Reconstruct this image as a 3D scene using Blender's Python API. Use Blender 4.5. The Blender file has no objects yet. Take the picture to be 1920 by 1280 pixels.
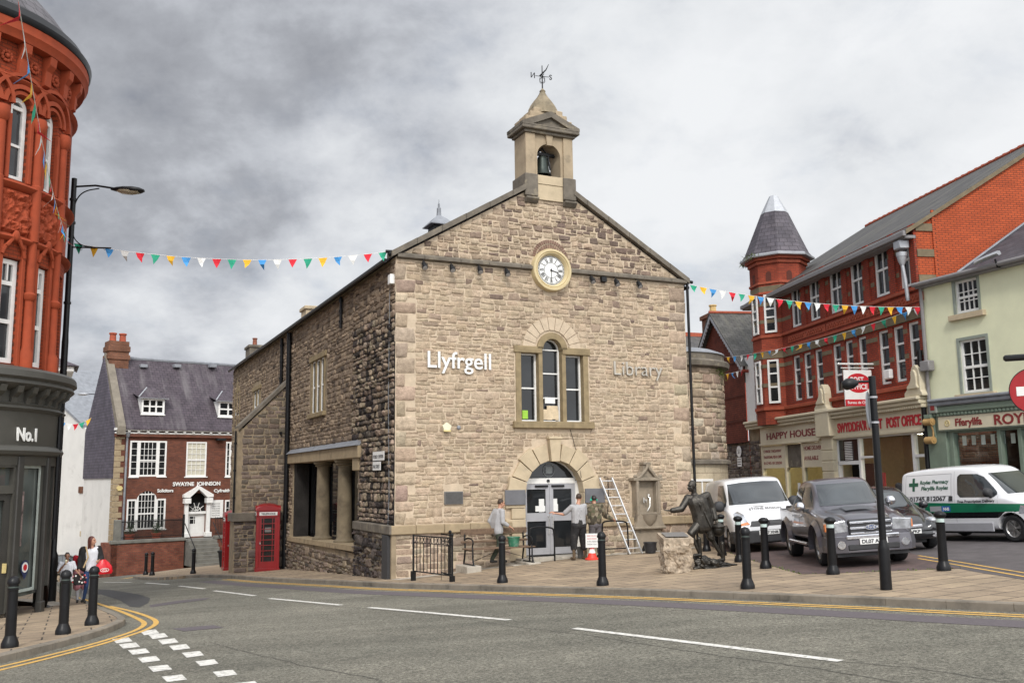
import bpy,bmesh,math,random
import numpy as np
from math import sin,cos,pi,atan2,sqrt,radians
from mathutils import Vector,Matrix
from mathutils.geometry import tessellate_polygon
# ---------------------------------------------------------------- camera, world, sun, exposure
SC=bpy.context.scene
COL=SC.collection
CM=np.array([[9.99916746e-01,-1.29035626e-02,0.0],[1.86311308e-03,1.44375475e-01,9.89521223e-01],[-1.27683490e-02,-9.89438841e-01,1.44387496e-01]])
FPX=1743.0
cam_data=bpy.data.cameras.new('camera')
cam=bpy.data.objects.new('camera',cam_data)
COL.objects.link(cam)
cam_data.sensor_width=36.0
cam_data.lens=FPX/1920*36.0
cam_data.clip_start=0.1
cam_data.clip_end=3000
R3=Matrix(((CM[0][0],-CM[0][1],-CM[0][2]),(CM[1][0],-CM[1][1],-CM[1][2]),(CM[2][0],-CM[2][1],-CM[2][2])))
cam.matrix_world=R3.to_4x4()
SC.camera=cam
SUN_AZ,SUN_EL=radians(181),radians(42)
sd=Vector((sin(SUN_AZ)*cos(SUN_EL),cos(SUN_AZ)*cos(SUN_EL),sin(SUN_EL)))
sun_d=bpy.data.lights.new('sun','SUN')
sun_d.energy=1.5
sun_d.angle=radians(10)
sun_d.color=(1.0,0.955,0.88)
sun=bpy.data.objects.new('sun',sun_d)
COL.objects.link(sun)
sun.rotation_euler=sd.to_track_quat('Z','Y').to_euler()
SC.view_settings.view_transform='Standard'
SC.view_settings.look='None'
SC.view_settings.exposure=0.36
SC.view_settings.gamma=1
W=bpy.data.worlds.new('World')
SC.world=W
W.use_nodes=True
nt=W.node_tree
nt.nodes.clear()
def N(t,k,**kw):
 n=t.nodes.new(k)
 for a,b in kw.items():
  setattr(n,a,b)
 return n
def LK(t,a,b):t.links.new(a,b)
def mth(t,op,a,b=None,c=None,clamp=False):
 n=t.nodes.new('ShaderNodeMath');n.operation=op;n.use_clamp=clamp
 for i,v in enumerate((a,b,c)):
  if v is None:continue
  if isinstance(v,(int,float)):n.inputs[i].default_value=v
  else:t.links.new(v,n.inputs[i])
 return n.outputs[0]
def ramp(t,fac,stops,interp='LINEAR'):
 r=t.nodes.new('ShaderNodeValToRGB');r.color_ramp.interpolation=interp
 e=r.color_ramp.elements
 while len(e)<len(stops):e.new(0.5)
 for i,(p,c)in enumerate(stops):
  e[i].position=p;e[i].color=(c[0],c[1],c[2],1)if hasattr(c,'__len__')else(c,c,c,1)
 t.links.new(fac,r.inputs[0]);return r.outputs[0]
def mixc(t,fac,a,b,mode='MIX'):
 n=t.nodes.new('ShaderNodeMix');n.data_type='RGBA';n.blend_type=mode
 for s,v in((0,fac),(6,a),(7,b)):
  if isinstance(v,(int,float)):n.inputs[s].default_value=v
  elif isinstance(v,tuple):n.inputs[s].default_value=(v[0],v[1],v[2],1)
  else:t.links.new(v,n.inputs[s])
 return n.outputs[2]
tc=N(nt,'ShaderNodeTexCoord')
sky=N(nt,'ShaderNodeTexSky');sky.sky_type='NISHITA';sky.sun_disc=False
sky.sun_elevation=SUN_EL;sky.sun_rotation=SUN_AZ
bg1=N(nt,'ShaderNodeBackground');bg1.inputs[1].default_value=0.10
LK(nt,sky.outputs[0],bg1.inputs[0])
sep=N(nt,'ShaderNodeSeparateXYZ');LK(nt,tc.outputs['Generated'],sep.inputs[0])
zz=mth(nt,'ADD',mth(nt,'MAXIMUM',sep.outputs[2],0.0),0.42)
cx_=mth(nt,'DIVIDE',sep.outputs[0],zz);cy_=mth(nt,'DIVIDE',sep.outputs[1],zz)
cmb=N(nt,'ShaderNodeCombineXYZ');LK(nt,cx_,cmb.inputs[0]);LK(nt,mth(nt,'MULTIPLY',cy_,1.0),cmb.inputs[1])
def wn(scale,det,rough,off,dist=0.0):
 mp=N(nt,'ShaderNodeMapping');mp.inputs['Location'].default_value=off;LK(nt,cmb.outputs[0],mp.inputs[0])
 n=N(nt,'ShaderNodeTexNoise');n.inputs['Scale'].default_value=scale;n.inputs['Detail'].default_value=det
 n.inputs['Roughness'].default_value=rough;n.inputs['Distortion'].default_value=dist;LK(nt,mp.outputs[0],n.inputs[0]);return n.outputs[0]
n1=wn(1.7,9,0.58,(3.1,1.7,0),0.15)
n2=wn(5.5,7,0.6,(7.3,2.2,0),0.2)
cl=mth(nt,'ADD',mth(nt,'MULTIPLY',n1,0.72),mth(nt,'MULTIPLY',n2,0.28))
cl=mth(nt,'ADD',cl,mth(nt,'MULTIPLY',mth(nt,'ADD',sep.outputs[0],0.05),0.24))
ccol=ramp(nt,cl,[(0.32,(0.27,0.28,0.31)),(0.39,(0.37,0.385,0.42)),(0.44,(0.49,0.51,0.55)),(0.49,(0.60,0.62,0.655)),(0.55,(0.71,0.73,0.755)),(0.66,(0.80,0.815,0.835))])
dt=N(nt,'ShaderNodeVectorMath');dt.operation='DOT_PRODUCT';LK(nt,tc.outputs['Generated'],dt.inputs[0]);dt.inputs[1].default_value=sd
gain=mth(nt,'ADD',0.86,mth(nt,'MULTIPLY',mth(nt,'MAXIMUM',mth(nt,'ADD',dt.outputs['Value'],0.15),0.0),1.5))
bg2=N(nt,'ShaderNodeBackground');LK(nt,ccol,bg2.inputs[0]);LK(nt,gain,bg2.inputs[1])
mx=N(nt,'ShaderNodeMixShader')
LK(nt,ramp(nt,n2,[(0.30,0.88),(0.42,0.97),(0.5,1.0)]),mx.inputs[0])
LK(nt,bg1.outputs[0],mx.inputs[1]);LK(nt,bg2.outputs[0],mx.inputs[2])
wo=N(nt,'ShaderNodeOutputWorld');LK(nt,mx.outputs[0],wo.inputs[0])
# ---------------------------------------------------------------- ground height and survey helpers
def G(x,y):
 x=max(-34,min(22,x));y=max(-8,min(66,y))
 return(-1.686+.0311*x-.0294*y+.00112*x*y-.0000274*y*y+.000444*x*x+0.10*math.exp(-((x-1.2)**2+(y-26.9)**2)/8))
def ray(px,py):return CM@np.array([px-960,py-640,FPX])/FPX
def gp(px,py,dz=0.0):
 d=ray(px,py);hi=100.;t=2.0
 while t<110:
  p=d*t
  if p[2]<G(p[0],p[1])+dz:hi=t;break
  t+=.25
 lo=hi-.25
 for _ in range(30):
  m=(lo+hi)/2;p=d*m
  if p[2]<G(p[0],p[1])+dz:hi=m
  else:lo=m
 return Vector(d*hi)
def dp(px,py,y):
 d=ray(px,py);return Vector(d*y/d[1])
class Fr:
 """survey frame of a building: x along its front, y into it, z up"""
 def __init__(s,O,ang):
  s.O=np.array(O,float);s.a=ang
  s.u=np.array([cos(ang),sin(ang),0]);s.v=np.array([-sin(ang),cos(ang),0])
 def fr(s,px,py,v=0.):
  d=ray(px,py);t=(v+s.O@s.v)/(d@s.v);p=d*t
  return float((p-s.O)@s.u),float(p[2]-s.O[2])
 def sd(s,px,py,u=0.):
  d=ray(px,py);t=(u+s.O@s.u)/(d@s.u);p=d*t
  return float((p-s.O)@s.v),float(p[2]-s.O[2])
 def w(s,u,v,z):p=s.O+s.u*u+s.v*v;return Vector((p[0],p[1],p[2]+z))
 def g(s,u,v):p=s.O+s.u*u+s.v*v;return G(p[0],p[1])-s.O[2]
# ---------------------------------------------------------------- object helpers
def sc_(o,label,cat=None,group=None,kind=None):
 if label:o['label']=label
 if cat:o['category']=cat
 if group:o['group']=group
 if kind:o['kind']=kind
 return o
def thing(name,label,cat,loc=(0,0,0),rz=0.,group=None):
 o=bpy.data.objects.new(name,None);COL.objects.link(o)
 o.empty_display_size=.2
 o.location=loc;o.rotation_euler=(0,0,rz)
 return sc_(o,label,cat,group)
def dup(o,parent=None):
 c=o.copy();COL.objects.link(c);c.parent=parent
 for ch in list(o.children):dup(ch,c)
 return c
def dup_thing(o,loc,rz=0.,label=None):
 c=dup(o);c.location=loc;c.rotation_euler=(0,0,rz)
 if label:c['label']=label
 return c
class B:
 """collects shapes and links them as ONE mesh object; xf maps every vertex"""
 def __init__(s,xf=None):s.v=[];s.f=[];s.xf=xf
 def add(s,vs,fs):
  n=len(s.v);s.v+=[tuple(v)for v in vs];s.f+=[tuple(i+n for i in f)for f in fs];return s
 def box(s,x0,x1,y0,y1,z0,z1,c=0.):
  if x0>x1:x0,x1=x1,x0
  if y0>y1:y0,y1=y1,y0
  if z0>z1:z0,z1=z1,z0
  c=min(c,(x1-x0)*.45,(y1-y0)*.45,(z1-z0)*.45)
  if c<=0:
   return s.add([(x0,y0,z0),(x1,y0,z0),(x1,y1,z0),(x0,y1,z0),(x0,y0,z1),(x1,y0,z1),(x1,y1,z1),(x0,y1,z1)],[(0,3,2,1),(4,5,6,7),(0,1,5,4),(1,2,6,5),(2,3,7,6),(3,0,4,7)])
  def ring(z,i):return[(x0+i,y0,z),(x1-i,y0,z),(x1,y0+i,z),(x1,y1-i,z),(x1-i,y1,z),(x0+i,y1,z),(x0,y1-i,z),(x0,y0+i,z)]
  def ins(z):return[(x0+c,y0+c,z),(x1-c,y0+c,z),(x1-c,y0+c,z),(x1-c,y1-c,z),(x1-c,y1-c,z),(x0+c,y1-c,z),(x0+c,y1-c,z),(x0+c,y0+c,z)]
  a=[(x0+c,y0+c,z0),(x1-c,y0+c,z0),(x1-c,y1-c,z0),(x0+c,y1-c,z0)]
  b=[(x0+c,y0+c,z1),(x1-c,y0+c,z1),(x1-c,y1-c,z1),(x0+c,y1-c,z1)]
  vs=a+ring(z0+c,c)+ring(z1-c,c)+b
  fs=[(3,2,1,0),(20,21,22,23)]
  m=[0,1,1,2,2,3,3,0]
  for i in range(8):
   j=(i+1)%8
   fs.append((4+i,4+j,12+j,12+i))
   fs.append((m[i],m[j],4+j,4+i)if m[i]!=m[j]else(m[i],4+j,4+i))
   fs.append((12+i,12+j,20+m[j],20+m[i])if m[i]!=m[j]else(12+i,12+j,20+m[i]))
  return s.add(vs,fs)
 def rings(s,rings,cap=True,close=True):
  n=len(rings[0]);vs=[p for r in rings for p in r];fs=[]
  for k in range(len(rings)-1):
   for i in range(n if close else n-1):
    j=(i+1)%n
    fs.append((k*n+i,k*n+j,(k+1)*n+j,(k+1)*n+i))
  if cap:fs.append(tuple(range(n-1,-1,-1)));fs.append(tuple((len(rings)-1)*n+i for i in range(n)))
  return s.add(vs,fs)
 def lathe(s,prof,c=(0,0,0),seg=20,cap=True,a0=0.):
  return s.rings([[(c[0]+r*cos(a0+2*pi*i/seg),c[1]+r*sin(a0+2*pi*i/seg),c[2]+z)for i in range(seg)]for r,z in prof],cap)
 def tube(s,pts,r,seg=8,cap=True):
  pts=[Vector(p)for p in pts];rs=r if hasattr(r,'__len__')else[r]*len(pts);out=[];pn=None
  for i,p in enumerate(pts):
   t=(pts[min(i+1,len(pts)-1)]-pts[max(i-1,0)]).normalized()
   if pn is None:pn=t.orthogonal().normalized()
   else:
    pn=(pn-t*pn.dot(t));pn=pn.normalized()if pn.length>1e-6 else t.orthogonal().normalized()
   q=t.cross(pn)
   out.append([tuple(p+(pn*cos(2*pi*k/seg)+q*sin(2*pi*k/seg))*rs[i])for k in range(seg)])
  return s.rings(out,cap)
 def prism(s,poly,d0,d1,ax='y'):
  """extrude a 2-D polygon; ax names the axis it is extruded along"""
  f={'y':lambda a,b,d:(a,d,b),'x':lambda a,b,d:(d,a,b),'z':lambda a,b,d:(a,b,d)}[ax]
  n=len(poly)
  vs=[f(a,b,d0)for a,b in poly]+[f(a,b,d1)for a,b in poly]
  fs=[(i,(i+1)%n,n+(i+1)%n,n+i)for i in range(n)]
  tr=tessellate_polygon([[Vector((a,b,0))for a,b in poly]])
  fs+=[tuple(t)for t in tr]+[tuple(n+i for i in reversed(t))for t in tr]
  return s.add(vs,fs)
 def strip(s,pts,prof):
  """sweep profile (offset left, height) along horizontal path pts (x,y,z)"""
  out=[];P=[Vector(p)for p in pts]
  for i,p in enumerate(P):
   t=P[min(i+1,len(P)-1)]-P[max(i-1,0)];t.z=0;t.normalize();l=Vector((-t.y,t.x,0))
   out.append([tuple(p+l*a+Vector((0,0,b)))for a,b in prof])
  return s.rings(out,True)
 def sph(s,c,r,seg=12,rg=8):
  if not hasattr(r,'__len__'):r=(r,r,r)
  vs=[(c[0],c[1],c[2]-r[2])];fs=[]
  for k in range(1,rg):
   a=-pi/2+pi*k/rg
   for i in range(seg):vs.append((c[0]+r[0]*cos(a)*cos(2*pi*i/seg),c[1]+r[1]*cos(a)*sin(2*pi*i/seg),c[2]+r[2]*sin(a)))
  vs.append((c[0],c[1],c[2]+r[2]));L=len(vs)-1
  for i in range(seg):
   j=(i+1)%seg
   fs.append((0,1+j,1+i));fs.append((L,L-seg+i,L-seg+j))
   for k in range(rg-2):fs.append((1+k*seg+i,1+k*seg+j,1+(k+1)*seg+j,1+(k+1)*seg+i))
  return s.add(vs,fs)
 def caps(s,a,b,ra,rb,seg=10):
  a,b=Vector(a),Vector(b);t=b-a;L=t.length
  if L<1e-5:return s.sph(a,ra)
  t/=L;n=t.orthogonal().normalized();q=t.cross(n);out=[]
  for k in range(1,5):
   e=pi/2*(1-k/4.);out.append((a-t*ra*sin(e),max(ra*cos(e),ra*.12)))
  for k in range(0,4):
   e=pi/2*k/4.;out.append((b+t*rb*sin(e),rb*cos(e)))
  out.append((b+t*rb,rb*.12))
  out.insert(0,(a-t*ra,ra*.12))
  return s.rings([[tuple(p+(n*cos(2*pi*i/seg)+q*sin(2*pi*i/seg))*r)for i in range(seg)]for p,r in out])
 def face(s,outer,holes=(),y=0.,thick=0.):
  """flat wall face in the x-z plane at depth y with holes; reveals go thick deeper"""
  loops=[list(outer)]+[list(h)for h in holes]
  flat=[p for l in loops for p in l]
  tr=tessellate_polygon([[Vector((a,b,0))for a,b in l]for l in loops])
  s.add([(a,y,b)for a,b in flat],[tuple(t)for t in tr])
  if thick:
   for h in loops:
    n=len(h)
    s.add([(a,y,b)for a,b in h]+[(a,y+thick,b)for a,b in h],[(i,(i+1)%n,n+(i+1)%n,n+i)for i in range(n)])
  return s
 def obj(s,name,m,parent=None,smooth=None,label=None,bev=0.,cut=None):
  vs=s.v
  me=bpy.data.meshes.new(name)
  if cut:
   bm=bmesh.new();bv=[bm.verts.new(v)for v in vs]
   for f in s.f:
    try:bm.faces.new([bv[i]for i in f])
    except ValueError:pass
   x=min(v[0]for v in vs);X=max(v[0]for v in vs);x+=cut*.5
   while x<X:
    bmesh.ops.bisect_plane(bm,geom=bm.verts[:]+bm.edges[:]+bm.faces[:],plane_co=(x,0,0),plane_no=(1,0,0));x+=cut
   if s.xf:
    for v in bm.verts:v.co=s.xf(*v.co)
   bmesh.ops.recalc_face_normals(bm,faces=bm.faces)
   bm.to_mesh(me);bm.free()
  else:
   if s.xf:vs=[tuple(s.xf(*v))for v in vs]
   me.from_pydata(vs,[],s.f)
   bm=bmesh.new();bm.from_mesh(me);bmesh.ops.recalc_face_normals(bm,faces=bm.faces);bm.to_mesh(me);bm.free()
  if smooth is not None:
   me.polygons.foreach_set('use_smooth',[True]*len(me.polygons))
   me.set_sharp_from_angle(angle=radians(smooth))
  me.validate()
  o=bpy.data.objects.new(name,me);COL.objects.link(o)
  if m:me.materials.append(m)
  if parent:o.parent=parent
  if label:o['label']=label
  if bev:
   md=o.modifiers.new('bevel','BEVEL');md.width=bev;md.segments=2;md.limit_method='ANGLE';md.angle_limit=radians(40)
  return o
def text(name,s,size,m,parent,loc,rx=pi/2,rz=0.,ext=.01,off=0.,align='LEFT',width=None,shear=0.,xf=None,ry=0.):
 """lettering as a real mesh; local x = reading direction, upright when rx = 90 degrees"""
 cu=bpy.data.curves.new(name,'FONT');cu.body=s;cu.size=size;cu.extrude=ext;cu.offset=off;cu.align_x=align;cu.shear=shear
 cu.resolution_u=4
 o=bpy.data.objects.new(name,cu)
 COL.objects.link(o)
 bpy.context.view_layer.update()
 dg=bpy.context.evaluated_depsgraph_get()
 me=bpy.data.meshes.new_from_object(o.evaluated_get(dg))
 bpy.data.objects.remove(o)
 sx=1.
 if width:
  xs=[v.co.x for v in me.vertices];w=max(xs)-min(xs);sx=width/w
 T=Matrix.Translation(loc)@Matrix.Rotation(rz,4,'Z')@Matrix.Rotation(ry,4,'Y')@Matrix.Rotation(rx,4,'X')@Matrix.Diagonal((sx,1,1,1))
 me.transform(T)
 if xf:
  for v in me.vertices:v.co=xf(*v.co)
 me.materials.clear();me.materials.append(m)
 o=bpy.data.objects.new(name,me);COL.objects.link(o);o.parent=parent
 return o
# ---------------------------------------------------------------- materials
MATS={}
def newmat(name):
 m=bpy.data.materials.new(name);m.use_nodes=True;t=m.node_tree
 b=t.nodes['Principled BSDF'];MATS[name]=m
 return m,t,b
def coords(t,mode='obj',sc=1.):
 tc=N(t,'ShaderNodeTexCoord');o=tc.outputs['Object']
 if mode=='obj':return o
 s=N(t,'ShaderNodeSeparateXYZ');LK(t,o,s.inputs[0]);c=N(t,'ShaderNodeCombineXYZ')
 if mode=='wall':LK(t,mth(t,'ADD',s.outputs[0],s.outputs[1]),c.inputs[0]);LK(t,s.outputs[2],c.inputs[1])
 if mode=='roofy':LK(t,s.outputs[1],c.inputs[0]);LK(t,mth(t,'MULTIPLY',s.outputs[2],sc),c.inputs[1])
 if mode=='roofx':LK(t,s.outputs[0],c.inputs[0]);LK(t,mth(t,'MULTIPLY',s.outputs[2],sc),c.inputs[1])
 if mode=='ang':
  a=mth(t,'ARCTAN2',s.outputs[1],s.outputs[0]);LK(t,mth(t,'MULTIPLY',a,sc),c.inputs[0]);LK(t,s.outputs[2],c.inputs[1])
 return c.outputs[0]
def noise(t,vec,scale,det=4,rough=.55,dist=0.):
 n=N(t,'ShaderNodeTexNoise');n.inputs['Scale'].default_value=scale;n.inputs['Detail'].default_value=det
 n.inputs['Roughness'].default_value=rough;n.inputs['Distortion'].default_value=dist;LK(t,vec,n.inputs[0]);return n.outputs[0]
def bump(t,b,h,st=.4,dist=.01,prev=None):
 n=N(t,'ShaderNodeBump');n.inputs['Strength'].default_value=st;n.inputs['Distance'].default_value=dist
 LK(t,h,n.inputs['Height'])
 if prev is not None:LK(t,prev,n.inputs['Normal'])
 LK(t,n.outputs[0],b.inputs['Normal']);return n.outputs[0]
def sm(name,c,rough=.7,metal=0.,var=.12,vs=6.,bp=0.,bs=40.,spec=None,coat=0.,dirt=None):
 """painted / plain surface with slight procedural variation"""
 m,t,b=newmat(name);o=coords(t)
 n=noise(t,o,vs,6,.6)
 f=ramp(t,n,[(.3,0.),(.7,1.)])
 col=mixc(t,f,tuple(x*(1-var)for x in c),tuple(min(1,x*(1+var))for x in c))
 if dirt:
  f2=ramp(t,noise(t,o,dirt[1],5,.65),[(dirt[2],0.),(dirt[2]+.18,1.)]);col=mixc(t,f2,col,dirt[0])
 LK(t,col,b.inputs['Base Color'])
 b.inputs['Metallic'].default_value=metal
 LK(t,mth(t,'ADD',rough-.06,mth(t,'MULTIPLY',n,.12)),b.inputs['Roughness'])
 if spec is None and rough>.62:spec=.3
 if spec is not None:b.inputs['Specular IOR Level'].default_value=spec
 if coat:b.inputs['Coat Weight'].default_value=coat;b.inputs['Coat Roughness'].default_value=.04
 if bp:bump(t,b,noise(t,o,bs,5,.6),bp,.01)
 return m
def brick(name,c1,c2,mortar,bw=.225,bh=.075,mode='wall',ms=.1,rough=.85,sc=1.,bp=.5,blotch=(.6,1.15),offs=.5,stain=None):
 m,t,b=newmat(name);v=coords(t,mode,sc)
 br=N(t,'ShaderNodeTexBrick');LK(t,v,br.inputs[0]);br.offset=offs
 br.inputs['Color1'].default_value=(*c1,1);br.inputs['Color2'].default_value=(*c2,1);br.inputs['Mortar'].default_value=(*mortar,1)
 br.inputs['Scale'].default_value=1;br.inputs['Brick Width'].default_value=bw;br.inputs['Row Height'].default_value=bh
 br.inputs['Mortar Size'].default_value=bh*ms;br.inputs['Mortar Smooth'].default_value=.2
 f=ramp(t,noise(t,v,1.3,6,.65),[(.3,blotch[0]),(.7,blotch[1])])
 col=mixc(t,1.,br.outputs[0],f,'MULTIPLY')
 f=ramp(t,noise(t,v,25,3,.6),[(.3,.82),(.7,1.1)])
 col=mixc(t,1.,col,f,'MULTIPLY')
 if stain:
  mp=N(t,'ShaderNodeMapping');mp.inputs['Scale'].default_value=(1.,.12,1.);LK(t,v,mp.inputs[0])
  col=mixc(t,ramp(t,noise(t,mp.outputs[0],1.6,5,.6),[(.5,0.),(.72,.8)]),col,stain)
 LK(t,col,b.inputs['Base Color']);b.inputs['Roughness'].default_value=rough;b.inputs['Specular IOR Level'].default_value=.22
 p=bump(t,b,br.outputs['Fac'],-bp,.012)if bp>0 else None
 if p is not None:bump(t,b,noise(t,v,60,3),.25,.004,p)
 return m
def glass(name,c=(.010,.011,.012),rough=.03,spec=.5):
 m,t,b=newmat(name);o=coords(t)
 n=noise(t,o,.9,2);LK(t,mixc(t,ramp(t,n,[(.35,0.),(.65,1.)]),c,tuple(x*2.2 for x in c)),b.inputs['Base Color'])
 b.inputs['Roughness'].default_value=rough;b.inputs['Specular IOR Level'].default_value=spec
 bump(t,b,noise(t,o,1.1,1),.12,.02)
 return m
def clearglass(name,tint=(.8,.86,.84),refl=.12,k=1.):
 m,t,b=newmat(name)
 tr=N(t,'ShaderNodeBsdfTransparent');tr.inputs[0].default_value=(*tint,1)
 gl=N(t,'ShaderNodeBsdfGlossy');gl.inputs['Roughness'].default_value=.02
 fr=N(t,'ShaderNodeFresnel');fr.inputs[0].default_value=1.5
 mx=N(t,'ShaderNodeMixShader');LK(t,mth(t,'MULTIPLY_ADD',fr.outputs[0],k,refl,clamp=True),mx.inputs[0]);LK(t,tr.outputs[0],mx.inputs[1]);LK(t,gl.outputs[0],mx.inputs[2])
 LK(t,mx.outputs[0],t.nodes['Material Output'].inputs[0]);return m
def emis(name,c,st):
 m,t,b=newmat(name);b.inputs['Base Color'].default_value=(*c,1);b.inputs['Emission Color'].default_value=(*c,1);b.inputs['Emission Strength'].default_value=st;return m
def stonemat(name,rough=.92,bs=(14,55),bst=(.55,.35),var=(.78,1.18),fine=(.85,1.12)):
 """per-stone colours come from the mesh's own 'tone' attribute"""
 m,t,b=newmat(name);o=coords(t)
 at=N(t,'ShaderNodeAttribute');at.attribute_name='tone'
 col=mixc(t,1.,at.outputs[0],ramp(t,noise(t,o,7,5,.65),[(.3,var[0]),(.7,var[1])]),'MULTIPLY')
 col=mixc(t,1.,col,ramp(t,noise(t,o,45,4,.6),[(.3,fine[0]),(.7,fine[1])]),'MULTIPLY')
 LK(t,col,b.inputs['Base Color']);b.inputs['Roughness'].default_value=rough;b.inputs['Specular IOR Level'].default_value=.2
 mp=N(t,'ShaderNodeMapping');mp.inputs['Scale'].default_value=(1,1,2.4);LK(t,o,mp.inputs[0])
 col=mixc(t,1.,col,ramp(t,noise(t,o,.45,4,.6),[(.3,.86),(.7,1.10)]),'MULTIPLY');LK(t,col,b.inputs['Base Color'])
 col=mixc(t,1.,col,(.955,.945,1.045),'MULTIPLY');LK(t,col,b.inputs['Base Color'])
 p=bump(t,b,noise(t,mp.outputs[0],bs[0],6,.65,.4),bst[0],.03);bump(t,b,noise(t,o,bs[1],4,.6),bst[1],.008,p)
 return m
# ---------------------------------------------------------------- rubble masonry: every stone is real relief
def intervals(za,zb,u0,u1,rects=(),arcs=(),lim=None):
 ex=[]
 for(a,b,c,d)in rects:
  if c<zb-.01 and d>za+.01:ex.append((a,b))
 for(cx,cz,r)in arcs:
  z=min(max(cz,za),zb);q=r*r-(z-cz)**2
  if q>0:q=sqrt(q);ex.append((cx-q,cx+q))
 if lim:u0,u1=lim((za+zb)/2,u0,u1)
 ex.sort();out=[];u=u0
 for a,b in ex:
  if a>u+.03:out.append((u,min(a,u1)))
  u=max(u,b)
  if u>=u1:break
 if u<u1-.03:out.append((u,u1))
 return out
def rubble(name,mat,parent,u0,u1,z0,z1,mapf,colf,seed,rects=(),arcs=(),lim=None,H=(.16,.36),Wd=(.22,.62),relief=(.006,.03),joint=.011,zb0=None,extra=(),label=None,nx=7,nz=5,rnd=.07,split=.2,lip=-.012):
 rng=random.Random(seed);R=[tuple(e)for e in extra];z=z0
 while z<z1-.04:
  h=rng.uniform(*H)
  if z1-z-h<H[0]*.6:h=z1-z
  for a,b in intervals(z,z+h,u0,u1,rects,arcs,lim):
   u=a
   while u<b-.02:
    w=rng.uniform(*Wd)
    if b-u-w<Wd[0]*.7:w=b-u
    if h>split and rng.random()<.75:
     n=2 if h<split*1.6 or rng.random()<.5 else 3
     cu=sorted(rng.uniform(.25,.75)for _ in range(n-1))if n==2 else[rng.uniform(.26,.4),rng.uniform(.6,.74)]
     cu=[0]+cu+[1]
     for k in range(n):
      m=1 if w<.3 else rng.choice((1,2,2,3)if w>.45 else(1,1,2));q=[0]+sorted((i+rng.uniform(-.2,.2))/m for i in range(1,m))+[1]
      for i in range(m):R.append((u+q[i]*w,u+q[i+1]*w,z+cu[k]*h,z+cu[k+1]*h))
    else:R.append((u,u+w,z,z+h))
    u+=w
  z+=h
 R=np.array(R);n=len(R);g=np.random.default_rng(seed)
 ex_=lambda m:np.concatenate([[0,.045],np.linspace(.045,.955,m)[1:-1],[.955,1]])
 nx+=1;nz+=1;S,T=np.meshgrid(ex_(nx-2),ex_(nz-2)if nz>3 else np.linspace(0,1,nz));S=S.ravel();T=T.ravel();K=nx*nz
 jt=g.uniform(joint*.4,joint*1.5,(n,4))
 a=R[:,0]+jt[:,0];b=R[:,1]-jt[:,1];c=R[:,2]+jt[:,2]*.8;d=R[:,3]-jt[:,3]*.8
 b=np.maximum(b,a+.02);d=np.maximum(d,c+.015)
 w=(b-a)[:,None];h=(d-c)[:,None]
 cj=g.uniform(-1,1,(n,4))*np.minimum(.04,h*.2);ck=g.uniform(-1,1,(n,4))*np.minimum(.028,h*.17)
 def bil(q):return q[:,0:1]*(1-S)*(1-T)+q[:,1:2]*S*(1-T)+q[:,2:3]*(1-S)*T+q[:,3:4]*S*T
 s2=(S-.5)*2;t2=(T-.5)*2;rr=rnd
 sx=s2*np.sqrt(np.clip(1-rr*t2**4,0,1));tx=t2*np.sqrt(np.clip(1-rr*1.4*s2**6,0,1))
 U=a[:,None]+w*(sx/2+.5)+bil(cj)+g.uniform(-1,1,(n,K))*.006
 Z=c[:,None]+h*(tx/2+.5)+bil(ck)+g.uniform(-1,1,(n,K))*.005
 ed=np.clip(np.minimum(np.minimum(S,1-S),np.minimum(T,1-T))/.04,0,1)
 hh=g.uniform(relief[0],relief[1],(n,1));tilt=g.uniform(-.5,.5,(n,2))
 D=lip*(1-ed)+ed*hh*(1+tilt[:,0:1]*s2+tilt[:,1:2]*t2*1.2+g.uniform(-.65,.65,(n,K)))
 V=mapf(U,Z,D);co=np.stack(V,-1).reshape(-1,3)
 I=np.arange(K).reshape(nz,nx);q=np.stack([I[:-1,:-1],I[:-1,1:],I[1:,1:],I[1:,:-1]],-1).reshape(-1,4)
 F=(q[None]+(np.arange(n)*K)[:,None,None]).reshape(-1,4)
 me=bpy.data.meshes.new(name);me.vertices.add(len(co));me.vertices.foreach_set('co',co.astype(np.float32).ravel())
 me.loops.add(F.size);me.loops.foreach_set('vertex_index',F.astype(np.int32).ravel())
 me.polygons.add(len(F));me.polygons.foreach_set('loop_start',np.arange(0,F.size,4,dtype=np.int32));me.polygons.foreach_set('loop_total',np.full(len(F),4,dtype=np.int32))
 me.update(calc_edges=True);me.polygons.foreach_set('use_smooth',[True]*len(F))
 col=colf((R[:,0]+R[:,1])/2,(R[:,2]+R[:,3])/2,g,n)
 ca=np.ones((n,K,4),np.float32);ca[:,:,:3]=col[:,None,:]
 at=me.color_attributes.new('tone','FLOAT_COLOR','POINT');at.data.foreach_set('color',ca.ravel())
 me.materials.append(mat);o=bpy.data.objects.new(name,me);COL.objects.link(o);o.parent=parent
 if label:o['label']=label
 return o
def tones(*cs):
 """list of (weight, rgb); returns a colour function"""
 ws=np.array([c[0]for c in cs],float);ws/=ws.sum();cc=np.array([c[1]for c in cs])
 def f(u,z,g,n):
  k=g.choice(len(cs),n,p=ws);return cc[k]*g.uniform(.82,1.18,(n,1))*g.uniform(.96,1.04,(n,3))
 return f
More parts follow.
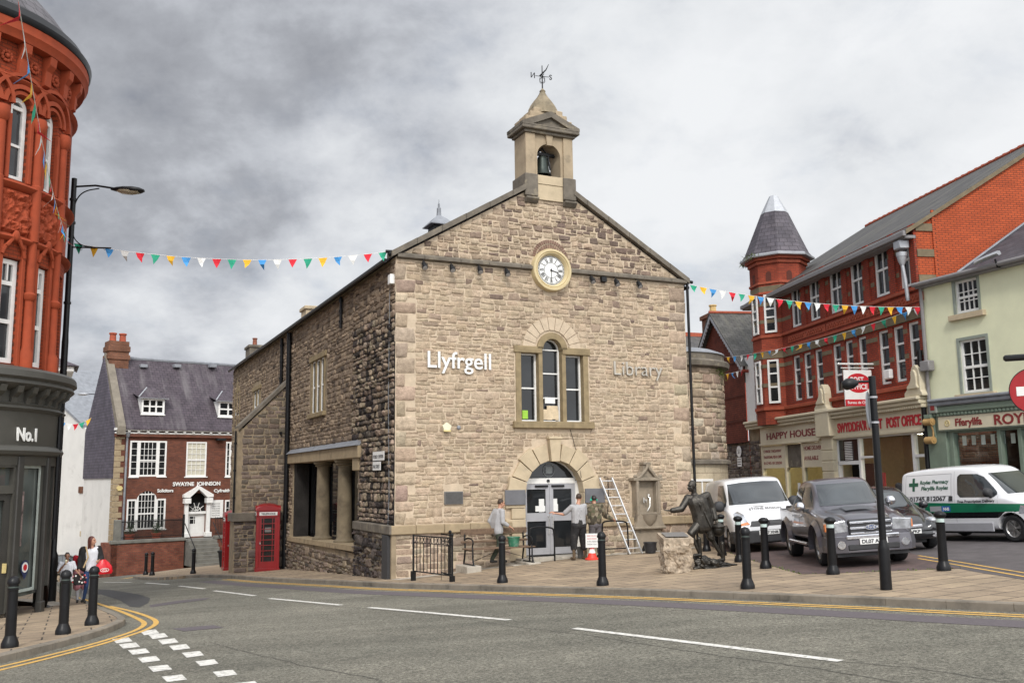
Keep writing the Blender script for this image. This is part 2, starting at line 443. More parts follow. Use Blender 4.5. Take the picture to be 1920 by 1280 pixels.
def sash(parent,x0,x1,z0,z1,y,cols=2,rows=2,fm=None,gm=None,fw=.07,bar=.028,mid=None,name='window',depth=.08,arch=False,xf=None,cut=None,sill=None):
 """framed window in the x-z plane: frame with glazing bars, pane as its child"""
 b=B(xf);w=x1-x0;cx=(x0+x1)/2
 zt=z1
 if arch:
  r=w/2;zc=z1-r;n=14
  def arcp(rad):return[(cx+rad*cos(pi*i/n),zc+rad*sin(pi*i/n))for i in range(n+1)]
  o_,i_=arcp(r),arcp(r-fw)
  for i in range(n):b.prism([o_[i],o_[i+1],i_[i+1],i_[i]],y,y+depth)
  b.box(x0,x0+fw,y,y+depth,z0,zc);b.box(x1-fw,x1,y,y+depth,z0,zc);b.box(x0+fw,x1-fw,y,y+depth,z0,z0+fw)
  zt=zc
 else:
  b.box(x0,x0+fw,y,y+depth,z0,z1);b.box(x1-fw,x1,y,y+depth,z0,z1)
  b.box(x0+fw,x1-fw,y,y+depth,z0,z0+fw*1.1);b.box(x0+fw,x1-fw,y,y+depth,z1-fw,z1)
 y1=y+.02
 for i in range(1,cols):
  xx=x0+fw+(w-2*fw)*i/cols
  ztop=zt if not arch else zc+sqrt(max(0,(w/2-fw)**2-(xx-cx)**2))
  b.box(xx-bar/2,xx+bar/2,y1,y+depth-.01,z0+fw,ztop-(0 if arch else fw))
 rz=rows if hasattr(rows,'__len__')else[i/rows for i in range(1,rows)]
 for q in rz:
  z=z0+fw+(zt-z0-(fw if arch else 2*fw))*q
  b.box(x0+fw,x1-fw,y1+.004,y+depth-.014,z-bar/2,z+bar/2)
 for q in(mid if mid is not None else[]):
  z=z0+(zt-z0)*q
  b.box(x0+fw,x1-fw,y+.006,y+depth-.004,z-fw*.42,z+fw*.42)
 if arch and rows is not None:b.box(x0+fw,x1-fw,y+.006,y+depth-.004,zc-fw*.4,zc+fw*.4)
 if sill:b.box(x0-sill,x1+sill,y-.07,y+depth,z0-.07,z0)
 fo=b.obj(name,fm,parent,cut=cut)
 p=B(xf);yy=y+depth-.02
 if arch:p.face([(x0+.01,z0+.01),(x1-.01,z0+.01)]+[(cx+(w/2-.01)*cos(pi*i/14),zc+(w/2-.01)*sin(pi*i/14))for i in range(15)],(),yy)
 else:p.face([(x0+.01,z0+.01),(x1-.01,z0+.01),(x1-.01,z1-.01),(x0+.01,z1-.01)],(),yy)
 p.obj('pane',gm,fo,cut=cut)
 return fo
def arcpts(cx,cz,r,a0,a1,n):return[(cx+r*cos(a0+(a1-a0)*i/n),cz+r*sin(a0+(a1-a0)*i/n))for i in range(n+1)]
def R4(x0,x1,z0,z1):return[(x0,z0),(x1,z0),(x1,z1),(x0,z1)]
SIDE=lambda s,d,z:(d,s,z)
# ---------------------------------------------------------------- ground materials
def ground_mats():
 m,t,b=newmat('asphalt');o=coords(t)
 big=noise(t,o,.35,5,.6,.5);agg=noise(t,o,95,3,.75);vor=N(t,'ShaderNodeTexVoronoi');vor.inputs['Scale'].default_value=60;LK(t,o,vor.inputs[0])
 mid=noise(t,o,5,9,.8);grain=noise(t,o,26,4,.8)
 c=ramp(t,big,[(.3,(.142,.136,.110)),(.7,(.195,.182,.146))])
 c=mixc(t,1.,c,ramp(t,agg,[(.3,.35),(.5,.95),(.72,1.9)]),'MULTIPLY')
 c=mixc(t,1.,c,ramp(t,mid,[(.3,.70),(.72,1.22)]),'MULTIPLY');c=mixc(t,1.,c,ramp(t,grain,[(.34,.30),(.66,1.7)]),'MULTIPLY')
 c=mixc(t,ramp(t,noise(t,o,38,2,.5),[(.70,0.),(.74,.75)]),c,(.36,.35,.32))
 mp=N(t,'ShaderNodeMapping');mp.inputs['Rotation'].default_value=(0,0,radians(-38));mp.inputs['Scale'].default_value=(.07,1.0,1);LK(t,o,mp.inputs[0])
 c=mixc(t,1.,c,ramp(t,noise(t,mp.outputs[0],.9,4,.6),[(.36,.82),(.62,1.1)]),'MULTIPLY')
 LK(t,c,b.inputs['Base Color']);b.inputs['Roughness'].default_value=.88;b.inputs['Specular IOR Level'].default_value=.3
 bump(t,b,agg,.7,.012)
 def flag(name,w,h,rot,c1,c2,mo,ms):
  m,t,b=newmat(name);o=coords(t)
  mp=N(t,'ShaderNodeMapping');mp.inputs['Rotation'].default_value=(0,0,rot);LK(t,o,mp.inputs[0])
  br=N(t,'ShaderNodeTexBrick');LK(t,mp.outputs[0],br.inputs[0])
  for k,v in(('Color1',c1),('Color2',c2),('Mortar',mo)):br.inputs[k].default_value=(*v,1)
  br.inputs['Scale'].default_value=1;br.inputs['Brick Width'].default_value=w;br.inputs['Row Height'].default_value=h;br.inputs['Mortar Size'].default_value=ms;br.inputs['Mortar Smooth'].default_value=.3
  c=mixc(t,1.,br.outputs[0],ramp(t,noise(t,o,.9,6,.65,.6),[(.28,.66),(.72,1.22)]),'MULTIPLY')
  c=mixc(t,1.,c,ramp(t,noise(t,o,30,5,.7),[(.3,.80),(.7,1.15)]),'MULTIPLY')
  c=mixc(t,ramp(t,noise(t,o,2.4,5,.7),[(.56,0.),(.72,.55)]),c,tuple(x*.5 for x in c1))
  LK(t,c,b.inputs['Base Color']);b.inputs['Roughness'].default_value=.85
  p=bump(t,b,br.outputs['Fac'],-.6,.01);bump(t,b,noise(t,o,22,5,.65),.35,.01,p)
 flag('flagstone',.75,.48,radians(-25),(.37,.28,.185),(.275,.207,.14),(.06,.045,.033),.016)
 flag('block_paving',.21,.105,radians(-8),(.135,.085,.075),(.10,.068,.064),(.045,.04,.038),.006)
 sm('kerbstone',(.23,.20,.16),.85,var=.25,vs=3,bp=.4,bs=30,dirt=((.10,.09,.075),1.5,.5))
 sm('road_white',(.66,.64,.59),.75,var=.16,vs=14,bp=.5,bs=80,dirt=((.24,.23,.20),13,.50))
 sm('road_yellow',(.62,.375,.10),.75,var=.15,vs=10,bp=.5,bs=80,dirt=((.26,.21,.13),9,.53))
 sm('patch_dark',(.062,.060,.060),.8,var=.2,vs=12,bp=.6,bs=90)
 sm('patch_purple',(.118,.102,.108),.85,var=.16,vs=20,bp=.6,bs=90,dirt=((.16,.15,.145),30,.6))
 sm('seam',(.095,.09,.078),.9)
 sm('concrete_pale',(.42,.38,.32),.85,var=.15,vs=5,bp=.4,bs=30,dirt=((.22,.2,.17),2,.55))
 sm('weed',(.10,.14,.03),.8,var=.4,vs=20)
 sm('side_asphalt',(.10,.088,.088),.85,var=.2,vs=2.5,bp=.6,bs=80,dirt=((.14,.12,.115),25,.6))
ground_mats()
def sheet(name,poly,dz,m,kind='structure',skirt=0.,step=1.0,label=None,parent=None):
 bm=bmesh.new();vs=[bm.verts.new((p[0],p[1],0))for p in poly]
 for t in tessellate_polygon([[Vector((p[0],p[1],0))for p in poly]]):
  try:bm.faces.new([vs[i]for i in t])
  except ValueError:pass
 for ax in(0,1):
  lo=max(min(p[ax]for p in poly),-40);hi=min(max(p[ax]for p in poly),80);k=math.ceil(lo/step)*step
  while k<hi:
   co=[0,0,0];co[ax]=k;no=[0,0,0];no[ax]=1
   bmesh.ops.bisect_plane(bm,geom=bm.verts[:]+bm.edges[:]+bm.faces[:],plane_co=co,plane_no=no);k+=step
 for v in bm.verts:v.co.z=G(v.co.x,v.co.y)+dz
 if skirt:
  e=[e for e in bm.edges if e.is_boundary]
  r=bmesh.ops.extrude_edge_only(bm,edges=e)
  for v in[g for g in r['geom']if isinstance(g,bmesh.types.BMVert)]:v.co.z-=skirt
 bmesh.ops.recalc_face_normals(bm,faces=bm.faces)
 me=bpy.data.meshes.new(name);bm.to_mesh(me);bm.free();me.materials.append(MATS[m])
 up=sum(p.normal.z*p.area for p in me.polygons)
 if up<0:me.flip_normals()
 o=bpy.data.objects.new(name,me);COL.objects.link(o)
 if parent:o.parent=parent
 else:o['kind']=kind
 if label:o['label']=label
 return o
def px2(pts,dz=0.):return[tuple(gp(x,y,dz)[:2])for x,y in pts]
def resample(P,step):
 out=[Vector(P[0])];
 for a,b in zip(P,P[1:]):
  a,b=Vector(a),Vector(b);n=max(1,int((b-a).length/step))
  for i in range(1,n+1):out.append(a.lerp(b,i/n))
 return out
def chaikin(P,n=2):
 P=[Vector(p)for p in P]
 for _ in range(n):
  Q=[P[0]]
  for a,b in zip(P,P[1:]):Q+=[a.lerp(b,.25),a.lerp(b,.75)]
  P=Q+[P[-1]]
 return P
def offset(P,d):
 out=[]
 for i,p in enumerate(P):
  t=(P[min(i+1,len(P)-1)]-P[max(i-1,0)]).normalized();out.append(p+Vector((-t.y,t.x))*d)
 return out
def road_strip(bld,P,w,dz=-.104):
 """thin painted strip following the road surface"""
 P=resample(P,.5);a=offset(P,w/2);b=offset(P,-w/2)
 vs=[(p.x,p.y,G(p.x,p.y)+dz)for p in a]+[(p.x,p.y,G(p.x,p.y)+dz)for p in b];n=len(P)
 bld.add(vs,[(i,i+1,n+i+1,n+i)for i in range(n-1)])
xs=np.unique(np.concatenate([np.linspace(-600,-40,8),np.arange(-40,31,1.),np.linspace(30,600,8)]))
ys=np.unique(np.concatenate([np.linspace(-300,-12,5),np.arange(-12,81,1.),np.linspace(80,1200,8)]))
vs=[(float(x),float(y),G(x,y)-.11)for y in ys for x in xs];nx_=len(xs)
gb=B();gb.add(vs,[(j*nx_+i,j*nx_+i+1,(j+1)*nx_+i+1,(j+1)*nx_+i)for j in range(len(ys)-1)for i in range(nx_-1)])
o=gb.obj('road',MATS['asphalt']);o['kind']='structure'
KR=chaikin([Vector(p)for p in px2([(250,1080),(278,1082.5),(328,1080.5),(364,1076.5),(434,1077.5),(500,1082.5),(605,1086.5),(700,1091),(745,1093),(955,1098),(1135,1102.5),(1310,1107.5),(1440,1112.5),(1665,1120.5),(1815,1127),(1920,1131)])],2)
d_=(KR[-1]-KR[-3]).normalized();KR=KR+[KR[-1]+d_*4,KR[-1]+d_*9,KR[-1]+d_*16]
lane=[Vector(p)for p in px2([(408,1047),(281,1073)])]
ld=(lane[0]-lane[1]).normalized()
plaza=[tuple(p)for p in KR]+[(60,KR[-1].y),(60,110),tuple(lane[0]+ld*40),tuple(lane[0]),tuple(lane[1])]
sheet('pavement',plaza,0.,'flagstone',skirt=.16)
KL=[Vector(p)for p in px2([(0,1228),(67,1212),(135,1195),(200,1176),(228,1164),(237,1158),(222,1150),(190,1138),(150,1122),(135,1116)])]
d0=(KL[0]-KL[2]).normalized();d1=(KL[-1]-KL[-3]).normalized()
KL=chaikin([KL[0]+d0*6]+KL+[KL[-1]+d1*3],2)
d1=Vector((-.45,.89))
KL=KL+[KL[-1]+d1*5,KL[-1]+d1*14]
sheet('pavement',[tuple(p)for p in KL]+[(-60,40),(-60,KL[0].y)],0.,'flagstone',skirt=.16)
KS=[Vector(p)for p in px2([(150,1083),(212,1073),(284,1060.5),(409,1044),(430,1041)])]
d2=(KS[-1]-KS[-2]).normalized()
KS=KS+[KS[-1]+d2*15]
sheet('pavement',[tuple(p)for p in KS]+[(-10,120),(-80,120),(-60,55)],0.,'flagstone',skirt=.16)
def kerb(P,side,name='kerb'):
 b=B();P=resample(P,.3);L=[0.]
 for a,c in zip(P,P[1:]):L.append(L[-1]+(c-a).length)
 s=0.
 def at(d):
  for i in range(len(L)-1):
   if L[i+1]>=d:
    f=(d-L[i])/max(1e-6,L[i+1]-L[i]);t=(P[i+1]-P[i]).normalized();return P[i].lerp(P[i+1],f),Vector((-t.y,t.x))*side
  return P[-1],Vector((0,1))
 while s<L[-1]-.3:
  e=min(s+.91,L[-1]);rr=[]
  for q in(s+.004,(s+e)/2,e-.004):
   p,nrm=at(q);g=G(p.x,p.y)
   rr.append([(p.x+nrm.x*a,p.y+nrm.y*a,g+z)for a,z in((-.012,-.15),(-.012,-.012),(.004,.005),(.135,.006),(.135,-.15))])
  b.rings(rr);s=e
 o=b.obj(name,MATS['kerbstone']);o['kind']='structure'
kerb(KR,1);kerb(KL,1);kerb(KS,1)
bay=px2([(1366,1035),(1412,1051),(1501,1076),(1576,1074),(1672,1070),(1757,1066.5),(1797,1065)])
road2=px2([(1797,1065),(1825,1071),(1870,1078),(1920,1086.5)])
q=Vector(road2[-1]);r_=Vector(road2[-2]);ext=q+(q-r_).normalized()*14
side_poly=[bay[-1]]+road2[1:]+[tuple(ext),(32,ext.y),(32,60),(9.2,60),(9.4,46),tuple(px2([(1700,1034)])[0])]
sheet('parking_bay',bay+[tuple(px2([(1700,1034)])[0]),(9.4,46),(9.2,60),(6.5,60),(6.5,38)],.005,'block_paving')
sheet('side_road',side_poly,.004,'side_asphalt')
yb=B()
sgn=-1
k2=[p for p in KR[18:]]
road_strip(yb,offset(k2,-.27),.085);road_strip(yb,offset(k2,-.44),.085)
for L_ in([(140,1118),(180,1130),(225,1145),(260,1160),(273,1168),(264,1177),(240,1187),(175,1207),(100,1226),(0,1250),(-60,1262)],[(205,1136),(250,1146),(285,1158),(295,1166),(286,1175),(260,1186),(175,1212),(87,1235),(0,1256),(-60,1270)]):
 road_strip(yb,chaikin([Vector(p)for p in px2(L_,-.11)],2),.10)
road_strip(yb,[Vector(p)for p in px2([(231,1084.5),(252,1081.5)],-.11)],.35)
o=yb.obj('yellow_road_lines',MATS['road_yellow']);o['kind']='structure'
yb=B()
for L_ in([(1722,1041.5),(1800,1054),(1920,1074)],[(1722,1047),(1800,1060),(1920,1081)]):
 P=[Vector(p)for p in px2(L_)];P.append(P[-1]+(P[-1]-P[-2]).normalized()*9);road_strip(yb,P,.07,.009)
o=yb.obj('yellow_side_road_lines',MATS['road_yellow']);o['kind']='structure'
wb=B()
for a,b_,w in(((505,1121.5),(640,1134),.13),((692,1138.5),(955,1162),.13),((1077,1177.5),(1576,1239),.13),((401,1107),(478,1116.5),.13),((336,1098),(384,1103.5),.13),((273,1092.3),(316,1095.5),.14),((195,1091.5),(246,1091.2),.16)):
 road_strip(wb,[Vector(p)for p in px2([a,b_],-.11)],w)
for zx,zy in((1120,580),(1185,608),(1260,648),(1345,692),(1445,745),(1550,808),(1685,888),(1850,975),(2035,1080),(915,640),(968,680),(1040,725),(1115,783),(1198,850),(1305,925),(1430,1010)):
 x,y=zx/4,1040+zy/4;k=(y-903)/323*1.02
 q=px2([(x-20*k,y-2.5*k),(x+13*k,y-6*k),(x+21*k,y+2*k),(x-11*k,y+6.2*k)],-.11)
 wb.add([(a[0],a[1],G(*a)-.1045)for a in q],[(0,1,2,3)])
o=wb.obj('white_road_markings',MATS['road_white']);o['kind']='structure'
pb=B();road_strip(pb,offset(k2,-1.02),.55,-.106)
o=pb.obj('road_repair_strip',MATS['patch_purple']);o['kind']='structure'
sheet('road_patch',px2([(150,1103),(205,1105),(262,1114),(282,1121),(278,1130),(262,1138),(244,1137),(225,1125),(190,1114),(150,1112)],-.11),-.106,'patch_dark')
sheet('road_patch',px2([(280,1134),(330,1126),(380,1121),(395,1120),(385,1124),(330,1131),(282,1138)],-.11),-.105,'patch_purple')
sheet('drain_cover',px2([(322,1178),(400,1171.5),(421,1176),(345,1183)],-.11),-.105,'patch_purple')
sb=B()
for L_ in([(395,1205),(480,1226),(560,1245),(650,1262),(720,1275)],[(480,1118),(505,1125)],[(560,1131),(700,1142),(860,1157),(960,1174),(1100,1190),(1250,1214),(1350,1229),(1440,1241),(1560,1258),(1700,1282)],[(1570,1240),(1700,1250),(1790,1262),(1880,1278)]):
 P=px2(L_,-.11);P=resample([Vector(p)for p in P],.15);rr=random.Random(5)
 P=[p+Vector((rr.uniform(-.02,.02),rr.uniform(-.03,.03)))for p in P];road_strip(sb,P,.014,-.106)
o=sb.obj('road_seam',MATS['seam']);o['kind']='structure'
wb=B();rr=random.Random(9)
for a,b_ in zip(bay,bay[1:]):
 a,b_=Vector(a),Vector(b_)
 for i in range(int((b_-a).length*26)):
  if rr.random()<.55:continue
  p=a.lerp(b_,rr.random());p+=Vector((rr.gauss(0,.035),rr.gauss(0,.035)));z=G(p.x,p.y)+.004;h=rr.uniform(.008,.04)
  an=rr.uniform(0,6.3);r=rr.uniform(.008,.025)
  wb.add([(p.x+r*cos(an),p.y+r*sin(an),z),(p.x-r*cos(an),p.y-r*sin(an),z),(p.x+rr.uniform(-.02,.02),p.y+rr.uniform(-.02,.02),z+h)],[(0,1,2)])
o=wb.obj('weeds',MATS['weed']);o['kind']='stuff'
sheet('wall_apron',[tuple(L_[:2])for L_ in[(-3.30,25.20),(-3.0,24.75),(1.55,26.95),(6.0,29.0),(5.5,29.5),(-3.1,25.45)]],.005,'concrete_pale')
# ---------------------------------------------------------------- library
ML=lambda n:MATS[n]
stonemat('rubble_stone',bst=(1.,.8),bs=(16,60),var=(.72,1.2),fine=(.8,1.15))
stonemat('soot_stone',var=(.55,1.35),fine=(.7,1.2),bst=(.9,.5))
sm('mortar_cream',(.52,.42,.308),.95,var=.14,vs=5,bp=1.,bs=22,dirt=((.36,.29,.21),2.2,.58))
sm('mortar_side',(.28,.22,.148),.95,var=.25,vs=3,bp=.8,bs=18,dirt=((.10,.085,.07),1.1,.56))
sm('soot_mortar',(.030,.027,.025),.95,var=.3,vs=3,bp=.8,bs=18)
sm('sandstone',(.335,.26,.165),.88,var=.16,vs=3.5,bp=.35,bs=35,dirt=((.17,.135,.09),1.8,.56))
sm('sandstone_pale',(.485,.395,.27),.88,var=.12,vs=3.5,bp=.35,bs=35,dirt=((.24,.21,.17),1.9,.60))
sm('belfry_stone',(.36,.285,.195),.88,var=.16,vs=2.5,bp=.5,bs=28,dirt=((.14,.12,.09),1.5,.60))
sm('weathered_stone',(.15,.13,.105),.9,var=.3,vs=3,bp=.5,bs=30,dirt=((.30,.255,.18),2.5,.56))
sm('brown_stone',(.26,.20,.115),.85,var=.22,vs=5,bp=.3,bs=30,dirt=((.13,.09,.05),3,.6))
sm('column_stone',(.19,.152,.10),.85,var=.2,vs=2,dirt=((.10,.08,.055),1.5,.5));sm('black_iron',(.010,.010,.011),.45,var=.2,vs=10,spec=.3)
sm('black_paint',(.008,.008,.009),.38,var=.2,vs=10,spec=.28,dirt=((.035,.03,.028),9,.66))
sm('white_paint',(.78,.77,.74),.45,var=.05)
sm('grey_alu',(.40,.40,.42),.45,metal=.2,var=.05)
sm('steel_letter',(.70,.69,.66),.28,metal=.55,var=.04)
sm('slate_plaque',(.13,.13,.14),.5,var=.12,vs=4)
sm('plaque_grey',(.16,.155,.15),.45,var=.1,vs=4)
sm('clock_ring',(.56,.455,.26),.5,var=.06)
sm('clock_white',(.80,.80,.78),.4,var=.03)
sm('gilt',(.62,.50,.22),.5,var=.05)
sm('brick_red_loose',(.26,.10,.065),.9,var=.35,vs=9)
sm('bronze_bell',(.035,.045,.04),.45,metal=.6,var=.3,vs=4)
sm('lead',(.22,.23,.25),.55,var=.2,vs=3)
sm('dark_inside',(.012,.011,.010),.9)
glass('window_glass')
brick('slate',(.085,.078,.088),(.062,.056,.066),(.03,.028,.03),.30,.16,'roofy',ms=.05,sc=1.9,rough=.6,bp=.5)
LA=.4398
L=Fr((-3.217,25.381,-2.637),LA)
lib=thing('stone_library','pale rubble stone library with gabled front, clock and bell turret','building',L.O,LA)
WDT=9.72;EV=8.78;AX=WDT/2;AZ=11.62;DEP=29.0
slope=(AZ-EV)/AX
front=lambda U,Z,D:(U,-D,Z)
sidef=lambda U,Z,D:(-D,U,Z)
wx0,wx1,wz0,wz1=3.76,5.98,4.24,6.27
DCX,DCZ,DR=4.84,2.16,.98
ARCW=4.86
doorhole=[(DCX-DR,.30),(DCX+DR,.30)]+arcpts(DCX,DCZ,DR,0,pi,20)
winhole=[(wx0,wz0),(wx1,wz0),(wx1,wz1),(ARCW+.36,wz1)]+arcpts(ARCW,wz1+.08,.36,0,pi,12)+[(ARCW-.36,wz1),(wx0,wz1)]
b=B();b.face([(0,-1.2),(WDT,-1.2),(WDT,EV),(AX,AZ),(0,EV)],[doorhole,winhole],.004,.45)
wallF=b.obj('wall',ML('mortar_cream'),lib,label='pale rubble gable wall facing the square')
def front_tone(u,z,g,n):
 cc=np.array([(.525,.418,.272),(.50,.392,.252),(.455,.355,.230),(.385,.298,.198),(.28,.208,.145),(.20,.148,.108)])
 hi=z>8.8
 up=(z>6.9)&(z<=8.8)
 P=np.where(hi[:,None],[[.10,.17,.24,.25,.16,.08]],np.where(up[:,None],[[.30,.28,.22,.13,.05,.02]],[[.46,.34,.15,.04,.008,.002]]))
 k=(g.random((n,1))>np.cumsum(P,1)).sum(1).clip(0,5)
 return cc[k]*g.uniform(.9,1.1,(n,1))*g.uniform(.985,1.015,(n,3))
glim=lambda z,a,b_:(max(a,(z-EV)/slope+.12),min(b_,WDT-(z-EV)/slope-.12))
quoins=[];qr=random.Random(4);z=1.42;k=0
while z<8.6:
 h=qr.uniform(.26,.46);h=min(h,8.68-z)
 quoins.append((0.0,(.58 if k%2 else .34)+qr.uniform(-.05,.05),z,z+h));quoins.append((WDT-(.34 if k%2 else .58)+qr.uniform(-.05,.05),WDT,z,z+h));z+=h;k+=1
qrects=[(a,b_,c,d)for a,b_,c,d in quoins]
holes=[(wx0-.14,wx1+.14,wz0-.22,wz1+.12),(DCX-1.62,DCX+1.62,-.5,2.2),(7.42,8.42,.2,2.6),(1.40,1.99,1.9,2.3)]
arcs=[(DCX,DCZ,1.52),(4.86,8.78,.66),(ARCW,wz1+.08,.56)]
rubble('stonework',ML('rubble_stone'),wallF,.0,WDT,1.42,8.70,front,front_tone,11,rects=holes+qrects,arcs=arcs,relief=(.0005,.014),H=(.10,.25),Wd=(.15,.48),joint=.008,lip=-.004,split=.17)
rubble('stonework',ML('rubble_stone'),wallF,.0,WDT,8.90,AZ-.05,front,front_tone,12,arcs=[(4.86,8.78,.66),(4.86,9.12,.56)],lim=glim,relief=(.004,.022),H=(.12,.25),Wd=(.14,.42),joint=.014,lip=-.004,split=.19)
for k in(0,1):rubble('quoin',ML('rubble_stone'),wallF,0,0,0,0,front,tones((2,(.50,.395,.26)),(1,(.42,.33,.22)),(1,(.36,.275,.19))),13+k*50,extra=quoins[k::2],relief=(.012,.02),joint=.009,rnd=.03)
for x0,x1 in((.0,DCX-1.45),(DCX+1.45,7.42),(8.42,WDT)):rubble('stonework',ML('rubble_stone'),wallF,x0,x1,-.6,1.16,lambda U,Z,D:(U,-D-.10,Z),tones((3,(.47,.375,.25)),(2,(.39,.305,.205)),(1,(.31,.235,.165))),14+int(x0),relief=(.001,.022),H=(.14,.3),joint=.009,lip=-.004)
for x0,x1 in((-.02,DCX-1.5),(DCX+1.5,7.45),(8.4,WDT+.02)):
 b=B();b.box(x0,x1,-.10,.01,-1.2,1.17);b.obj('plinth',ML('mortar_cream'),lib)
rr=random.Random(3)
def band(x0,x1,y0,z0,z1,nm,m,name='band_course',xf=None,step=.8):
 b=B(xf);x=x0
 while x<x1-.01:
  e=min(x1,x+rr.uniform(.8,1.2)*step)
  if x1-e<.25:e=x1
  b.box(x+.005,e-.005,y0,.02,z0,z1,.018);x=e
 return b.obj(name,ML(m),lib)
band(-.16,3.42,-.19,1.16,1.40,'','sandstone');band(6.26,7.46,-.19,1.16,1.40,'','sandstone');band(8.38,WDT+.1,-.19,1.16,1.40,'','sandstone')
for i,(a,c)in enumerate([(0.02,4.26),(5.46,WDT+.05)]):
 b=B();x=a
 while x<c-.02:
  e=min(c,x+rr.uniform(.7,1.1));
  if c-e<.25:e=c
  b.add([(x+.006,0.02,8.72),(e-.006,0.02,8.72),(e-.006,-.13,8.76),(x+.006,-.13,8.76),(x+.006,0.02,8.93),(e-.006,0.02,8.93),(e-.006,-.13,8.84),(x+.006,-.13,8.84)],[(0,3,2,1),(4,5,6,7),(0,1,5,4),(1,2,6,5),(2,3,7,6),(3,0,4,7)]);x=e
 b.obj('string_course',ML('weathered_stone'),lib)
for s in(0,1):
 b=B()
 def cp(t):u=t if s==0 else WDT-t;return u
 x=-.16
 while x<4.0:
  e=min(4.05,x+.75)
  pts=[(cp(x+.006),EV+x*slope+.06),(cp(e-.006),EV+e*slope+.06),(cp(e-.006),EV+e*slope+.23),(cp(x+.006),EV+x*slope+.23)]
  b.prism(pts,-.14,.34);x=e
 b.obj('gable_coping',ML('weathered_stone'),lib)
b=B()
zt=wz1-.02;sy0,sy1=-.03,.30
b.box(wx0-.10,wx0+.07,sy0,sy1,wz0,zt+.002,.008);b.box(wx1-.07,wx1+.10,sy0,sy1,wz0,zt+.002,.008)
m0,m1=4.47,5.25
b.box(m0-.065,m0+.065,sy0,sy1,wz0,zt+.002,.008);b.box(m1-.065,m1+.065,sy0,sy1,wz0,zt+.002,.008)
b.box(wx0-.16,4.52,-.06,sy1,zt,zt+.20,.01);b.box(5.20,wx1+.16,-.06,sy1,zt,zt+.20,.01)
b.box(wx0-.22,wx1+.22,-.14,sy1,wz0-.20,wz0,.015)
n=12;oa=arcpts(ARCW,zt+.14,.50,0,pi,n);ia=arcpts(ARCW,zt+.14,.31,0,pi,n)
for i in range(n):b.prism([oa[i],oa[i+1],ia[i+1],ia[i]],-.06,sy1)
b.box(ARCW-.50,ARCW-.31,-.06,sy1,zt+.2,zt+.142);b.box(ARCW+.31,ARCW+.50,-.06,sy1,zt+.2,zt+.142)
ws=b.obj('window_surround',ML('brown_stone'),lib)
sash(lib,wx0+.07,m0-.065,wz0,zt,.17,1,1,ML('white_paint'),ML('window_glass'),fw=.05,mid=[.49])
sash(lib,m1+.065,wx1-.07,wz0,zt,.17,1,1,ML('white_paint'),ML('window_glass'),fw=.05,mid=[.49])
sash(lib,m0+.065,m1-.065,wz0,zt+.46,.17,1,1,ML('white_paint'),ML('window_glass'),fw=.045,mid=[.33,.67],arch=True)
sm('lime_box',(.30,.55,.05),.6);sm('card',(.62,.50,.34),.8,var=.2);sm('paper',(.72,.72,.70),.7,var=.04);sm('print_ink',(.05,.05,.055),.6)
b=B();b.box(3.93,4.11,.142,.168,wz0+.08,wz0+.33,.004);b.obj('green_box',ML('lime_box'),lib)
b=B()
for i,(x,z_,w,h)in enumerate(((4.62,.07,.13,.30),(4.74,.06,.17,.42),(4.90,.08,.20,.40),(5.02,.05,.10,.30))):b.box(x,x+w,.150-i*.004,.168,wz0+z_,wz0+z_+h)
b.obj('paper_bags',ML('card'),lib)
b=B();b.box(4.68,5.02,.150,.168,wz0+.55,wz0+.73);b.obj('notice',ML('paper'),lib)
b=B()
for i in range(11):
 a0,a1=pi*(i+.04)/11,pi*(i+.96)/11
 b.prism([(ARCW+.6*cos(a0),wz1+.1+.6*sin(a0)),(ARCW+.98*cos(a0),wz1+.1+.98*sin(a0)),(ARCW+.98*cos(a1),wz1+.1+.98*sin(a1)),(ARCW+.6*cos(a1),wz1+.1+.6*sin(a1))],-.034,.01)
b.obj('relieving_arch',ML('mortar_cream'),lib)
b=B()
for R0,R1,n in((.50,.61,22),(.36,.47,16)):
 for i in range(n):
  a0,a1=radians(6)+radians(168)*(i+.16)/n,radians(6)+radians(168)*(i+.84)/n
  b.prism([(4.86+r*cos(a),9.12+r*sin(a))for a,r in((a0,R0),(a0,R1),(a1,R1),(a1,R0))],-.020,.01)
b.obj('brick_arch',sm('old_brick',(.20,.125,.095),.9,var=.35,vs=9),lib)
ck=thing('clock',None,None);ck.parent=lib;ck.location=(4.86,0,8.78)
def ring(b,r0,r1,y0,y1,n=48):
 for i in range(n):
  a,c=2*pi*i/n,2*pi*(i+1)/n
  b.add([(r*cos(t),y,r*sin(t))for y in(y0,y1)for t in(a,c)for r in(r0,r1)],[(0,1,3,2),(4,6,7,5),(0,2,6,4),(1,5,7,3)])
b=B(lambda x,y,z:(x,y,z));b.rings([[(r*cos(2*pi*i/56),y,r*sin(2*pi*i/56))for i in range(56)]for r,y in((.45,-.05),(.47,-.12),(.52,-.17),(.545,-.15),(.57,-.185),(.63,-.18),(.65,-.12),(.655,.02))],cap=False)
b.obj('clock_case',ML('clock_ring'),ck,smooth=40)
b=B();b.prism(arcpts(0,0,.468,0,2*pi,56)[:-1],-.055,.0);b.obj('face_plate',ML('black_iron'),ck)
b=B();b.prism(arcpts(0,0,.40,0,2*pi,56)[:-1],-.062,-.056)
for i in range(60):
 a=2*pi*(i+.5)/60;d=.030;c_,s_=cos(a),sin(a)
 b.add([(r*c_-q*s_,-.062,r*s_+q*c_)for r,q in((.415,-.012),(.445,-.012),(.445,.012),(.415,.012))],[(0,1,2,3)])
b.obj('dial',ML('clock_white'),ck)
b=B();ring(b,.225,.238,-.066,-.06,40)
NUM=['XII','I','II','III','IIII','V','VI','VII','VIII','IX','X','XI']
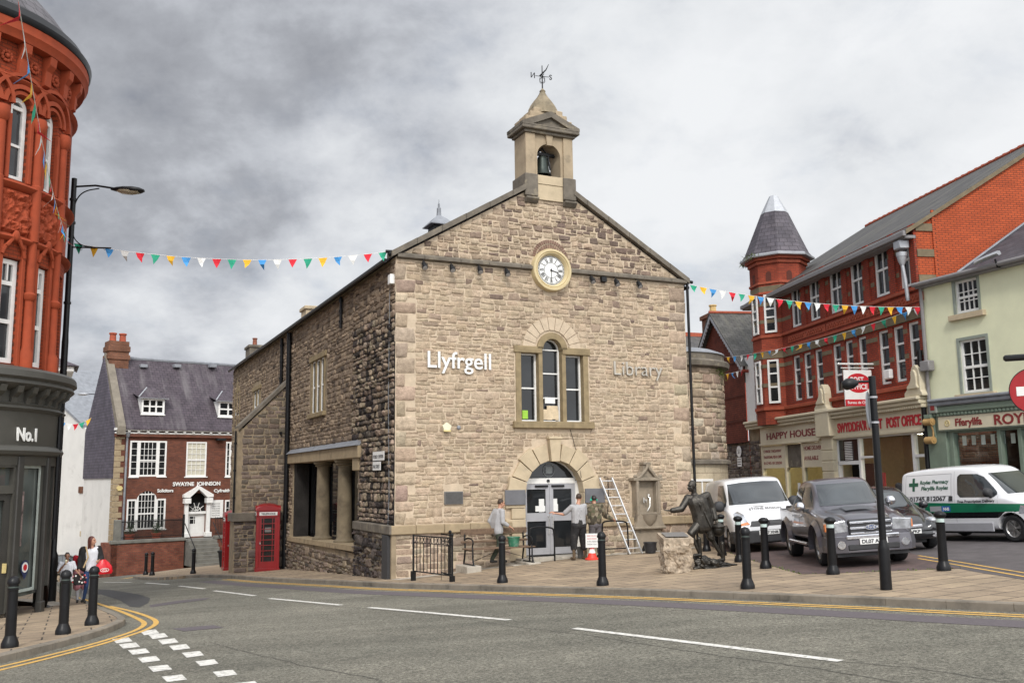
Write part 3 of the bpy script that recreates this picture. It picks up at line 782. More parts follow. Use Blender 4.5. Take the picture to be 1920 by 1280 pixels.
def stroke(b,r0,q0,r1,q1,w,ang,y=-.067):
 c_,s_=cos(ang),sin(ang);d=Vector((r1-r0,q1-q0)).normalized();nn=Vector((-d.y,d.x))*w/2
 P=[(r0+nn.x,q0+nn.y),(r1+nn.x,q1+nn.y),(r1-nn.x,q1-nn.y),(r0-nn.x,q0-nn.y)]
 b.add([(r*c_-q*s_,y,r*s_+q*c_)for r,q in P],[(0,1,2,3)])
for k,s in enumerate(NUM):
 ang=pi/2-k*pi/6;wds={'I':.030,'V':.050,'X':.052};tot=sum(wds[c]for c in s);q=tot/2
 for j,c in enumerate(s):
  w=wds[c];m_=q-w/2;yy=-.067-.0004*j
  if c=='I':stroke(b,.25,m_,.385,m_,.019,ang,yy)
  if c=='V':stroke(b,.385,m_+.018,.25,m_,.017,ang,yy);stroke(b,.385,m_-.018,.25,m_,.009,ang,yy-.0003)
  if c=='X':stroke(b,.385,m_+.019,.25,m_-.019,.017,ang,yy);stroke(b,.385,m_-.019,.25,m_+.019,.009,ang,yy-.0003)
  q-=w
b.obj('numerals',ML('black_iron'),ck)
b=B()
stroke(b,-.06,0,.36,0,.018,-pi/2,-.085);stroke(b,-.04,0,.25,0,.028,pi/2-2*pi*3.5/12,-.078)
b.prism(arcpts(0,0,.03,0,2*pi,16)[:-1],-.09,-.06)
b.obj('hands',ML('black_iron'),ck)
b=B();n=9;r1b,r0b=1.50,DR-.02
angs=[pi*(i)/n for i in range(n+1)]
for i in range(n):
 a0,a1=angs[i]+.012,angs[i+1]-.012
 big=1.52 if i%2==0 else 1.44
 if i==n//2:continue
 P=[(DCX+r0b*cos(a0),DCZ+r0b*sin(a0)),(DCX+big*cos(a0),DCZ+big*sin(a0)),(DCX+big*cos(a1),DCZ+big*sin(a1)),(DCX+r0b*cos(a1),DCZ+r0b*sin(a1))]
 b.prism(P,-.10,.22)
b.prism([(DCX-.13,3.08),(DCX+.13,3.08),(DCX+.19,3.72),(DCX-.19,3.72)],-.17,.2)
b.box(DCX-.22,DCX+.22,-.2,0,3.72,3.80,.01)
b.obj('voussoirs',ML('sandstone_pale'),lib,bev=.012)
for s in(-1,1):
 b=B();z=.30;k=0
 for h in(.42,.34,.40,.30,.40):
  w=.60 if k%2==0 else .42
  x0,x1=(DCX-DR-w,DCX-DR+.02)if s<0 else(DCX+DR-.02,DCX+DR+w)
  b.box(x0,x1,-.09,.22,z+.006,z+h-.006,.012);z+=h;k+=1
 b.obj('door_jamb',ML('sandstone_pale'),lib)
for x0,x1 in((3.22,3.86),(5.82,6.48)):
 b=B();b.box(x0,x1,-.135,-.085,1.86,2.28,.006);b.obj('slate_tablet',ML('slate_plaque'),lib)
b=B();b.box(1.42,1.97,-.06,.0,1.92,2.27,.006);p_=b.obj('plaque',ML('plaque_grey'),lib)
b=B();b.box(1.44,1.95,-.066,-.058,1.94,2.25);b.obj('plaque_face',sm('plaque_dark',(.07,.068,.066),.4,var=.2,vs=12),p_)
dy=.26
b=B();b.box(DCX-.99,DCX-.86,dy,dy+.1,.40,2.52);b.box(DCX+.86,DCX+.99,dy,dy+.1,.40,2.52);b.box(DCX-.86,DCX+.86,dy,dy+.1,2.44,2.60)
oa=arcpts(DCX,DCZ,.99,radians(24),radians(156),20);ia=arcpts(DCX,DCZ,.94,radians(24),radians(156),20)
for i in range(20):b.prism([oa[i],oa[i+1],ia[i+1],ia[i]],dy,dy+.1)
scr=b.obj('door_screen',ML('white_paint'),lib)
b=B();b.face([(DCX+.9,2.6)]+arcpts(DCX,DCZ,.96,radians(27),radians(153),20)+[(DCX-.9,2.6)],(),dy+.05);b.obj('fanlight',ML('window_glass'),scr)
b=B();ring_=[(DCX+.19*cos(a),2.83+.19*sin(a))for a in np.linspace(0,2*pi,24)];b.tube([(x,dy+.035,z)for x,z in ring_],.008,5);b.box(DCX-.11,DCX+.11,dy+.03,dy+.04,2.74,2.93);b.obj('fanlight_sticker',sm('frosted',(.22,.24,.24),.5),scr)
b=B();b.tube([(DCX-.05,dy,2.52),(DCX-.05,dy-.03,2.52)],.045,12);b.obj('sensor',ML('black_iron'),scr)
for s in(-1,1):
 x0,x1=(DCX-.86,DCX-.004)if s<0 else(DCX+.004,DCX+.86)
 b=B();b.face(R4(x0,x1,.41,2.44),[R4(x0+.12,x1-.12,.60,1.36),R4(x0+.12,x1-.12,1.60,2.28)],dy+.02,.05)
 lf=b.obj('door',ML('grey_alu'),lib)
 b=B();b.face(R4(x0+.1,x1-.1,.5,2.35),(),dy+.055);b.obj('pane',ML('window_glass'),lf)
 b=B();hx=x1-.06 if s<0 else x0+.06;b.tube([(hx,dy+.02,1.0),(hx,dy-.05,1.0),(hx,dy-.05,1.5),(hx,dy+.02,1.5)],.012,6);b.obj('handle',ML('steel_letter'),lf)
 b=B();b.box(DCX+s*.06,DCX+s*.48,dy-.04,dy+.02,2.34,2.40,.01);b.obj('door_closer',ML('black_iron'),lf)
 b=B()
 if s<0:b.box(DCX-.34,DCX-.17,dy+.035,dy+.05,1.62,2.0);b.box(DCX-.46,DCX-.14,dy+.03,dy+.045,1.64,1.80)
 else:b.box(DCX+.10,DCX+.26,dy+.035,dy+.05,1.8,2.0);b.box(DCX+.12,DCX+.28,dy+.03,dy+.045,1.63,1.84)
 b.obj('notice',ML('paper'),lf)
b=B();b.box(DCX-1.3,DCX+1.3,-.45,.5,-.4,.38,.012);b.box(DCX-1.7,DCX+1.75,-.8,.0,-.4,.26,.012);b.obj('door_step',ML('concrete_pale'),lib)
b=B();b.box(DCX-1.2,DCX+1.2,.5,1.2,.3,3.3);b.box(wx0-.1,wx1+.1,.5,.7,wz0-.1,wz1+.7);b.obj('dark_interior',ML('dark_inside'),lib)
def flood(px,py):
 u,z=L.fr(px,py,-.25);b=B()
 b.tube([(u,-.02,8.74),(u,-.14,8.72),(u,-.2,z+.08)],.012,6)
 b.tube([(u-.09,-.22,z+.07),(u-.10,-.25,z-.08),(u+.10,-.25,z-.08),(u+.09,-.22,z+.07)],.009,5)
 fl=b.obj('floodlight',ML('black_iron'),lib)
 b=B();b.tube([(u,-.16,z+.10),(u,-.22,z+.03),(u,-.30,z-.09)],[.045,.07,.085],12);b.obj('lamp_head',ML('black_iron'),fl,smooth=40)
 b=B();b.tube([(u,-.302,z-.093),(u,-.306,z-.099)],[.07,.07],12);b.obj('lens',sm('lens_grey',(.35,.35,.36),.2)if 'lens_grey' not in MATS else ML('lens_grey'),fl)
for px,py in((796,497),(848,502),(900,505),(951,510),(1111,524),(1157,529),(1199,533)):flood(px,py)
u,z=L.fr(1133,524,-.1);b=B();b.box(u-.09,u+.09,-.12,.0,z-.07,z+.09,.01);b.obj('junction_box',ML('black_iron'),lib)
u,z=L.sd(731,524,0);b=B();b.box(-.14,.005,.08,.30,8.02,8.30,.015);b.obj('alarm_box',ML('white_paint'),lib)
u,z=L.fr(837,801,-.05);b=B();b.prism([(u+.14*cos(pi/2+2*pi*i/5),z+.14*sin(pi/2+2*pi*i/5))for i in range(5)],-.12,.0);ab=b.obj('alarm_box',sm('ivory',(.72,.68,.50),.5),lib,bev=.01)
b=B();b.prism([(u-.10,z-.12),(u+.10,z-.12),(u+.115,z-.075),(u-.115,z-.075)],-.126,-.119);b.obj('yellow_strip',ML('gilt'),ab)
u,z=L.fr(861,801,-.05);b=B();b.sph((u,-.02,z),(.06,.04,.06));b.obj('wall_bell',ML('lead'),lib,smooth=60)
b=B();b.tube([L.fr(1068,795)[0:1]+(-.035,4.02),(5.62,-.035,3.3),(5.70,-.12,2.6)],.008,4);b.tube([(6.52,-.02,2.62),(6.62,-.1,2.60),(6.66,-.04,2.0),(6.6,-.04,1.42)],.012,5);b.obj('cable',ML('black_iron'),lib)
bf=thing('belfry',None,None);bf.parent=lib
bx0,bx1=4.07,5.70;bc=(bx0+bx1)/2;bd=.80;by0=-.06;zb,zt_=11.20,13.02
for s in(0,1):
 pass
b=B()
op=[(bc-.44,11.72),(bc+.44,11.72)]+arcpts(bc,12.34,.44,0,pi,14)
op=[(bc-.40,11.72),(bc+.40,11.72)]+arcpts(bc,12.36,.40,0,pi,14)
b.face(R4(bx0+.02,bx1-.02,11.1,zt_),[op],by0+.06,bd-.12)
b.face(R4(bx0+.02,bx1-.02,11.1,zt_),[op],by0+bd-.06)
for x0,x1 in((bx0,bx0+.33),(bx1-.33,bx1)):b.box(x0,x1,by0,by0+bd,11.2,zt_,.012)
b.prism([(bc-.08,12.70),(bc+.08,12.70),(bc+.12,13.02),(bc-.12,13.02)],by0-.01,by0+.1)
b.obj('bell_stage',ML('belfry_stone'),bf)
b=B()
for x0,x1 in((bx0-.06,bx0+.38),(bx1-.38,bx1+.06)):
 b.box(x0,x1,by0-.06,by0+bd+.06,11.02,11.72,.02);b.prism([(by0-.06,10.98),(by0+.3,10.98),(by0+.3,10.82),(by0-.0,10.82),(by0-.12,10.93),(by0-.12,10.98)],x0+.02,x1-.0,'x')
b.obj('pedestal',ML('weathered_stone'),bf)
b=B();b.box(bx0+.37,bx1-.37,by0+.01,by0+bd-.02,10.95,11.43,.008);b.box(bx0+.37,bx1-.37,by0-.005,by0+bd,11.44,11.72,.008);b.obj('new_blocks',ML('sandstone_pale'),bf)
b=B();o1=.20
b.box(bx0-.06,bx1+.06,by0-.06,by0+bd+.06,zt_,zt_+.09,.01)
b.box(bx0-.17,bx1+.17,by0-.17,by0+bd+.17,zt_+.09,zt_+.20,.02)
hw=(bx1-bx0)/2+.17
for y0,y1 in((by0-.17,by0+.02),(by0+bd-.02,by0+bd+.17)):
 P=[(bc-hw,zt_+.20),(bc+hw,zt_+.20),(bc+hw,zt_+.30),(bc,zt_+.72),(bc-hw,zt_+.30)]
 H_=[(bc-hw+.35,zt_+.24),(bc+hw-.35,zt_+.24),(bc,zt_+.53)]
 b.face(P,[H_]if y0<by0 else[],y0,.16 if y0<by0 else .2)
 if y0<by0:b.face(H_,(),y0+.10)
b.prism([(bc-hw,zt_+.20),(bc+hw,zt_+.20),(bc+hw,zt_+.30),(bc,zt_+.71),(bc-hw,zt_+.30)],by0-.05,by0+bd+.15)
b.obj('pediment',ML('weathered_stone'),bf)
b=B();yc=by0+bd/2
b.box(bc-.80,bc+.80,yc-.42,yc+.42,zt_+.25,zt_+.55,.02);b.box(bc-.64,bc+.64,yc-.40,yc+.40,zt_+.5,zt_+.72,.02);b.box(bc-.50,bc+.50,yc-.38,yc+.38,zt_+.6,zt_+.86,.02)
b.obj('stepped_base',ML('belfry_stone'),bf)
b=B();b.lathe([(.50,.76),(.48,.86),(.45,1.0),(.38,1.14),(.28,1.28),(.18,1.40),(.12,1.50),(.085,1.57),(.10,1.61),(.05,1.66),(.02,1.70)],(bc,yc,zt_-.02),8,a0=pi/8)
b.obj('cap',sm('cap_stone',(.25,.205,.14),.88,var=.25,vs=3,bp=.4,dirt=((.11,.095,.07),2,.55)),bf)
b=B();b.lathe([(.02,.62),(.10,.60),(.15,.55),(.17,.45),(.185,.25),(.215,.10),(.27,.0),(.28,-.02),(.25,-.015),(.2,.06)],(bc-.05,yc,11.88),20,cap=False)
b.obj('bell',ML('bronze_bell'),bf,smooth=50)
b=B();b.box(bc-.42,bc+.42,yc-.05,yc+.05,12.48,12.58,.01);b.tube([(bc-.05,yc,12.60),(bc-.05,yc,12.46)],.05,8);b.tube([(bc-.2,yc,12.58),(bc-.05,yc,12.72),(bc+.1,yc,12.58)],.03,6);b.tube([(bc+.12,yc-.03,12.6),(bc+.16,yc-.05,12.2),(bc+.2,yc-.05,12.05)],.03,6);b.tube([(bc-.05,yc,11.9),(bc-.05,yc,11.76)],[.012,.03],6)
b.obj('headstock',ML('black_iron'),bf)
b=B();vz=zt_+1.66
b.tube([(bc,yc,vz-.05),(bc,yc,vz+.78)],[.022,.014],6)
b.tube([(bc-.22,yc+.04,vz+.42),(bc+.22,yc-.04,vz+.42)],.010,5);b.tube([(bc-.04,yc-.2,vz+.42),(bc+.04,yc+.2,vz+.42)],.010,5)
for k in range(4):
 a=pi/2*k+.3;b.tube([(bc+.12*cos(a)*cos(t),yc+.12*sin(a)*cos(t),vz+.30+.1*sin(t))for t in np.linspace(0,2*pi,10)],.007,4)
b.tube([(bc+.02,yc+.2,vz+.52),(bc+.09,yc-.1,vz+.62),(bc+.11,yc-.24,vz+.74)],[.03,.018,.008],5)
wv=b.obj('weather_vane',ML('black_iron'),bf)
text('compass_letter','S',.24,ML('black_iron'),bf,(bc+.22,yc-.04,vz+.34));text('compass_letter','И',.24,ML('black_iron'),bf,(bc-.40,yc+.04,vz+.34))
b=B();e=.22;ez=EV-e*slope
for s in(0,1):
 X=(lambda x:x)if s==0 else(lambda x:WDT-x)
 b.add([(X(-e),.22,ez+.09),(X(AX),.22,AZ+.09),(X(AX),DEP,AZ+.09),(X(-e),DEP,ez+.09),(X(-e),.22,ez+.02),(X(AX),.22,AZ+.02),(X(AX),DEP,AZ+.02),(X(-e),DEP,ez+.02)],[(0,1,2,3),(4,7,6,5),(0,3,7,4),(0,4,5,1),(3,2,6,7)])
rf=b.obj('roof',ML('slate'),lib)
b=B();b.tube([(-e-.05,.15,ez+.03),(-e-.05,DEP,ez+.03)],.065,8);b.tube([(WDT+e+.05,.15,ez+.03),(WDT+e+.05,DEP,ez+.03)],.065,8);b.obj('gutter',ML('black_paint'),lib)
b=B();b.sph((-.14,.0,8.86),(.11,.08,.10),10,6);b.tube([(-.30,.0,8.90),(-.05,-.05,8.90)],.05,8);b.tube([(WDT+.05,-.02,8.85),(WDT+.34,0,8.83)],.055,8);b.obj('gutter_end',ML('black_paint'),lib)
cu=thing('ventilator',None,None);cu.parent=lib
vv=L.sd(823,432,3.6)[0]
zv=EV+3.6*slope
cu.location=(3.6,vv,zv*.20+.10);cu.scale=(.80,.80,.80)
b=B()
b.box(-.38,.38,-.38,.38,zv-.4,zv+.72)
for s in(-1,1):
 for i in range(3):b.box(-.30,.30,s*.41,s*.37,zv+.3+i*.13,zv+.36+i*.13)
b.obj('louvre_box',ML('black_iron'),cu)
b=B();b.lathe([(.82,.72),(.82,.76),(.42,1.05),(.12,1.24),(.10,1.6),(.05,1.62),(.05,1.8),(.02,1.82),(.01,2.0)],(0,0,zv),4,a0=pi/4);b.obj('lead_cap',ML('lead'),cu)
for px,py,u,w,pots in((585,577,.9,.9,0),(466,657,.9,1.3,1)):
 v,z=L.sd(px,py,u);c=thing('chimney',None,None);c.parent=lib;c.location=(u,v if v<DEP else DEP-1,0)
 z=min(z,10.9)
 b=B();b.box(-.35,.35,-w/2,w/2,8.5,z);b.box(-.42,.42,-w/2-.07,w/2+.07,z-.15,z,.02);b.obj('stack',ML('weathered_stone' if pots else 'sandstone_pale'),c)
 if pots:b=B();b.lathe([(.13,0),(.11,.35),(.14,.38),(.14,.43)],(0,-.2,z),10);b.obj('chimney_pot',ML('brick_red_loose'),c)
ops=[[(3.6,.62),(12.9,.42),(12.9,3.30),(3.6,3.30)],R4(7.95,9.95,5.02,6.95),R4(20.6,22.3,5.4,6.95)]
def rev(h):return h
b=B(SIDE);b.face([(0.02,-1.2),(DEP,-5),(DEP,EV),(0.02,EV)],ops,.004,.55)
b.obj('side_wall',ML('mortar_side'),lib,label='weathered brown side wall along the street')
b=B(SIDE);b.face([(0.0,-1.2),(3.45,-1.5),(3.45,3.0),(4.1,5.6),(4.4,7.1),(3.6,7.6),(1.2,7.2),(0,7.8)],(),-.002);b.obj('sooty_patch',ML('soot_mortar'),lib)
b=B();b.box(WDT-.45,WDT,.5,DEP,-2,EV);b.box(.5,WDT,DEP-.4,DEP,-5,EV);b.face([(0,EV),(WDT,EV),(AX,AZ)],(),DEP);b.obj('rear_walls',ML('mortar_side'),lib)
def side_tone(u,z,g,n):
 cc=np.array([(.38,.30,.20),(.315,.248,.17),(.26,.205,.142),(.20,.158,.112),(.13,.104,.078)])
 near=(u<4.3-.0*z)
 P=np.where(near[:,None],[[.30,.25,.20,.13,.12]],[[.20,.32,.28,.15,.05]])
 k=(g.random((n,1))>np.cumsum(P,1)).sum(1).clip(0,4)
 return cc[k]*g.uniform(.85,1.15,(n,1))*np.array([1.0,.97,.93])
soot=[(0,4.3,1.42,7.2)]
sh=[(3.5,13.0,.3,3.75),(7.6,10.3,4.85,7.15),(20.2,22.6,5.2,7.2)]
rubble('stonework',ML('soot_stone'),lib,.05,4.3,1.42,7.3,sidef,tones((5,(.38,.30,.20)),(3,(.28,.22,.15)),(2,(.15,.12,.09)),(2,(.06,.05,.042))),21,rects=sh,H=(.10,.22),Wd=(.12,.36),relief=(.012,.062),joint=.018,rnd=.45,split=.5)
rubble('stonework',ML('rubble_stone'),lib,.05,4.3,7.3,EV-.1,sidef,side_tone,22,H=(.14,.28),Wd=(.18,.5),relief=(.006,.035),joint=.012)
rubble('stonework',ML('rubble_stone'),lib,4.3,DEP,.9,EV-.1,sidef,side_tone,23,rects=sh,H=(.11,.24),Wd=(.15,.45),relief=(.003,.032),joint=.010,rnd=.2,lip=-.005)
rubble('stonework',ML('soot_stone'),lib,.1,3.5,-.9,1.16,lambda U,Z,D:(-D-.12,U,Z),tones((2,(.12,.10,.08)),(2,(.06,.052,.045)),(1,(.22,.18,.13))),24,rects=[(-1,.55,-1,2)],H=(.16,.34),Wd=(.2,.6),relief=(.01,.07),joint=.015,rnd=.3)
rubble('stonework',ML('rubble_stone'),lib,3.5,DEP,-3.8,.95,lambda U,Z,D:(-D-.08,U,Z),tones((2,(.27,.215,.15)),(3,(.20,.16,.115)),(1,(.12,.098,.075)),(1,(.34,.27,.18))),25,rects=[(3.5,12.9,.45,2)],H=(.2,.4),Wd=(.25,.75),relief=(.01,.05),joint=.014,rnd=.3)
b=B();b.box(-.12,.01,-.12,3.5,-1.3,1.17);b.box(-.08,.01,3.5,DEP,-4.6,.42);b.box(-.09,.01,12.9,DEP,.40,.93);b.obj('side_plinth',ML('mortar_side'),lib)
b=B();b.box(-.20,-.11,-.02,.50,-1.2,1.14,.01);b.obj('dark_pilaster',sm('dark_panel',(.035,.035,.037),.6),lib)
b=B(SIDE);x=-.19
while x<2.9:b.box(x+.004,x+.9-.004,-.20,.02,1.16,1.40,.02);x+=.92
b.obj('band_course',ML('weathered_stone'),lib)
b=B(SIDE);b.add([(3.4,-.16,.50),(13.0,-.16,.30),(13.0,.55,.30),(3.4,.55,.50),(3.4,-.16,.66),(13.0,-.16,.46),(13.0,.55,.46),(3.4,.55,.66)],[(0,3,2,1),(4,5,6,7),(0,1,5,4),(1,2,6,5),(2,3,7,6),(3,0,4,7)]);b.obj('loggia_sill',ML('sandstone'),lib)
b=B(SIDE);b.box(3.2,13.4,-.13,.5,3.28,3.66,.02);b.box(3.35,4.0,-.08,.5,2.9,3.3,.02);lt=b.obj('lintel',ML('sandstone'),lib)
b=B(SIDE);b.add([(3.2,-.2,3.66),(13.4,-.2,3.66),(13.4,.0,3.84),(3.2,.0,3.84),(3.2,0,3.66),(13.4,0,3.66)],[(0,1,2,3),(0,3,4),(1,5,2),(0,4,5,1)]);b.obj('lead_flashing',ML('lead'),lt)
for v,r in((6.0,.25),(8.95,.25)):
 b=B();zz_=.62-(v-3.5)*.02
 b.lathe([(r+.10,zz_),(r+.10,zz_+.1),(r+.03,zz_+.14),(r,zz_+.2),(r-.01,1.8),(r-.03,3.08),(r+.05,3.12),(r+.02,3.16),(r+.09,3.20),(r+.10,3.29)],(.24,v,0),20);b.obj('column',ML('column_stone'),lib,smooth=35)
b=B();b.box(.75,.8,3.4,13.0,.2,3.4);bk=b.obj('loggia_glazing',ML('window_glass'),lib)
b=B(SIDE)
for v in(3.8,5.2,6.9,8.1,9.9,11.4,12.7):b.box(v-.04,v+.04,.68,.76,.4,3.35)
b.box(3.5,12.9,.69,.755,.35,.6);b.obj('glazing_bars',ML('black_iron'),bk)
b=B(SIDE);b.box(12.55,13.3,.05,.56,.42,3.29);b.obj('loggia_pier',ML('soot_mortar'),lib)
def mull(v0,v1,z0,z1,n):
 b=B(SIDE);b.box(v0-.02,v0+.10,-.03,.1,z0,z1);b.box(v1-.10,v1+.02,-.03,.1,z0,z1);w=(v1-v0)/n
 for i in range(1,n):b.box(v0+w*i-.06,v0+w*i+.06,-.02,.1,z0,z1)
 b.box(v0-.25,v1+.25,-.07,.3,z1,z1+.2,.01);b.box(v0-.2,v1+.2,-.12,.3,z0-.16,z0,.01)
 m_=b.obj('mullioned_window',ML('brown_stone'),lib)
 for i in range(n):
  a,c=v0+w*i+.06,v0+w*(i+1)-.06
  b=B(SIDE);b.face(R4(a,c,z0,z1),[R4(a+.05,c-.05,z0+.05,z1-.05)],.02,.03);b.box(a,c,.03,.05,(z0+z1)/2-.03,(z0+z1)/2+.03)
  b.obj('casement',ML('white_paint'),m_)
  b=B(SIDE);b.face(R4(a,c,z0,z1),(),.045);b.obj('pane',ML('window_glass'),m_)
mull(7.95,9.95,5.02,6.95,3);mull(20.6,22.3,5.4,6.95,2)
b=B(SIDE);b.box(26.4,26.6,-.04,.1,5.5,7.4);b.box(28.1,28.3,-.04,.1,5.5,7.4);b.box(27.25,27.45,-.04,.1,5.5,7.6);b.box(26.3,28.4,-.1,.1,5.3,5.5);b.prism([(26.6,7.4),(28.1,7.4),(27.35,8.2)],-.03,.0);nb=b.obj('lancet_window',ML('brown_stone'),lib)
b=B(SIDE);b.face(R4(26.6,28.1,5.5,7.4),(),-.008);b.obj('pane',ML('window_glass'),nb)
b=B(SIDE);b.box(26.5,26.7,-.04,.1,1.7,3.6);b.box(28.0,28.2,-.04,.1,1.7,3.6);b.box(26.4,28.3,-.05,.1,3.6,3.8);nb=b.obj('low_window',ML('brown_stone'),lib)
b=B(SIDE);b.face(R4(26.7,28.0,1.7,3.6),(),-.008);b.obj('pane',ML('window_glass'),nb)
b=B();BV=14.0
b.prism([(-2.0,-3),(0.02,-3),(0.02,6.6),(-1.78,4.72),(-2.0,4.72)],BV,BV+.9);bw=b.obj('buttress',ML('mortar_side'),lib)
rubble('stonework',ML('rubble_stone'),lib,-1.80,.0,-2.6,6.4,lambda U,Z,D:(U,BV-D,Z),tones((2,(.25,.20,.14)),(3,(.20,.16,.115)),(2,(.16,.13,.095)),(1,(.30,.24,.165))),31,lim=lambda z,a,b_:(max(a,(z-4.72)/(6.6-4.72)*1.78-1.74 if z>4.72 else a),b_),H=(.13,.26),Wd=(.18,.5),relief=(.002,.012),joint=.009,split=.4)
b=B();b.prism([(-1.98,4.62),(.02,6.62),(.02,6.80),(-1.98,4.80)],BV-.08,BV+.95);b.obj('buttress_coping',ML('weathered_stone'),lib);b=B();b.box(-2.15,.45,BV-.22,BV+1.0,1.05,1.38,.02);b.obj('band_course',ML('weathered_stone'),lib)
rubble('stonework',ML('rubble_stone'),lib,-2.05,.0,-2.6,1.05,lambda U,Z,D:(U,BV-.1-D,Z),tones((2,(.24,.20,.15)),(3,(.17,.14,.11)),(1,(.11,.09,.075))),32,H=(.2,.4),Wd=(.3,.7),relief=(.005,.03),joint=.012)
b=B();b.box(-2.05,0,BV-.1,BV+.95,-3,1.06);b.obj('buttress_plinth',ML('mortar_side'),lib)
for pts,r in(([(-.12,13.6,8.6),(-.12,13.6,-.3),(-.12,13.55,-1.5)],.10),([(-.1,15.2,8.6),(-.1,15.2,6.5)],.07),([(-.08,5.6,8.65),(-.08,5.6,7.6)],.05),([(-.30,14.0,4.5),(-.30,13.9,4.5)],.04),([(-2.08,BV-.05,4.6),(-2.08,BV-.05,1.4)],.04)):
 b=B();b.tube(pts,r,10)
 for k in range(3):
  z=pts[0][2]+(pts[1][2]-pts[0][2])*(k+.5)/3;b.lathe([(r+.02,z),(r+.02,z+.08)],(pts[0][0],pts[0][1],0),10)
 b.obj('rainwater_pipe',ML('black_paint'),lib,smooth=40)
b=B();b.tube([(WDT+.10,-.05,8.8),(WDT+.08,-.06,4.),(WDT+.08,-.06,.2)],.045,8);b.obj('rainwater_pipe',ML('black_paint'),lib,smooth=40)
b=B();b.tube([(-.04,.42,7.9),(-.05,.45,4.8),(-.06,.3,2.2),(-.05,.42,1.4)],.010,4);b.obj('cable',ML('lead'),lib)
tw=thing('round_tower',None,None);tw.parent=lib
TU,TV,TR=11.35,3.6,2.05;tw.location=(TU,TV,0)
def cyl(R):return lambda U,Z,D:((R+D)*np.cos(U/R),(R+D)*np.sin(U/R),Z)
b=B();b.lathe([(TR-.02,-1),(TR-.02,6.5)],(0,0,0),48);b.obj('tower_wall',ML('mortar_cream'),tw,smooth=30)
a0,a1=-pi*1.05,.35
rubble('stonework',ML('rubble_stone'),tw,a0*TR,a1*TR,3.15,6.3,cyl(TR-.015),tones((4,(.44,.345,.225)),(3,(.36,.28,.185)),(1,(.52,.43,.30)),(1,(.27,.205,.135))),41,H=(.2,.36),Wd=(.25,.6),relief=(.008,.03),joint=.014,split=.3)
b=B();b.lathe([(TR,6.28),(TR+.22,6.34),(TR+.24,6.5),(TR+.18,6.56),(TR+.05,6.6),(TR+.05,6.8)],(0,0,0),48);b.obj('tower_cornice',ML('weathered_stone'),tw,smooth=35);b=B();b.lathe([(TR,2.98),(TR+.14,3.0),(TR+.14,3.1),(TR,3.16)],(0,0,0),48);b.obj('tower_cornice',ML('weathered_stone'),tw,smooth=35)
b=B();b.lathe([(TR+.1,6.80),(TR+.06,6.86),(TR-.3,7.0),(.1,7.3)],(0,0,0),48);b.obj('tower_roof',ML('lead'),tw,smooth=35)
b=B();b.lathe([(TR+.02,-1),(TR+.02,2.98)],(0,0,0),48)
b.obj('ashlar_base',brick('ashlar',(.50,.42,.30),(.46,.38,.27),(.25,.2,.14),.8,.9,'ang',ms=.012,sc=2.07,bp=.3),tw,smooth=30)
tx=lambda x,y,z:((TR+.03-y)*sin(x/TR-0.0),-(TR+.03-y)*cos(x/TR),z)
sash(tw,-.55,.35,1.1,2.5,-.03,2,2,ML('white_paint'),ML('window_glass'),fw=.08,bar=.05,xf=tx,cut=.15)
sm('ivy',(.10,.13,.03),.8,var=.5,vs=12)
b=B();r_=random.Random(2)
for i in range(260):
 a=-1.0+r_.gauss(0,.14);z=6.25+r_.gauss(-.06,.12);R_=TR+r_.uniform(.0,.12);p=Vector((R_*cos(a),R_*sin(a),z));s=.035
 b.add([p+Vector((r_.uniform(-s,s),r_.uniform(-s,s),r_.uniform(-s,s)))for _ in range(3)],[(0,1,2)])
b.obj('moss',ML('ivy'),tw)
sg=thing('lettered_sign','large raised silver letters spelling Llyfrgell on the library front, left of the window','sign',L.w(.88,-.04,5.70),LA)
for ch,x in zip('Llyfrgell',(0,.34,.47,.75,.90,1.12,1.44,1.77,1.90)):pass
text('letters','Llyfrgell',.66,ML('steel_letter'),sg,(0,0,0),ext=.03,off=.006,width=1.93)
sg=thing('lettered_sign','large raised silver letters spelling Library on the library front, right of the window','sign',L.w(6.92,-.04,5.70),LA)
text('letters','Library',.62,sm('dull_letter',(.47,.44,.39),.5,metal=.3),sg,(0,0,0),ext=.03,off=-.006,width=1.76)
sn=thing('street_name_sign','small white bilingual street name plate on the blackened side wall corner','sign',L.w(-.12,.55,3.1),LA)
b=B(SIDE);b.box(.0,1.05,-.02,.0,.05,.30,.004);b.box(.32,1.05,-.02,.0,-.22,.02,.004);b.obj('plates',ML('white_paint'),sn)
SM=lambda x,y,z:(y,1.0-x,z)
text('lettering','FFORDD Y DYFFRYN',.14,ML('print_ink'),sn,(.0,-.022,.11),ext=.003,width=.95,xf=SM);text('lettering','VALE STREET',.14,ML('print_ink'),sn,(.0,-.022,-.16),ext=.003,width=.62,xf=SM)
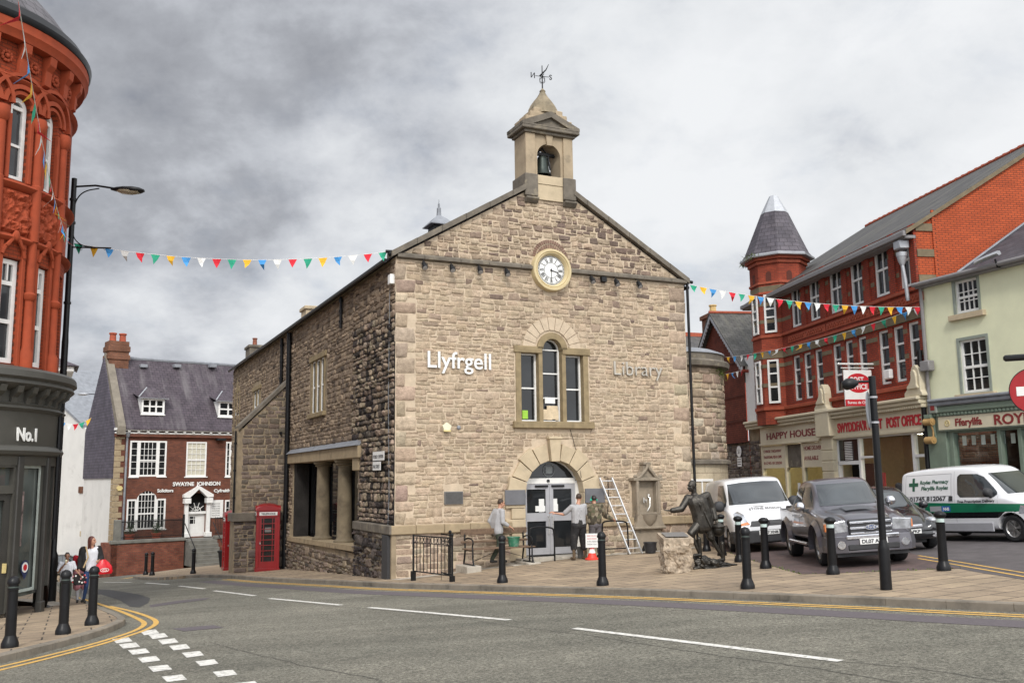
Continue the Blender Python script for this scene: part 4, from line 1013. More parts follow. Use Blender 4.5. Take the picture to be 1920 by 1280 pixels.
# ---------------------------------------------------------------- post office terrace, right
brick('pressed_brick',(.38,.058,.028),(.30,.046,.025),(.085,.045,.035),.235,.078,'wall',ms=.16,blotch=(.75,1.15),bp=.4)
brick('orange_brick',(.50,.098,.034),(.41,.080,.030),(.15,.045,.026),.235,.078,'wall',ms=.15,blotch=(.85,1.1),bp=.4)
brick('slate_x',(.085,.078,.088),(.062,.056,.066),(.03,.028,.03),.30,.16,'roofx',ms=.05,sc=1.5,rough=.6,bp=.5)
brick('slate_grey_x',(.105,.10,.098),(.08,.077,.075),(.035,.033,.03),.30,.20,'roofx',ms=.05,sc=1.5,rough=.65,bp=.6,stain=(.16,.15,.12))
brick('slate_grey_y',(.125,.12,.112),(.09,.087,.08),(.035,.033,.03),.34,.20,'roofy',ms=.06,sc=1.5,rough=.65,bp=.6,stain=(.16,.15,.12))
brick('hung_tile',(.20,.050,.030),(.15,.04,.027),(.035,.02,.015),.17,.105,'wall',ms=.10,blotch=(.6,1.2),bp=.8)
sm('terracotta',(.33,.075,.038),.65,var=.18,vs=5,dirt=((.12,.04,.028),3,.6))
sm('stone_band',(.17,.135,.085),.85,var=.2,vs=4,bp=.3)
sm('cream_paint',(.60,.53,.38),.5,var=.06)
sm('cream_sign',(.64,.57,.42),.5,var=.04)
sm('maroon',(.22,.025,.025),.5,var=.05)
sm('post_red',(.52,.02,.03),.4,var=.04)
sm('shop_room',(.40,.34,.20),.8,var=.1)
sm('shop_floor',(.15,.12,.09),.8)
sm('pale_grey_metal',(.42,.43,.45),.45,metal=.4,var=.1)
sm('eaves_grey',(.22,.21,.21),.6,var=.1)
emis('tube_light',(1.,.88,.66),24.0)
clearglass('shop_glass',refl=0.,k=.22)
PA=atan2(-.9883,.1528);PF=Fr((11.75,44.64,-1.70),PA);PL=13.8
PO=thing('post_office_building','three-storey dark red brick terrace with cream stone bands, corner turret and cream shopfronts','building',PF.O,PA)
EVP=10.15
def prect(l,r,t,bt,v=0.):
 a=PF.fr(l,(t+bt)/2,v)[0];c=PF.fr(r,(t+bt)/2,v)[0];m_=(l+r)/2
 return a,c,PF.fr(m_,bt,v)[1],PF.fr(m_,t,v)[1]
top=[prect(*p)for p in((1482,1500.5,534,611),(1516,1536,520,599),(1554,1577.6,502.6,586.6),(1593,1617,486,572),(1638,1665.5,466,557),(1684.5,1714.6,446,541.6))]
first=[prect(*p)for p in((1487.5,1501.5,664.6,750.6),(1507.4,1522,660,746.7),(1528.5,1543.5,654,743.7),(1562,1578.7,642,737),(1585.5,1601,637,732),(1610,1626.5,630,728),(1648,1668,619,721),(1676,1696.5,610,716.7),(1704,1725.5,602,710))]
tz=(float(np.mean([r[2]for r in top])),float(np.mean([r[3]for r in top])));fz=(float(np.mean([r[2]for r in first])),float(np.mean([r[3]for r in first])))
top=[(a,c)+tz for a,c,_,_ in top];first=[(a,c)+fz for a,c,_,_ in first]
SHOPZ=4.25
b=B();b.face([(0.0,SHOPZ-.2),(PL,SHOPZ-.2),(PL,EVP),(0.0,EVP)],[R4(*r)for r in top+first],.0,.16);b.obj('wall',ML('pressed_brick'),PO)
b=B();D=9.5
b.box(.02,PL-.02,.5,.6,4,EVP-.2);b.obj('room_backing',ML('dark_inside'),PO)
for r in top:sash(PO,r[0],r[1],r[2],r[3],.08,2,1,ML('white_paint'),ML('window_glass'),fw=.10,bar=.05,mid=[.56],sill=.03)if True else None
for r in first:sash(PO,r[0],r[1],r[2],r[3],.08,1,1,ML('white_paint'),ML('window_glass'),fw=.085,mid=[.37,.68],sill=.03)
def segs(z,rects,x0=0.05,x1=PL):
 c=sorted((r[0]-.0,r[1]+.0)for r in rects if r[2]<z<r[3]);out=[];x=x0
 for a,e in c:out.append((x,a));x=e
 out.append((x,x1));return out
b=B()
for z,rects in((tz[0]+.45,top),(tz[0]+1.25,top),(fz[0]+.75,first),(fz[0]+1.62,first)):
 for a,c in segs(z,rects):
  if c-a>.05:b.box(a+.004,c-.004,-.012,.03,z,z+.16)
b.box(.03,PL,-.05,.03,fz[1]+.06,fz[1]+.38);b.obj('stone_bands',ML('stone_band'),PO)
for z,h,d in((fz[1]+.40,.10,.09),(tz[0]-.22,.12,.10),(fz[0]-.30,.14,.12)):b=B();b.box(.02,PL,-d,.02,z,z+h,.02);b.obj('string_course',ML('terracotta'),PO)
edges=[(top[i][1]+top[i+1][0])/2 for i in range(5)]+[PL-.18]
for x in edges:
 b=B();b.box(x-.17,x+.17,-.07,.02,tz[0]-.1,EVP-.02,.008);b.obj('pilaster',ML('pressed_brick'),PO)
for i in range(6):
 a,c=(top[i][0]+top[i][1])/2-.85,(top[i][0]+top[i][1])/2+.85;z0,z1=fz[1]+.62,tz[0]-.32
 b=B();b.box(a,c,-.03,.01,z0,z1,.01)
 for k in range(7):
  xx=a+.12+k*(c-a-.24)/7;b.prism([(xx,z0+.06),(xx+.2,z1-.06),(xx+.12,z1-.06)],-.055,-.028);b.prism([(xx+.2,z0+.06),(xx+.2,z0+.14),(xx,z1-.06)],-.05,-.028)
 b.obj('carved_panel',ML('terracotta'),PO)
gy1,gz1=PF.sd(2009,229,PL);gy0,gz0=PF.sd(1738,404.5,PL)
sl=(gz1-gz0)/(gy1-gy0);e0=-.42;ez0=gz0+(e0-gy0)*sl
b=B();b.add([(-.3,e0,ez0),(PL+.10,e0,ez0),(PL+.10,gy1,gz1),(-.3,gy1,gz1),(-.3,e0,ez0-.1),(PL+.10,e0,ez0-.1),(PL+.10,gy1,gz1-.1),(-.3,gy1,gz1-.1)],[(0,1,2,3),(7,6,5,4),(0,4,5,1),(1,5,6,2),(3,2,6,7),(0,3,7,4)])
y2=gy1*2-e0
b.add([(-.3,y2,ez0),(PL+.1,y2,ez0),(PL+.1,gy1,gz1-.001),(-.3,gy1,gz1-.001)],[(0,1,2,3)])
b.obj('roof',ML('slate_grey_x'),PO)
b=B();x=-.3
while x<PL:b.tube([(x+.01,gy1,gz1+.0),(x+.40,gy1,gz1+.0)],.10,8);b.tube([(x+.38,gy1,gz1),(x+.44,gy1,gz1)],.12,8);x+=.44
b.obj('ridge_tiles',ML('terracotta'),PO)
b=B();b.box(-.3,PL+.1,e0-.1,e0+.03,ez0-.20,ez0-.02,.02);b.box(-.3,PL,e0+.02,.02,ez0-.24,ez0-.14);b.obj('gutter',ML('eaves_grey'),PO)
b=B(SIDE)
b.face([(.0,1.0),(y2,1.0),(y2-.4,ez0-.1),(gy1,gz1-.12),(.02,gz0+(.02-gy0)*sl-.12)],(),PL+.002);b.obj('gable_end',ML('orange_brick'),PO)
for z in(gz0-.55,gz0-1.45,gz0-2.35):b=B();b.box(PL+.003,PL+.05,.0,.62,z,z+.26);b.obj('stone_band',ML('stone_band'),PO)
b=B();b.box(PL+.003,PL+.06,.62,.72,5,gz0+.2);b.obj('corner_strip',ML('orange_brick'),PO)
b=B();b.add([(PL+.12,e0,ez0+.02),(PL+.12,gy1,gz1+.02),(PL+.12,gy1,gz1-.14),(PL+.12,e0,ez0-.14)],[(0,1,2,3)]);b.obj('verge',ML('stone_band'),PO)
b=B();px_=PL-.42;b.box(px_-.20,px_+.20,-.48,-.1,ez0-.55,ez0-.25,.03);b.lathe([(.18,ez0-.8),(.19,ez0-.66),(.14,ez0-.95),(.08,ez0-1.1)],(px_,-.3,0),10);b.tube([(px_,-.3,ez0-1.1),(px_+.02,-.25,ez0-1.6),(px_+.02,-.2,ez0-2.35)],.065,10);b.obj('rainwater_hopper',ML('pale_grey_metal'),PO,smooth=40)
b=B();b.tube([(PL-.1,-.12,ez0-4.1),(PL-.1,-.12,0.)],.085,8);b.obj('rainwater_pipe',ML('black_paint'),PO,smooth=40)
tc_u,_=PF.fr(1450,600,.1);TRr=1.26
tur=thing('turret',None,None);tur.parent=PO;tur.location=(tc_u-.05,.46,0)
TE=PF.fr(1455,482,.1)[1];TA=PF.fr(1455,366,.1)[1]+.3
b=B();b.lathe([(TRr,3.9),(TRr,6.9),(TRr+.02,6.9),(TRr+.02,TE)],(0,0,0),8,a0=pi/8);b.obj('turret_wall',brick('turret_brick',(.36,.070,.036),(.29,.056,.032),(.10,.055,.04),.235,.078,'ang',ms=.07,sc=1.26,bp=.4),tur)
for z,h,d in((fz[0]-.30,.14,.08),(fz[1]+.40,.10,.06),(tz[0]-.22,.12,.08),(tz[1]+.50,.1,.08),(TE-1.75,.10,.06),(TE-.35,.14,.10),(TE-.18,.18,.22)):
 b=B();b.lathe([(TRr-.1,z),(TRr+d,z),(TRr+d,z+h),(TRr-.1,z+h)],(0,0,0),8,a0=pi/8);b.obj('string_course',ML('terracotta'),tur)
for z,h in((fz[0]+.75,.16),(fz[0]+1.62,.16),(fz[1]+.06,.32),(tz[0]+.45,.16),(tz[0]+1.25,.16),(tz[1]+.1,.3)):
 b=B();b.lathe([(TRr-.1,z),(TRr+.03,z),(TRr+.03,z+h),(TRr-.1,z+h)],(0,0,0),8,a0=pi/8);b.obj('stone_band',ML('stone_band'),tur)
ap=TRr*cos(pi/8)
for k in(5,6,7,8):
 a=k*pi/4
 def fx(a):
  def f(x,y,z):r=ap-y;return(r*cos(a)-x*sin(a),r*sin(a)+x*cos(a),z)
  return f
 f=fx(a)
 if k in(6,7):
  sash(tur,-.26,.26,fz[0],fz[1],-.085,1,1,ML('white_paint'),ML('window_glass'),fw=.085,mid=[.37,.68],xf=f)
  sash(tur,-.28,.28,tz[0],tz[1],-.085,1,1,ML('white_paint'),ML('window_glass'),fw=.085,mid=[.4,.62],xf=f)
 b=B(f);b.face([(-.13,TE-1.35),(.13,TE-1.35)]+arcpts(0,TE-.85,.13,0,pi,8),(),-.036);b.obj('blind_arch',sm('dark_terracotta',(.10,.03,.02),.8)if 'dark_terracotta' not in MATS else ML('dark_terracotta'),tur)
b=B();zc=TE+(TA-TE)*.72;k_=1.66
b.lathe([(k_,TE-.02),(k_,TE+.03),(k_*.88,TE+.28),(.20+(k_*.88-.20)*.34,zc)],(0,0,0),8,a0=pi/8);b.obj('turret_roof',brick('slate_cone',(.125,.11,.125),(.095,.085,.10),(.04,.035,.04),.28,.2,'ang',ms=.05,sc=.9,rough=.6,bp=.5),tur)
b=B();r1=.20+(k_*.88-.20)*.34;b.lathe([(r1+.015,zc-.02),(.20,TA-.03),(.14,TA),(.01,TA)],(0,0,0),8,a0=pi/8);b.obj('lead_cap',ML('pale_grey_metal'),tur);b=B();b.lathe([(k_+.04,TE-.04),(k_+.05,TE+.04),(k_*.93,TE+.14)],(0,0,0),8,a0=pi/8);b.obj('lead_eaves',ML('pale_grey_metal'),tur)
b=B();r_=random.Random(7)
for i in range(220):
 a=r_.choice((5.05*pi/4,5.05*pi/4,6.4*pi/4))+r_.gauss(0,.12);R_=k_+r_.uniform(-.1,.05);z=TE+r_.uniform(-.05,.1);l=r_.uniform(.1,.32)
 p=Vector((R_*cos(a),R_*sin(a),z));q=p+Vector((r_.gauss(0,.1)+cos(a)*.1,r_.gauss(0,.1)+sin(a)*.1,r_.uniform(-.2,.22)))*(l/.25)
 b.add([p,p+Vector((.03,.02,.0)),q],[(0,1,2)])
b.obj('weeds',ML('ivy'),tur)
b=B();hz=3.10
b.box(-.9,PL,-.34,.3,SHOPZ-.30,SHOPZ-.16,.03);b.box(-.9,PL,-.42,.3,SHOPZ-.16,SHOPZ-.04,.03);b.box(-.9,PL,-.26,.3,SHOPZ-.42,SHOPZ-.30,.02);b.obj('cornice',ML('cream_paint'),PO)
b=B();x=-.8
while x<PL-.2:
 if not 4.3<x<5.6:b.box(x,x+.06,-.30,-.2,SHOPZ-.42,SHOPZ-.34)
 x+=.13
b.obj('dentils',ML('cream_paint'),PO)
ux=lambda px,py:PF.fr(px,py,-.1)[0]
xh0,xh1=ux(1425,800),ux(1536,780);xp0,xp1=ux(1545,830),ux(1566,830);xq1=PL-.05
b=B();b.box(xh0,xh1,-.12,.1,hz,SHOPZ-.42,.01);b.obj('fascia',ML('cream_sign'),PO)
b=B();b.box(xp1+.05,xq1,-.12,.1,hz+.05,SHOPZ-.42,.01);b.obj('fascia',ML('cream_sign'),PO)
b=B();b.box(xh0,xh1,-.2,.1,hz-.1,hz,.02);b.box(xp1,xq1,-.2,.1,hz-.07,hz+.05,.02);b.obj('fascia_moulding',ML('cream_paint'),PO)
b=B();b.box(xp0,xp1,-.22,.2,-.2,hz+.1,.01)
for z in np.arange(.1,hz-.4,.42):b.box(xp0-.015,xp1+.015,-.245,.2,z,z+.38,.02)
b.box(xp0-.1,xp1+.12,-.40,.2,hz+.05,SHOPZ+.02,.03);b.obj('shop_pilaster',ML('cream_paint'),PO)
for xc,s in(((xp0+xp1)/2-.1,.75),(PL-.25,.75)):
 b=B();P=[(-.85,0),(.55,0),(.55,.12),(.42,.25),(.42,.9),(.34,1.22),(.12,1.42),(-.12,1.36),(-.26,1.12),(-.24,.85),(-.36,.6),(-.62,.35),(-.85,.2)]
 b.prism([(xc+x*s,SHOPZ-.04+z*s)for x,z in P],-.30,.0);b.prism([(xc+(x*.6-.0)*s,SHOPZ+.22+z*.6*s)for x,z in P],-.36,-.28);b.obj('scroll_ornament',ML('cream_paint'),PO,bev=.03)
ub=[ux(p,850)for p in(1427,1470,1502,1547)]
b=B()
for x in ub[:3]:b.box(x,x+.14,-.1,.08,.0,hz-.1)
b.box(ub[0],ub[3],-.1,.1,-.2,.55)
n=8
for a,c in((ub[0]+.14,ub[1]),(ub[1]+.14,ub[2]),(ub[2]+.14,ub[3])):
 for s in(0,1):
  xx=a if s==0 else c;d=1 if s==0 else-1;rc=.22
  P=[(xx,1.98)]+[(xx+d*(rc-rc*cos(t)),1.98-rc+rc*sin(t))for t in np.linspace(pi/2,0,6)]
  b.prism(P,-.08,.05)
b.obj('shopfront_frame',ML('cream_paint'),PO)
b=B();b.box(ub[0]+.1,ub[1],-.07,.0,1.96,hz-.12);b.obj('sign_panel',ML('cream_sign'),PO);b=B();b.box(ub[2]+.1,ub[3],-.07,.0,1.96,hz-.12);b.obj('sign_panel',ML('cream_sign'),PO)
b=B();b.box(ub[1]+.1,ub[2],.02,.06,1.96,hz-.12);b.obj('roller_panel',ML('weathered_stone'),PO)
b=B();b.face(R4(ub[0],ub[3],.5,2.0),(),.0);b.obj('shop_window',ML('shop_glass'),PO)
b=B();xw=[xp1,ux(1607,850),ux(1635,850),ux(1708,850),PL-.1]
b.box(xw[0],xw[0]+.1,-.05,.1,0,hz);b.box(xw[1],xw[1]+.14,-.05,.1,0,hz);b.box(xw[2],xw[2]+.09,-.05,.1,0,hz);b.box(xw[3],xw[3]+.14,-.05,.1,0,hz);b.box(PL-.16,PL-.02,-.05,.1,0,hz)
b.box(xw[0],xw[1],-.05,.1,2.02,2.16);b.box(xw[1],PL-.1,-.04,.1,1.0,1.10);b.box(xw[1],PL-.1,-.04,.1,.32,.42);b.box(xw[1],xw[2],-.04,.09,2.24,2.32);b.box(xw[3],PL-.1,-.04,.09,2.2,2.3);b.box(xw[2]+1.45,xw[2]+1.52,-.04,.09,.4,1.02)
b.box(xw[1],PL-.1,-.03,.1,-.2,.34);b.box(xw[0],PL-.1,-.04,.1,hz-.12,hz-.03)
b.obj('shopfront_frame',ML('white_paint'),PO)
b=B();b.face(R4(xw[1],PL-.1,.35,hz-.1),(),.03);b.obj('shop_window',ML('shop_glass'),PO)
b=B();b.box(xw[0]+.1,xw[1],.0,.04,2.16,hz-.12);tv=b.obj('transom_pane',ML('window_glass'),PO)
b=B();xx=xw[0]+.1+(xw[1]-xw[0]-.1)*.34;x2=xw[0]+.1+(xw[1]-xw[0]-.1)*.66
for k in range(11):b.box(xx,x2,-.05,.0,2.2+k*.066,2.235+k*.066)
b.obj('vent_slats',ML('white_paint'),tv)
b=B();b.box(-.05,PL-.3,2.8,2.9,-.2,3.3);b.box(-.05,PL-.3,.14,2.8,3.25,3.32);b.box(-.05,.05,.14,2.8,-.2,3.3);b.box(xp0,xp1,.2,2.8,-.2,3.3);b.obj('shop_interior',ML('shop_room'),PO)
b=B();b.box(-.05,PL-.3,.14,2.8,-.2,-.02);b.obj('shop_floor',ML('shop_floor'),PO)
b=B();b.box(xw[0]+.1,xw[1],.5,.6,-.1,2.05);b.obj('dark_doorway',ML('dark_inside'),PO)
for x0,y,x1,z in((1.2,1.0,2.2,2.75),(2.8,1.2,3.9,2.7),(xw[2]+.9,1.2,xw[2]+2.2,3.05),(xw[3]-.6,.9,xw[3]+.6,3.0)):
 b=B();b.box(x0,x1,y,y+.22,z,z+.06,.01);b.obj('strip_light',ML('tube_light'),PO)
b=B();b.box(xw[2]+.95,xw[2]+1.75,1.4,1.5,1.15,2.65);b.obj('poster',ML('maroon'),PO)
b=B();b.box(xw[3]-1.1,PL-.35,2.7,2.78,1.55,2.15);b.obj('wall_stripe',ML('post_red'),PO)
b=B();b.box(xw[2]+.15,xw[2]+.45,.10,.12,1.12,1.7);b.obj('poster',ML('post_red'),PO)
b=B();b.box(xw[2]+.55,xw[2]+1.25,.045,.06,.48,.98);pp=b.obj('poster',ML('post_red'),PO)
for k in range(2):
 for j in range(4):text('poster_text','OPEN 9-5',.07,ML('paper'),pp,(xw[2]+.60+k*.34,.042,.86-j*.10),ext=.001,width=.26)
b=B();b.box(xw[1]+.16,xw[2]-.02,.0,.02,.50,.95);b.obj('poster',ML('post_red'),PO)
b=B();b.box(ub[1]+1.0,ub[1]+1.25,-.01,.0,1.0,1.3);b.obj('menu',ML('paper'),PO)
for x,z in((ux(1433,772),4.55),(PF.fr(1667,734,-.1)[0],5.0)):
 b=B();b.box(x-.2,x+.2,-.16,.0,z,z+.34,.03);b.obj('alarm_box',ML('white_paint'),PO)
text('lettering','HAPPY HOUSE',.42,ML('maroon'),PO,(ux(1437,805),-.13,hz+.17),ext=.008,off=.006,width=ux(1528,800)-ux(1437,805))
xl,xr=ux(1571,790),ux(1661,780)
text('lettering',"SWYDDFA'R POST",.50,ML('post_red'),PO,(xl,-.13,hz+.18),ext=.02,off=.012,width=ux(1655,785)-xl)
text('lettering','POST OFFICE',.50,ML('post_red'),PO,(ux(1662,775),-.13,hz+.18),ext=.02,off=.012,width=(ux(1725,775)-ux(1662,775))*1.03)
for i,s in enumerate(('CHINESE TAKEAWAY','TRADITIONAL FISH & CHIPS','01745 812030')):text('lettering',s,.17,ML('maroon'),PO,(ub[0]+.22,-.075,2.68-i*.27),ext=.003,off=.003,width=(ub[1]-ub[0])*.78)
for i,s in enumerate(('HOME DELIVERY','AVAILABLE')):text('lettering',s,.24,ML('maroon'),PO,(ub[2]+.22,-.075,2.68-i*.42),ext=.003,off=.004,width=(ub[3]-ub[2])*(.8 if i==0 else .6))
hs=thing('hanging_sign','white hanging sign with a red oval reading POST OFFICE, projecting from the brick front','sign',PF.w(PF.fr(1640,715)[0],0,0),PA)
z0=4.12;b=B(SIDE)
hx=0
b=B();b.tube([(0,0,z0+1.55),(0,-1.35,z0+1.55)],.035,6);b.tube([(0,0,z0+1.40),(0,-1.30,z0+1.40)],.02,6);b.sph((0,-1.38,z0+1.55),.05,8,6);b.obj('bracket',ML('white_paint'),hs)
b=B();b.box(-.03,.03,-1.22,-.12,z0,z0+1.32,.008);b.obj('board',ML('white_paint'),hs)
HX=lambda s_:(lambda x,y,z:(.0+s_*(.031-y),-1.22+(x if s_>0 else 1.1-x),z))
for s_ in(1,):
 f=lambda x,y,z:(.031-y,-1.22+x,z)
 b=B(f);b.prism([(.55+.48*cos(t),z0+.84+.36*sin(t))for t in np.linspace(0,2*pi,32)[:-1]],-.004,.0);b.prism(R4(.0,1.10,z0,z0+.24),-.004,0);b.obj('red_oval',ML('post_red'),hs)
 text('lettering','POST',.26,ML('white_paint'),hs,(.24,-.006,z0+.88),ext=.002,off=.006,width=.52,xf=f)
 text('lettering','OFFICE',.26,ML('white_paint'),hs,(.20,-.006,z0+.62),ext=.002,off=.006,width=.70,xf=f)
 text('lettering','Bureau de Change',.14,ML('white_paint'),hs,(.08,-.006,z0+.08),ext=.002,off=.002,width=.95,xf=f)
# ---------------------------------------------------------------- pharmacy
HA=radians(-68.26);HF=Fr((13.88,30.98,-1.70),HA);HL=9.
PH=thing('pharmacy_building','pale green rendered pharmacy with sash windows and green timber shopfront','building',HF.O,HA)
sm('green_render',(.72,.725,.51),.85,var=.06,vs=1.5,bp=.3,bs=25)
sm('green_wood',(.17,.215,.165),.55,var=.12,vs=4);sm('green_dark',(.11,.13,.10),.55,var=.2,vs=4)
sm('grey_green',(.26,.29,.25),.55,var=.1)
def hrect(l,r,t,bt):
 m_=(t+bt)/2;return HF.fr(l,m_)[0],HF.fr(r,m_)[0],HF.fr((l+r)/2,bt)[1],HF.fr((l+r)/2,t)[1]
w1=hrect(1790,1835,522,586);w2=hrect(1801,1854,633,736)
EH=HF.fr(1722,536)[1]
b=B();b.face([(0,3.4),(HL,3.4),(HL,EH),(0,EH)],[R4(*w1),R4(*w2)],0,.16);b.obj('wall',ML('green_render'),PH)
b=B();b.box(0.02,HL,.3,.4,3.4,EH-.1);b.box(0,.02,0,5,-.2,EH);b.obj('room_backing',ML('dark_inside'),PH)
b=B(SIDE);b.face([(0,-.3),(5,-.3),(5,EH+3),(0,EH)],(),HL);b.obj('end_wall',ML('green_render'),PH)
sm('curtain',(.30,.24,.20),.9,var=.3,vs=14)
for w,c,r in((w1,4,3),(w2,3,4)):
 sash(PH,w[0],w[1],w[2],w[3],.06,c,r,ML('white_paint'),ML('window_glass'),fw=.09,bar=.03,mid=[.48])
 b=B();b.face(R4(w[0]-.07,w[1]+.07,w[2]-.02,w[3]+.07),[R4(w[0]+.02,w[1]-.02,w[2]+.01,w[3]-.02)],-.03,.06);b.obj('window_surround',ML('grey_green'),PH)
 b=B();b.box(w[0]-.22,w[1]+.22,-.14,.06,w[2]-.20,w[2]-.02,.01);b.obj('window_sill',ML('sandstone_pale'),PH)
hs_,he=0.62,EH
g0=-.25;s_r=.62
def on_roof(px,py):
 nv=HF.v*-s_r+np.array([0,0,1.]);P0=HF.O+HF.v*g0+np.array([0,0,EH+.02]);d=ray(px,py);p=d*((P0@nv)/(d@nv));q=p-HF.O
 return float(q@HF.u),float(q@HF.v),float(q[2])
ra=on_roof(1795,513);rb=on_roof(1920,421);rk=tuple(ra[i]+(rb[i]-ra[i])*2.2 for i in range(3));rs_=(ra[0]-(rb[0]-ra[0])*(ra[1]-g0)/(rb[1]-ra[1]),g0,EH+.02)
b=B();b.add([rs_,(HL,g0,EH+.02),(HL,rk[1],rk[2]),rk,(rs_[0],g0,EH-.06),(HL,g0,EH-.06)],[(0,1,2,3),(0,4,5,1)]);b.obj('roof',ML('slate_x'),PH)
b=B();b.tube([(rs_[0],rs_[1],rs_[2]+.03),(rk[0],rk[1],rk[2]+.03)],.04,6);b.obj('lead_verge',ML('lead'),PH)
b=B();b.tube([(-.02,g0-.07,EH-.02),(HL,g0-.07,EH-.02)],.075,8);b.box(0,HL,g0,.0,EH-.14,EH-.05);b.obj('gutter',ML('eaves_grey'),PH)
b=B();b.tube([(0.10,-.1,EH-.1),(.10,-.1,4.1),(.10,-.1,.0)],.06,8);b.box(.02,.42,-.34,-.06,6.1-1.1,6.45-1.1,.03);b.tube([(.22,-.2,5.0),(.1,-.12,4.5)],.05,6);b.obj('rainwater_pipe',ML('eaves_grey'),PH,smooth=40)
sl_=thing('wall_lamp','grey floodlight on a bracket under the gutter of the green pharmacy wall','lamp',HF.w(HF.fr(1885,490)[0],0,HF.fr(1870,500)[1]),HA)
b=B();b.tube([(0,0,-.1),(0,-.35,-.1),(-.02,-.40,.15)],.03,6);b.obj('arm',ML('black_iron'),sl_)
b=B();b.rings([[(-.75+x*.9,-.42+y*w,.16+x*.12+z)for y,z in((-.13,0),(-.06,.09),(.06,.09),(.13,0),(0,-.05))]for x,w in((0,.4),(.2,.9),(.6,1.1),(1.,.8))]);b.obj('lamp_head',ML('pale_grey_metal'),sl_,smooth=50)
ct=HF.fr(1740,757)[1];b=B();b.box(.25,HL,-.38,.1,ct-.14,ct+.02,.04);b.box(.30,HL,-.44,.0,ct+.0,ct+.10,.03);b.obj('lead_flat',ML('lead'),PH)
b=B();b.box(.28,HL,-.30,.1,ct-.36,ct-.14,.03);b.box(.3,HL,-.24,.1,ct-.45,ct-.36,.01)
x=.4
while x<HL:b.box(x,x+.07,-.28,-.2,ct-.45,ct-.37);x+=.14
b.box(.0,.75,-.18,.1,-.3,ct-.4,.01);b.box(.7,HL,-.1,.1,-.3,.55,.01)
wl=HF.fr(1790,820)[0]
b.box(.75,wl,-.1,.1,.5,ct-.95);b.box(wl,HL,-.1,.1,ct-1.02,ct-.9);b.obj('shopfront',ML('green_wood'),PH)
xm=[HF.fr(p,840)[0]for p in(1790,1879,1918)]
b=B()
for x in xm+[xm[2]+1.2,xm[2]+2.6]:b.box(x-.05,x+.08,-.12,.1,.5,ct-.95,.01)
b.box(wl,HL,-.12,.1,.55,.66);b.obj('window_frame',ML('green_wood'),PH)
fb0=HF.fr(1768,800)[0]
b=B();b.box(fb0,HL,-.22,-.05,ct-.92,ct-.46,.01);b.obj('fascia_board',ML('cream_sign'),PH)
b=B();b.face(R4(fb0-.03,HL,ct-.95,ct-.43),[R4(fb0+.03,HL-.1,ct-.90,ct-.48)],-.235,.05);b.obj('fascia_frame',ML('green_dark'),PH)
fx0=HF.fr(1801,800)[0];fx1=HF.fr(1851,795)[0]
text('lettering','Fferyllfa',.32,ML('maroon'),PH,(fx0,-.23,ct-.80),ext=.006,off=.008,width=fx1-fx0)
text('lettering','ROYLES',.42,ML('maroon'),PH,(HF.fr(1873,790)[0],-.23,ct-.84),ext=.006,off=.010,width=1.75)
b=B();ex=HF.fr(1786,795)[0];b.tube([(ex+.09*cos(t),-.23,ct-.70+.09*sin(t))for t in np.linspace(.9,2*pi-.9+1.8,14)],.012,4);b.tube([(ex-.06,-.23,ct-.66),(ex,-.23,ct-.72),(ex+.06,-.23,ct-.66)],.012,4);b.obj('emblem',ML('gilt'),PH)
b=B();b.face(R4(wl,HL,.6,ct-1.0),(),.02);b.obj('shop_window',ML('shop_glass'),PH)
b=B();b.box(wl-.3,HL,2.4,2.5,-.2,3.2);b.box(wl-.3,HL,.12,2.4,2.75,2.85);b.obj('shop_interior',sm('dim_room',(.10,.05,.035),.85,var=.4,vs=2),PH)
sm('goods_mixed',(.30,.22,.16),.6,var=.9,vs=9)
cols=[sm('goods_white',(.62,.60,.55),.5),sm('goods_orange',(.60,.14,.03),.5),sm('goods_blue',(.10,.18,.30),.5),sm('goods_brown',(.20,.10,.06),.6),ML('post_red')]
r_=random.Random(12)
for k in range(34):
 x=r_.uniform(wl+.1,HL-1.0);z=r_.choice((.75,1.05,1.35,1.35,1.1));h=r_.uniform(.12,.32);w=r_.uniform(.12,.34)
 b=B();y=r_.uniform(.25,.9);b.box(x,x+w,y,y+.15,z,z+h,.01);b.obj('goods',r_.choice(cols),PH)
for z in(.72,1.32):b=B();b.box(wl,HL,.2,1.1,z-.05,z,.0);b.obj('shelf',ML('green_dark'),PH)
for k in range(9):
 x=wl+.25+k*.36;b=B();b.box(x,x+.15,.05,.06,ct-1.42,ct-1.12);b.box(x+.04,x+.11,.045,.05,ct-1.38,ct-1.18);b.obj('card_sign',ML('goods_white')if k%2 else ML('paper'),PH)
b=B();b.box(xm[1]+.3,xm[1]+.72,.3,.42,1.34,1.62,.01);b.obj('goods',ML('goods_orange'),PH)
sm('terracotta_gold',(.42,.26,.10),.6,var=.2)
b=B(SIDE)
cs=HF.fr(1757,800)[0];b=B()
b.prism([(-.14,ct-1.5),(-.34,ct-.55),(-.42,ct-.5),(-.42,ct-.38),(-.1,ct-.38),(-.1,ct-1.5)],cs-.12,cs+.12,'x');cb=b.obj('console_bracket',ML('green_wood'),PH)
b=B()
for z,r in((ct-.62,.12),(ct-1.22,.12)):b.tube([(cs-.16,-.34,z),(cs+.16,-.34,z)],r,12);b.tube([(cs-.18,-.34,z),(cs+.18,-.34,z)],.06,8)
b.tube([(cs+.1,-.40,ct-.62),(cs+.08,-.26,ct-.9),(cs+.1,-.3,ct-1.22)],.03,6);b.obj('scroll',ML('terracotta_gold'),cb,smooth=40)
b=B();b.box(.30,.62,-.36,-.1,ct-.36,ct+.06,.03);b.obj('end_block',ML('grey_green'),PH);b=B();b.box(.38,.54,-.37,-.355,ct-.26,ct-.08);b.obj('red_boss',ML('maroon'),PH)
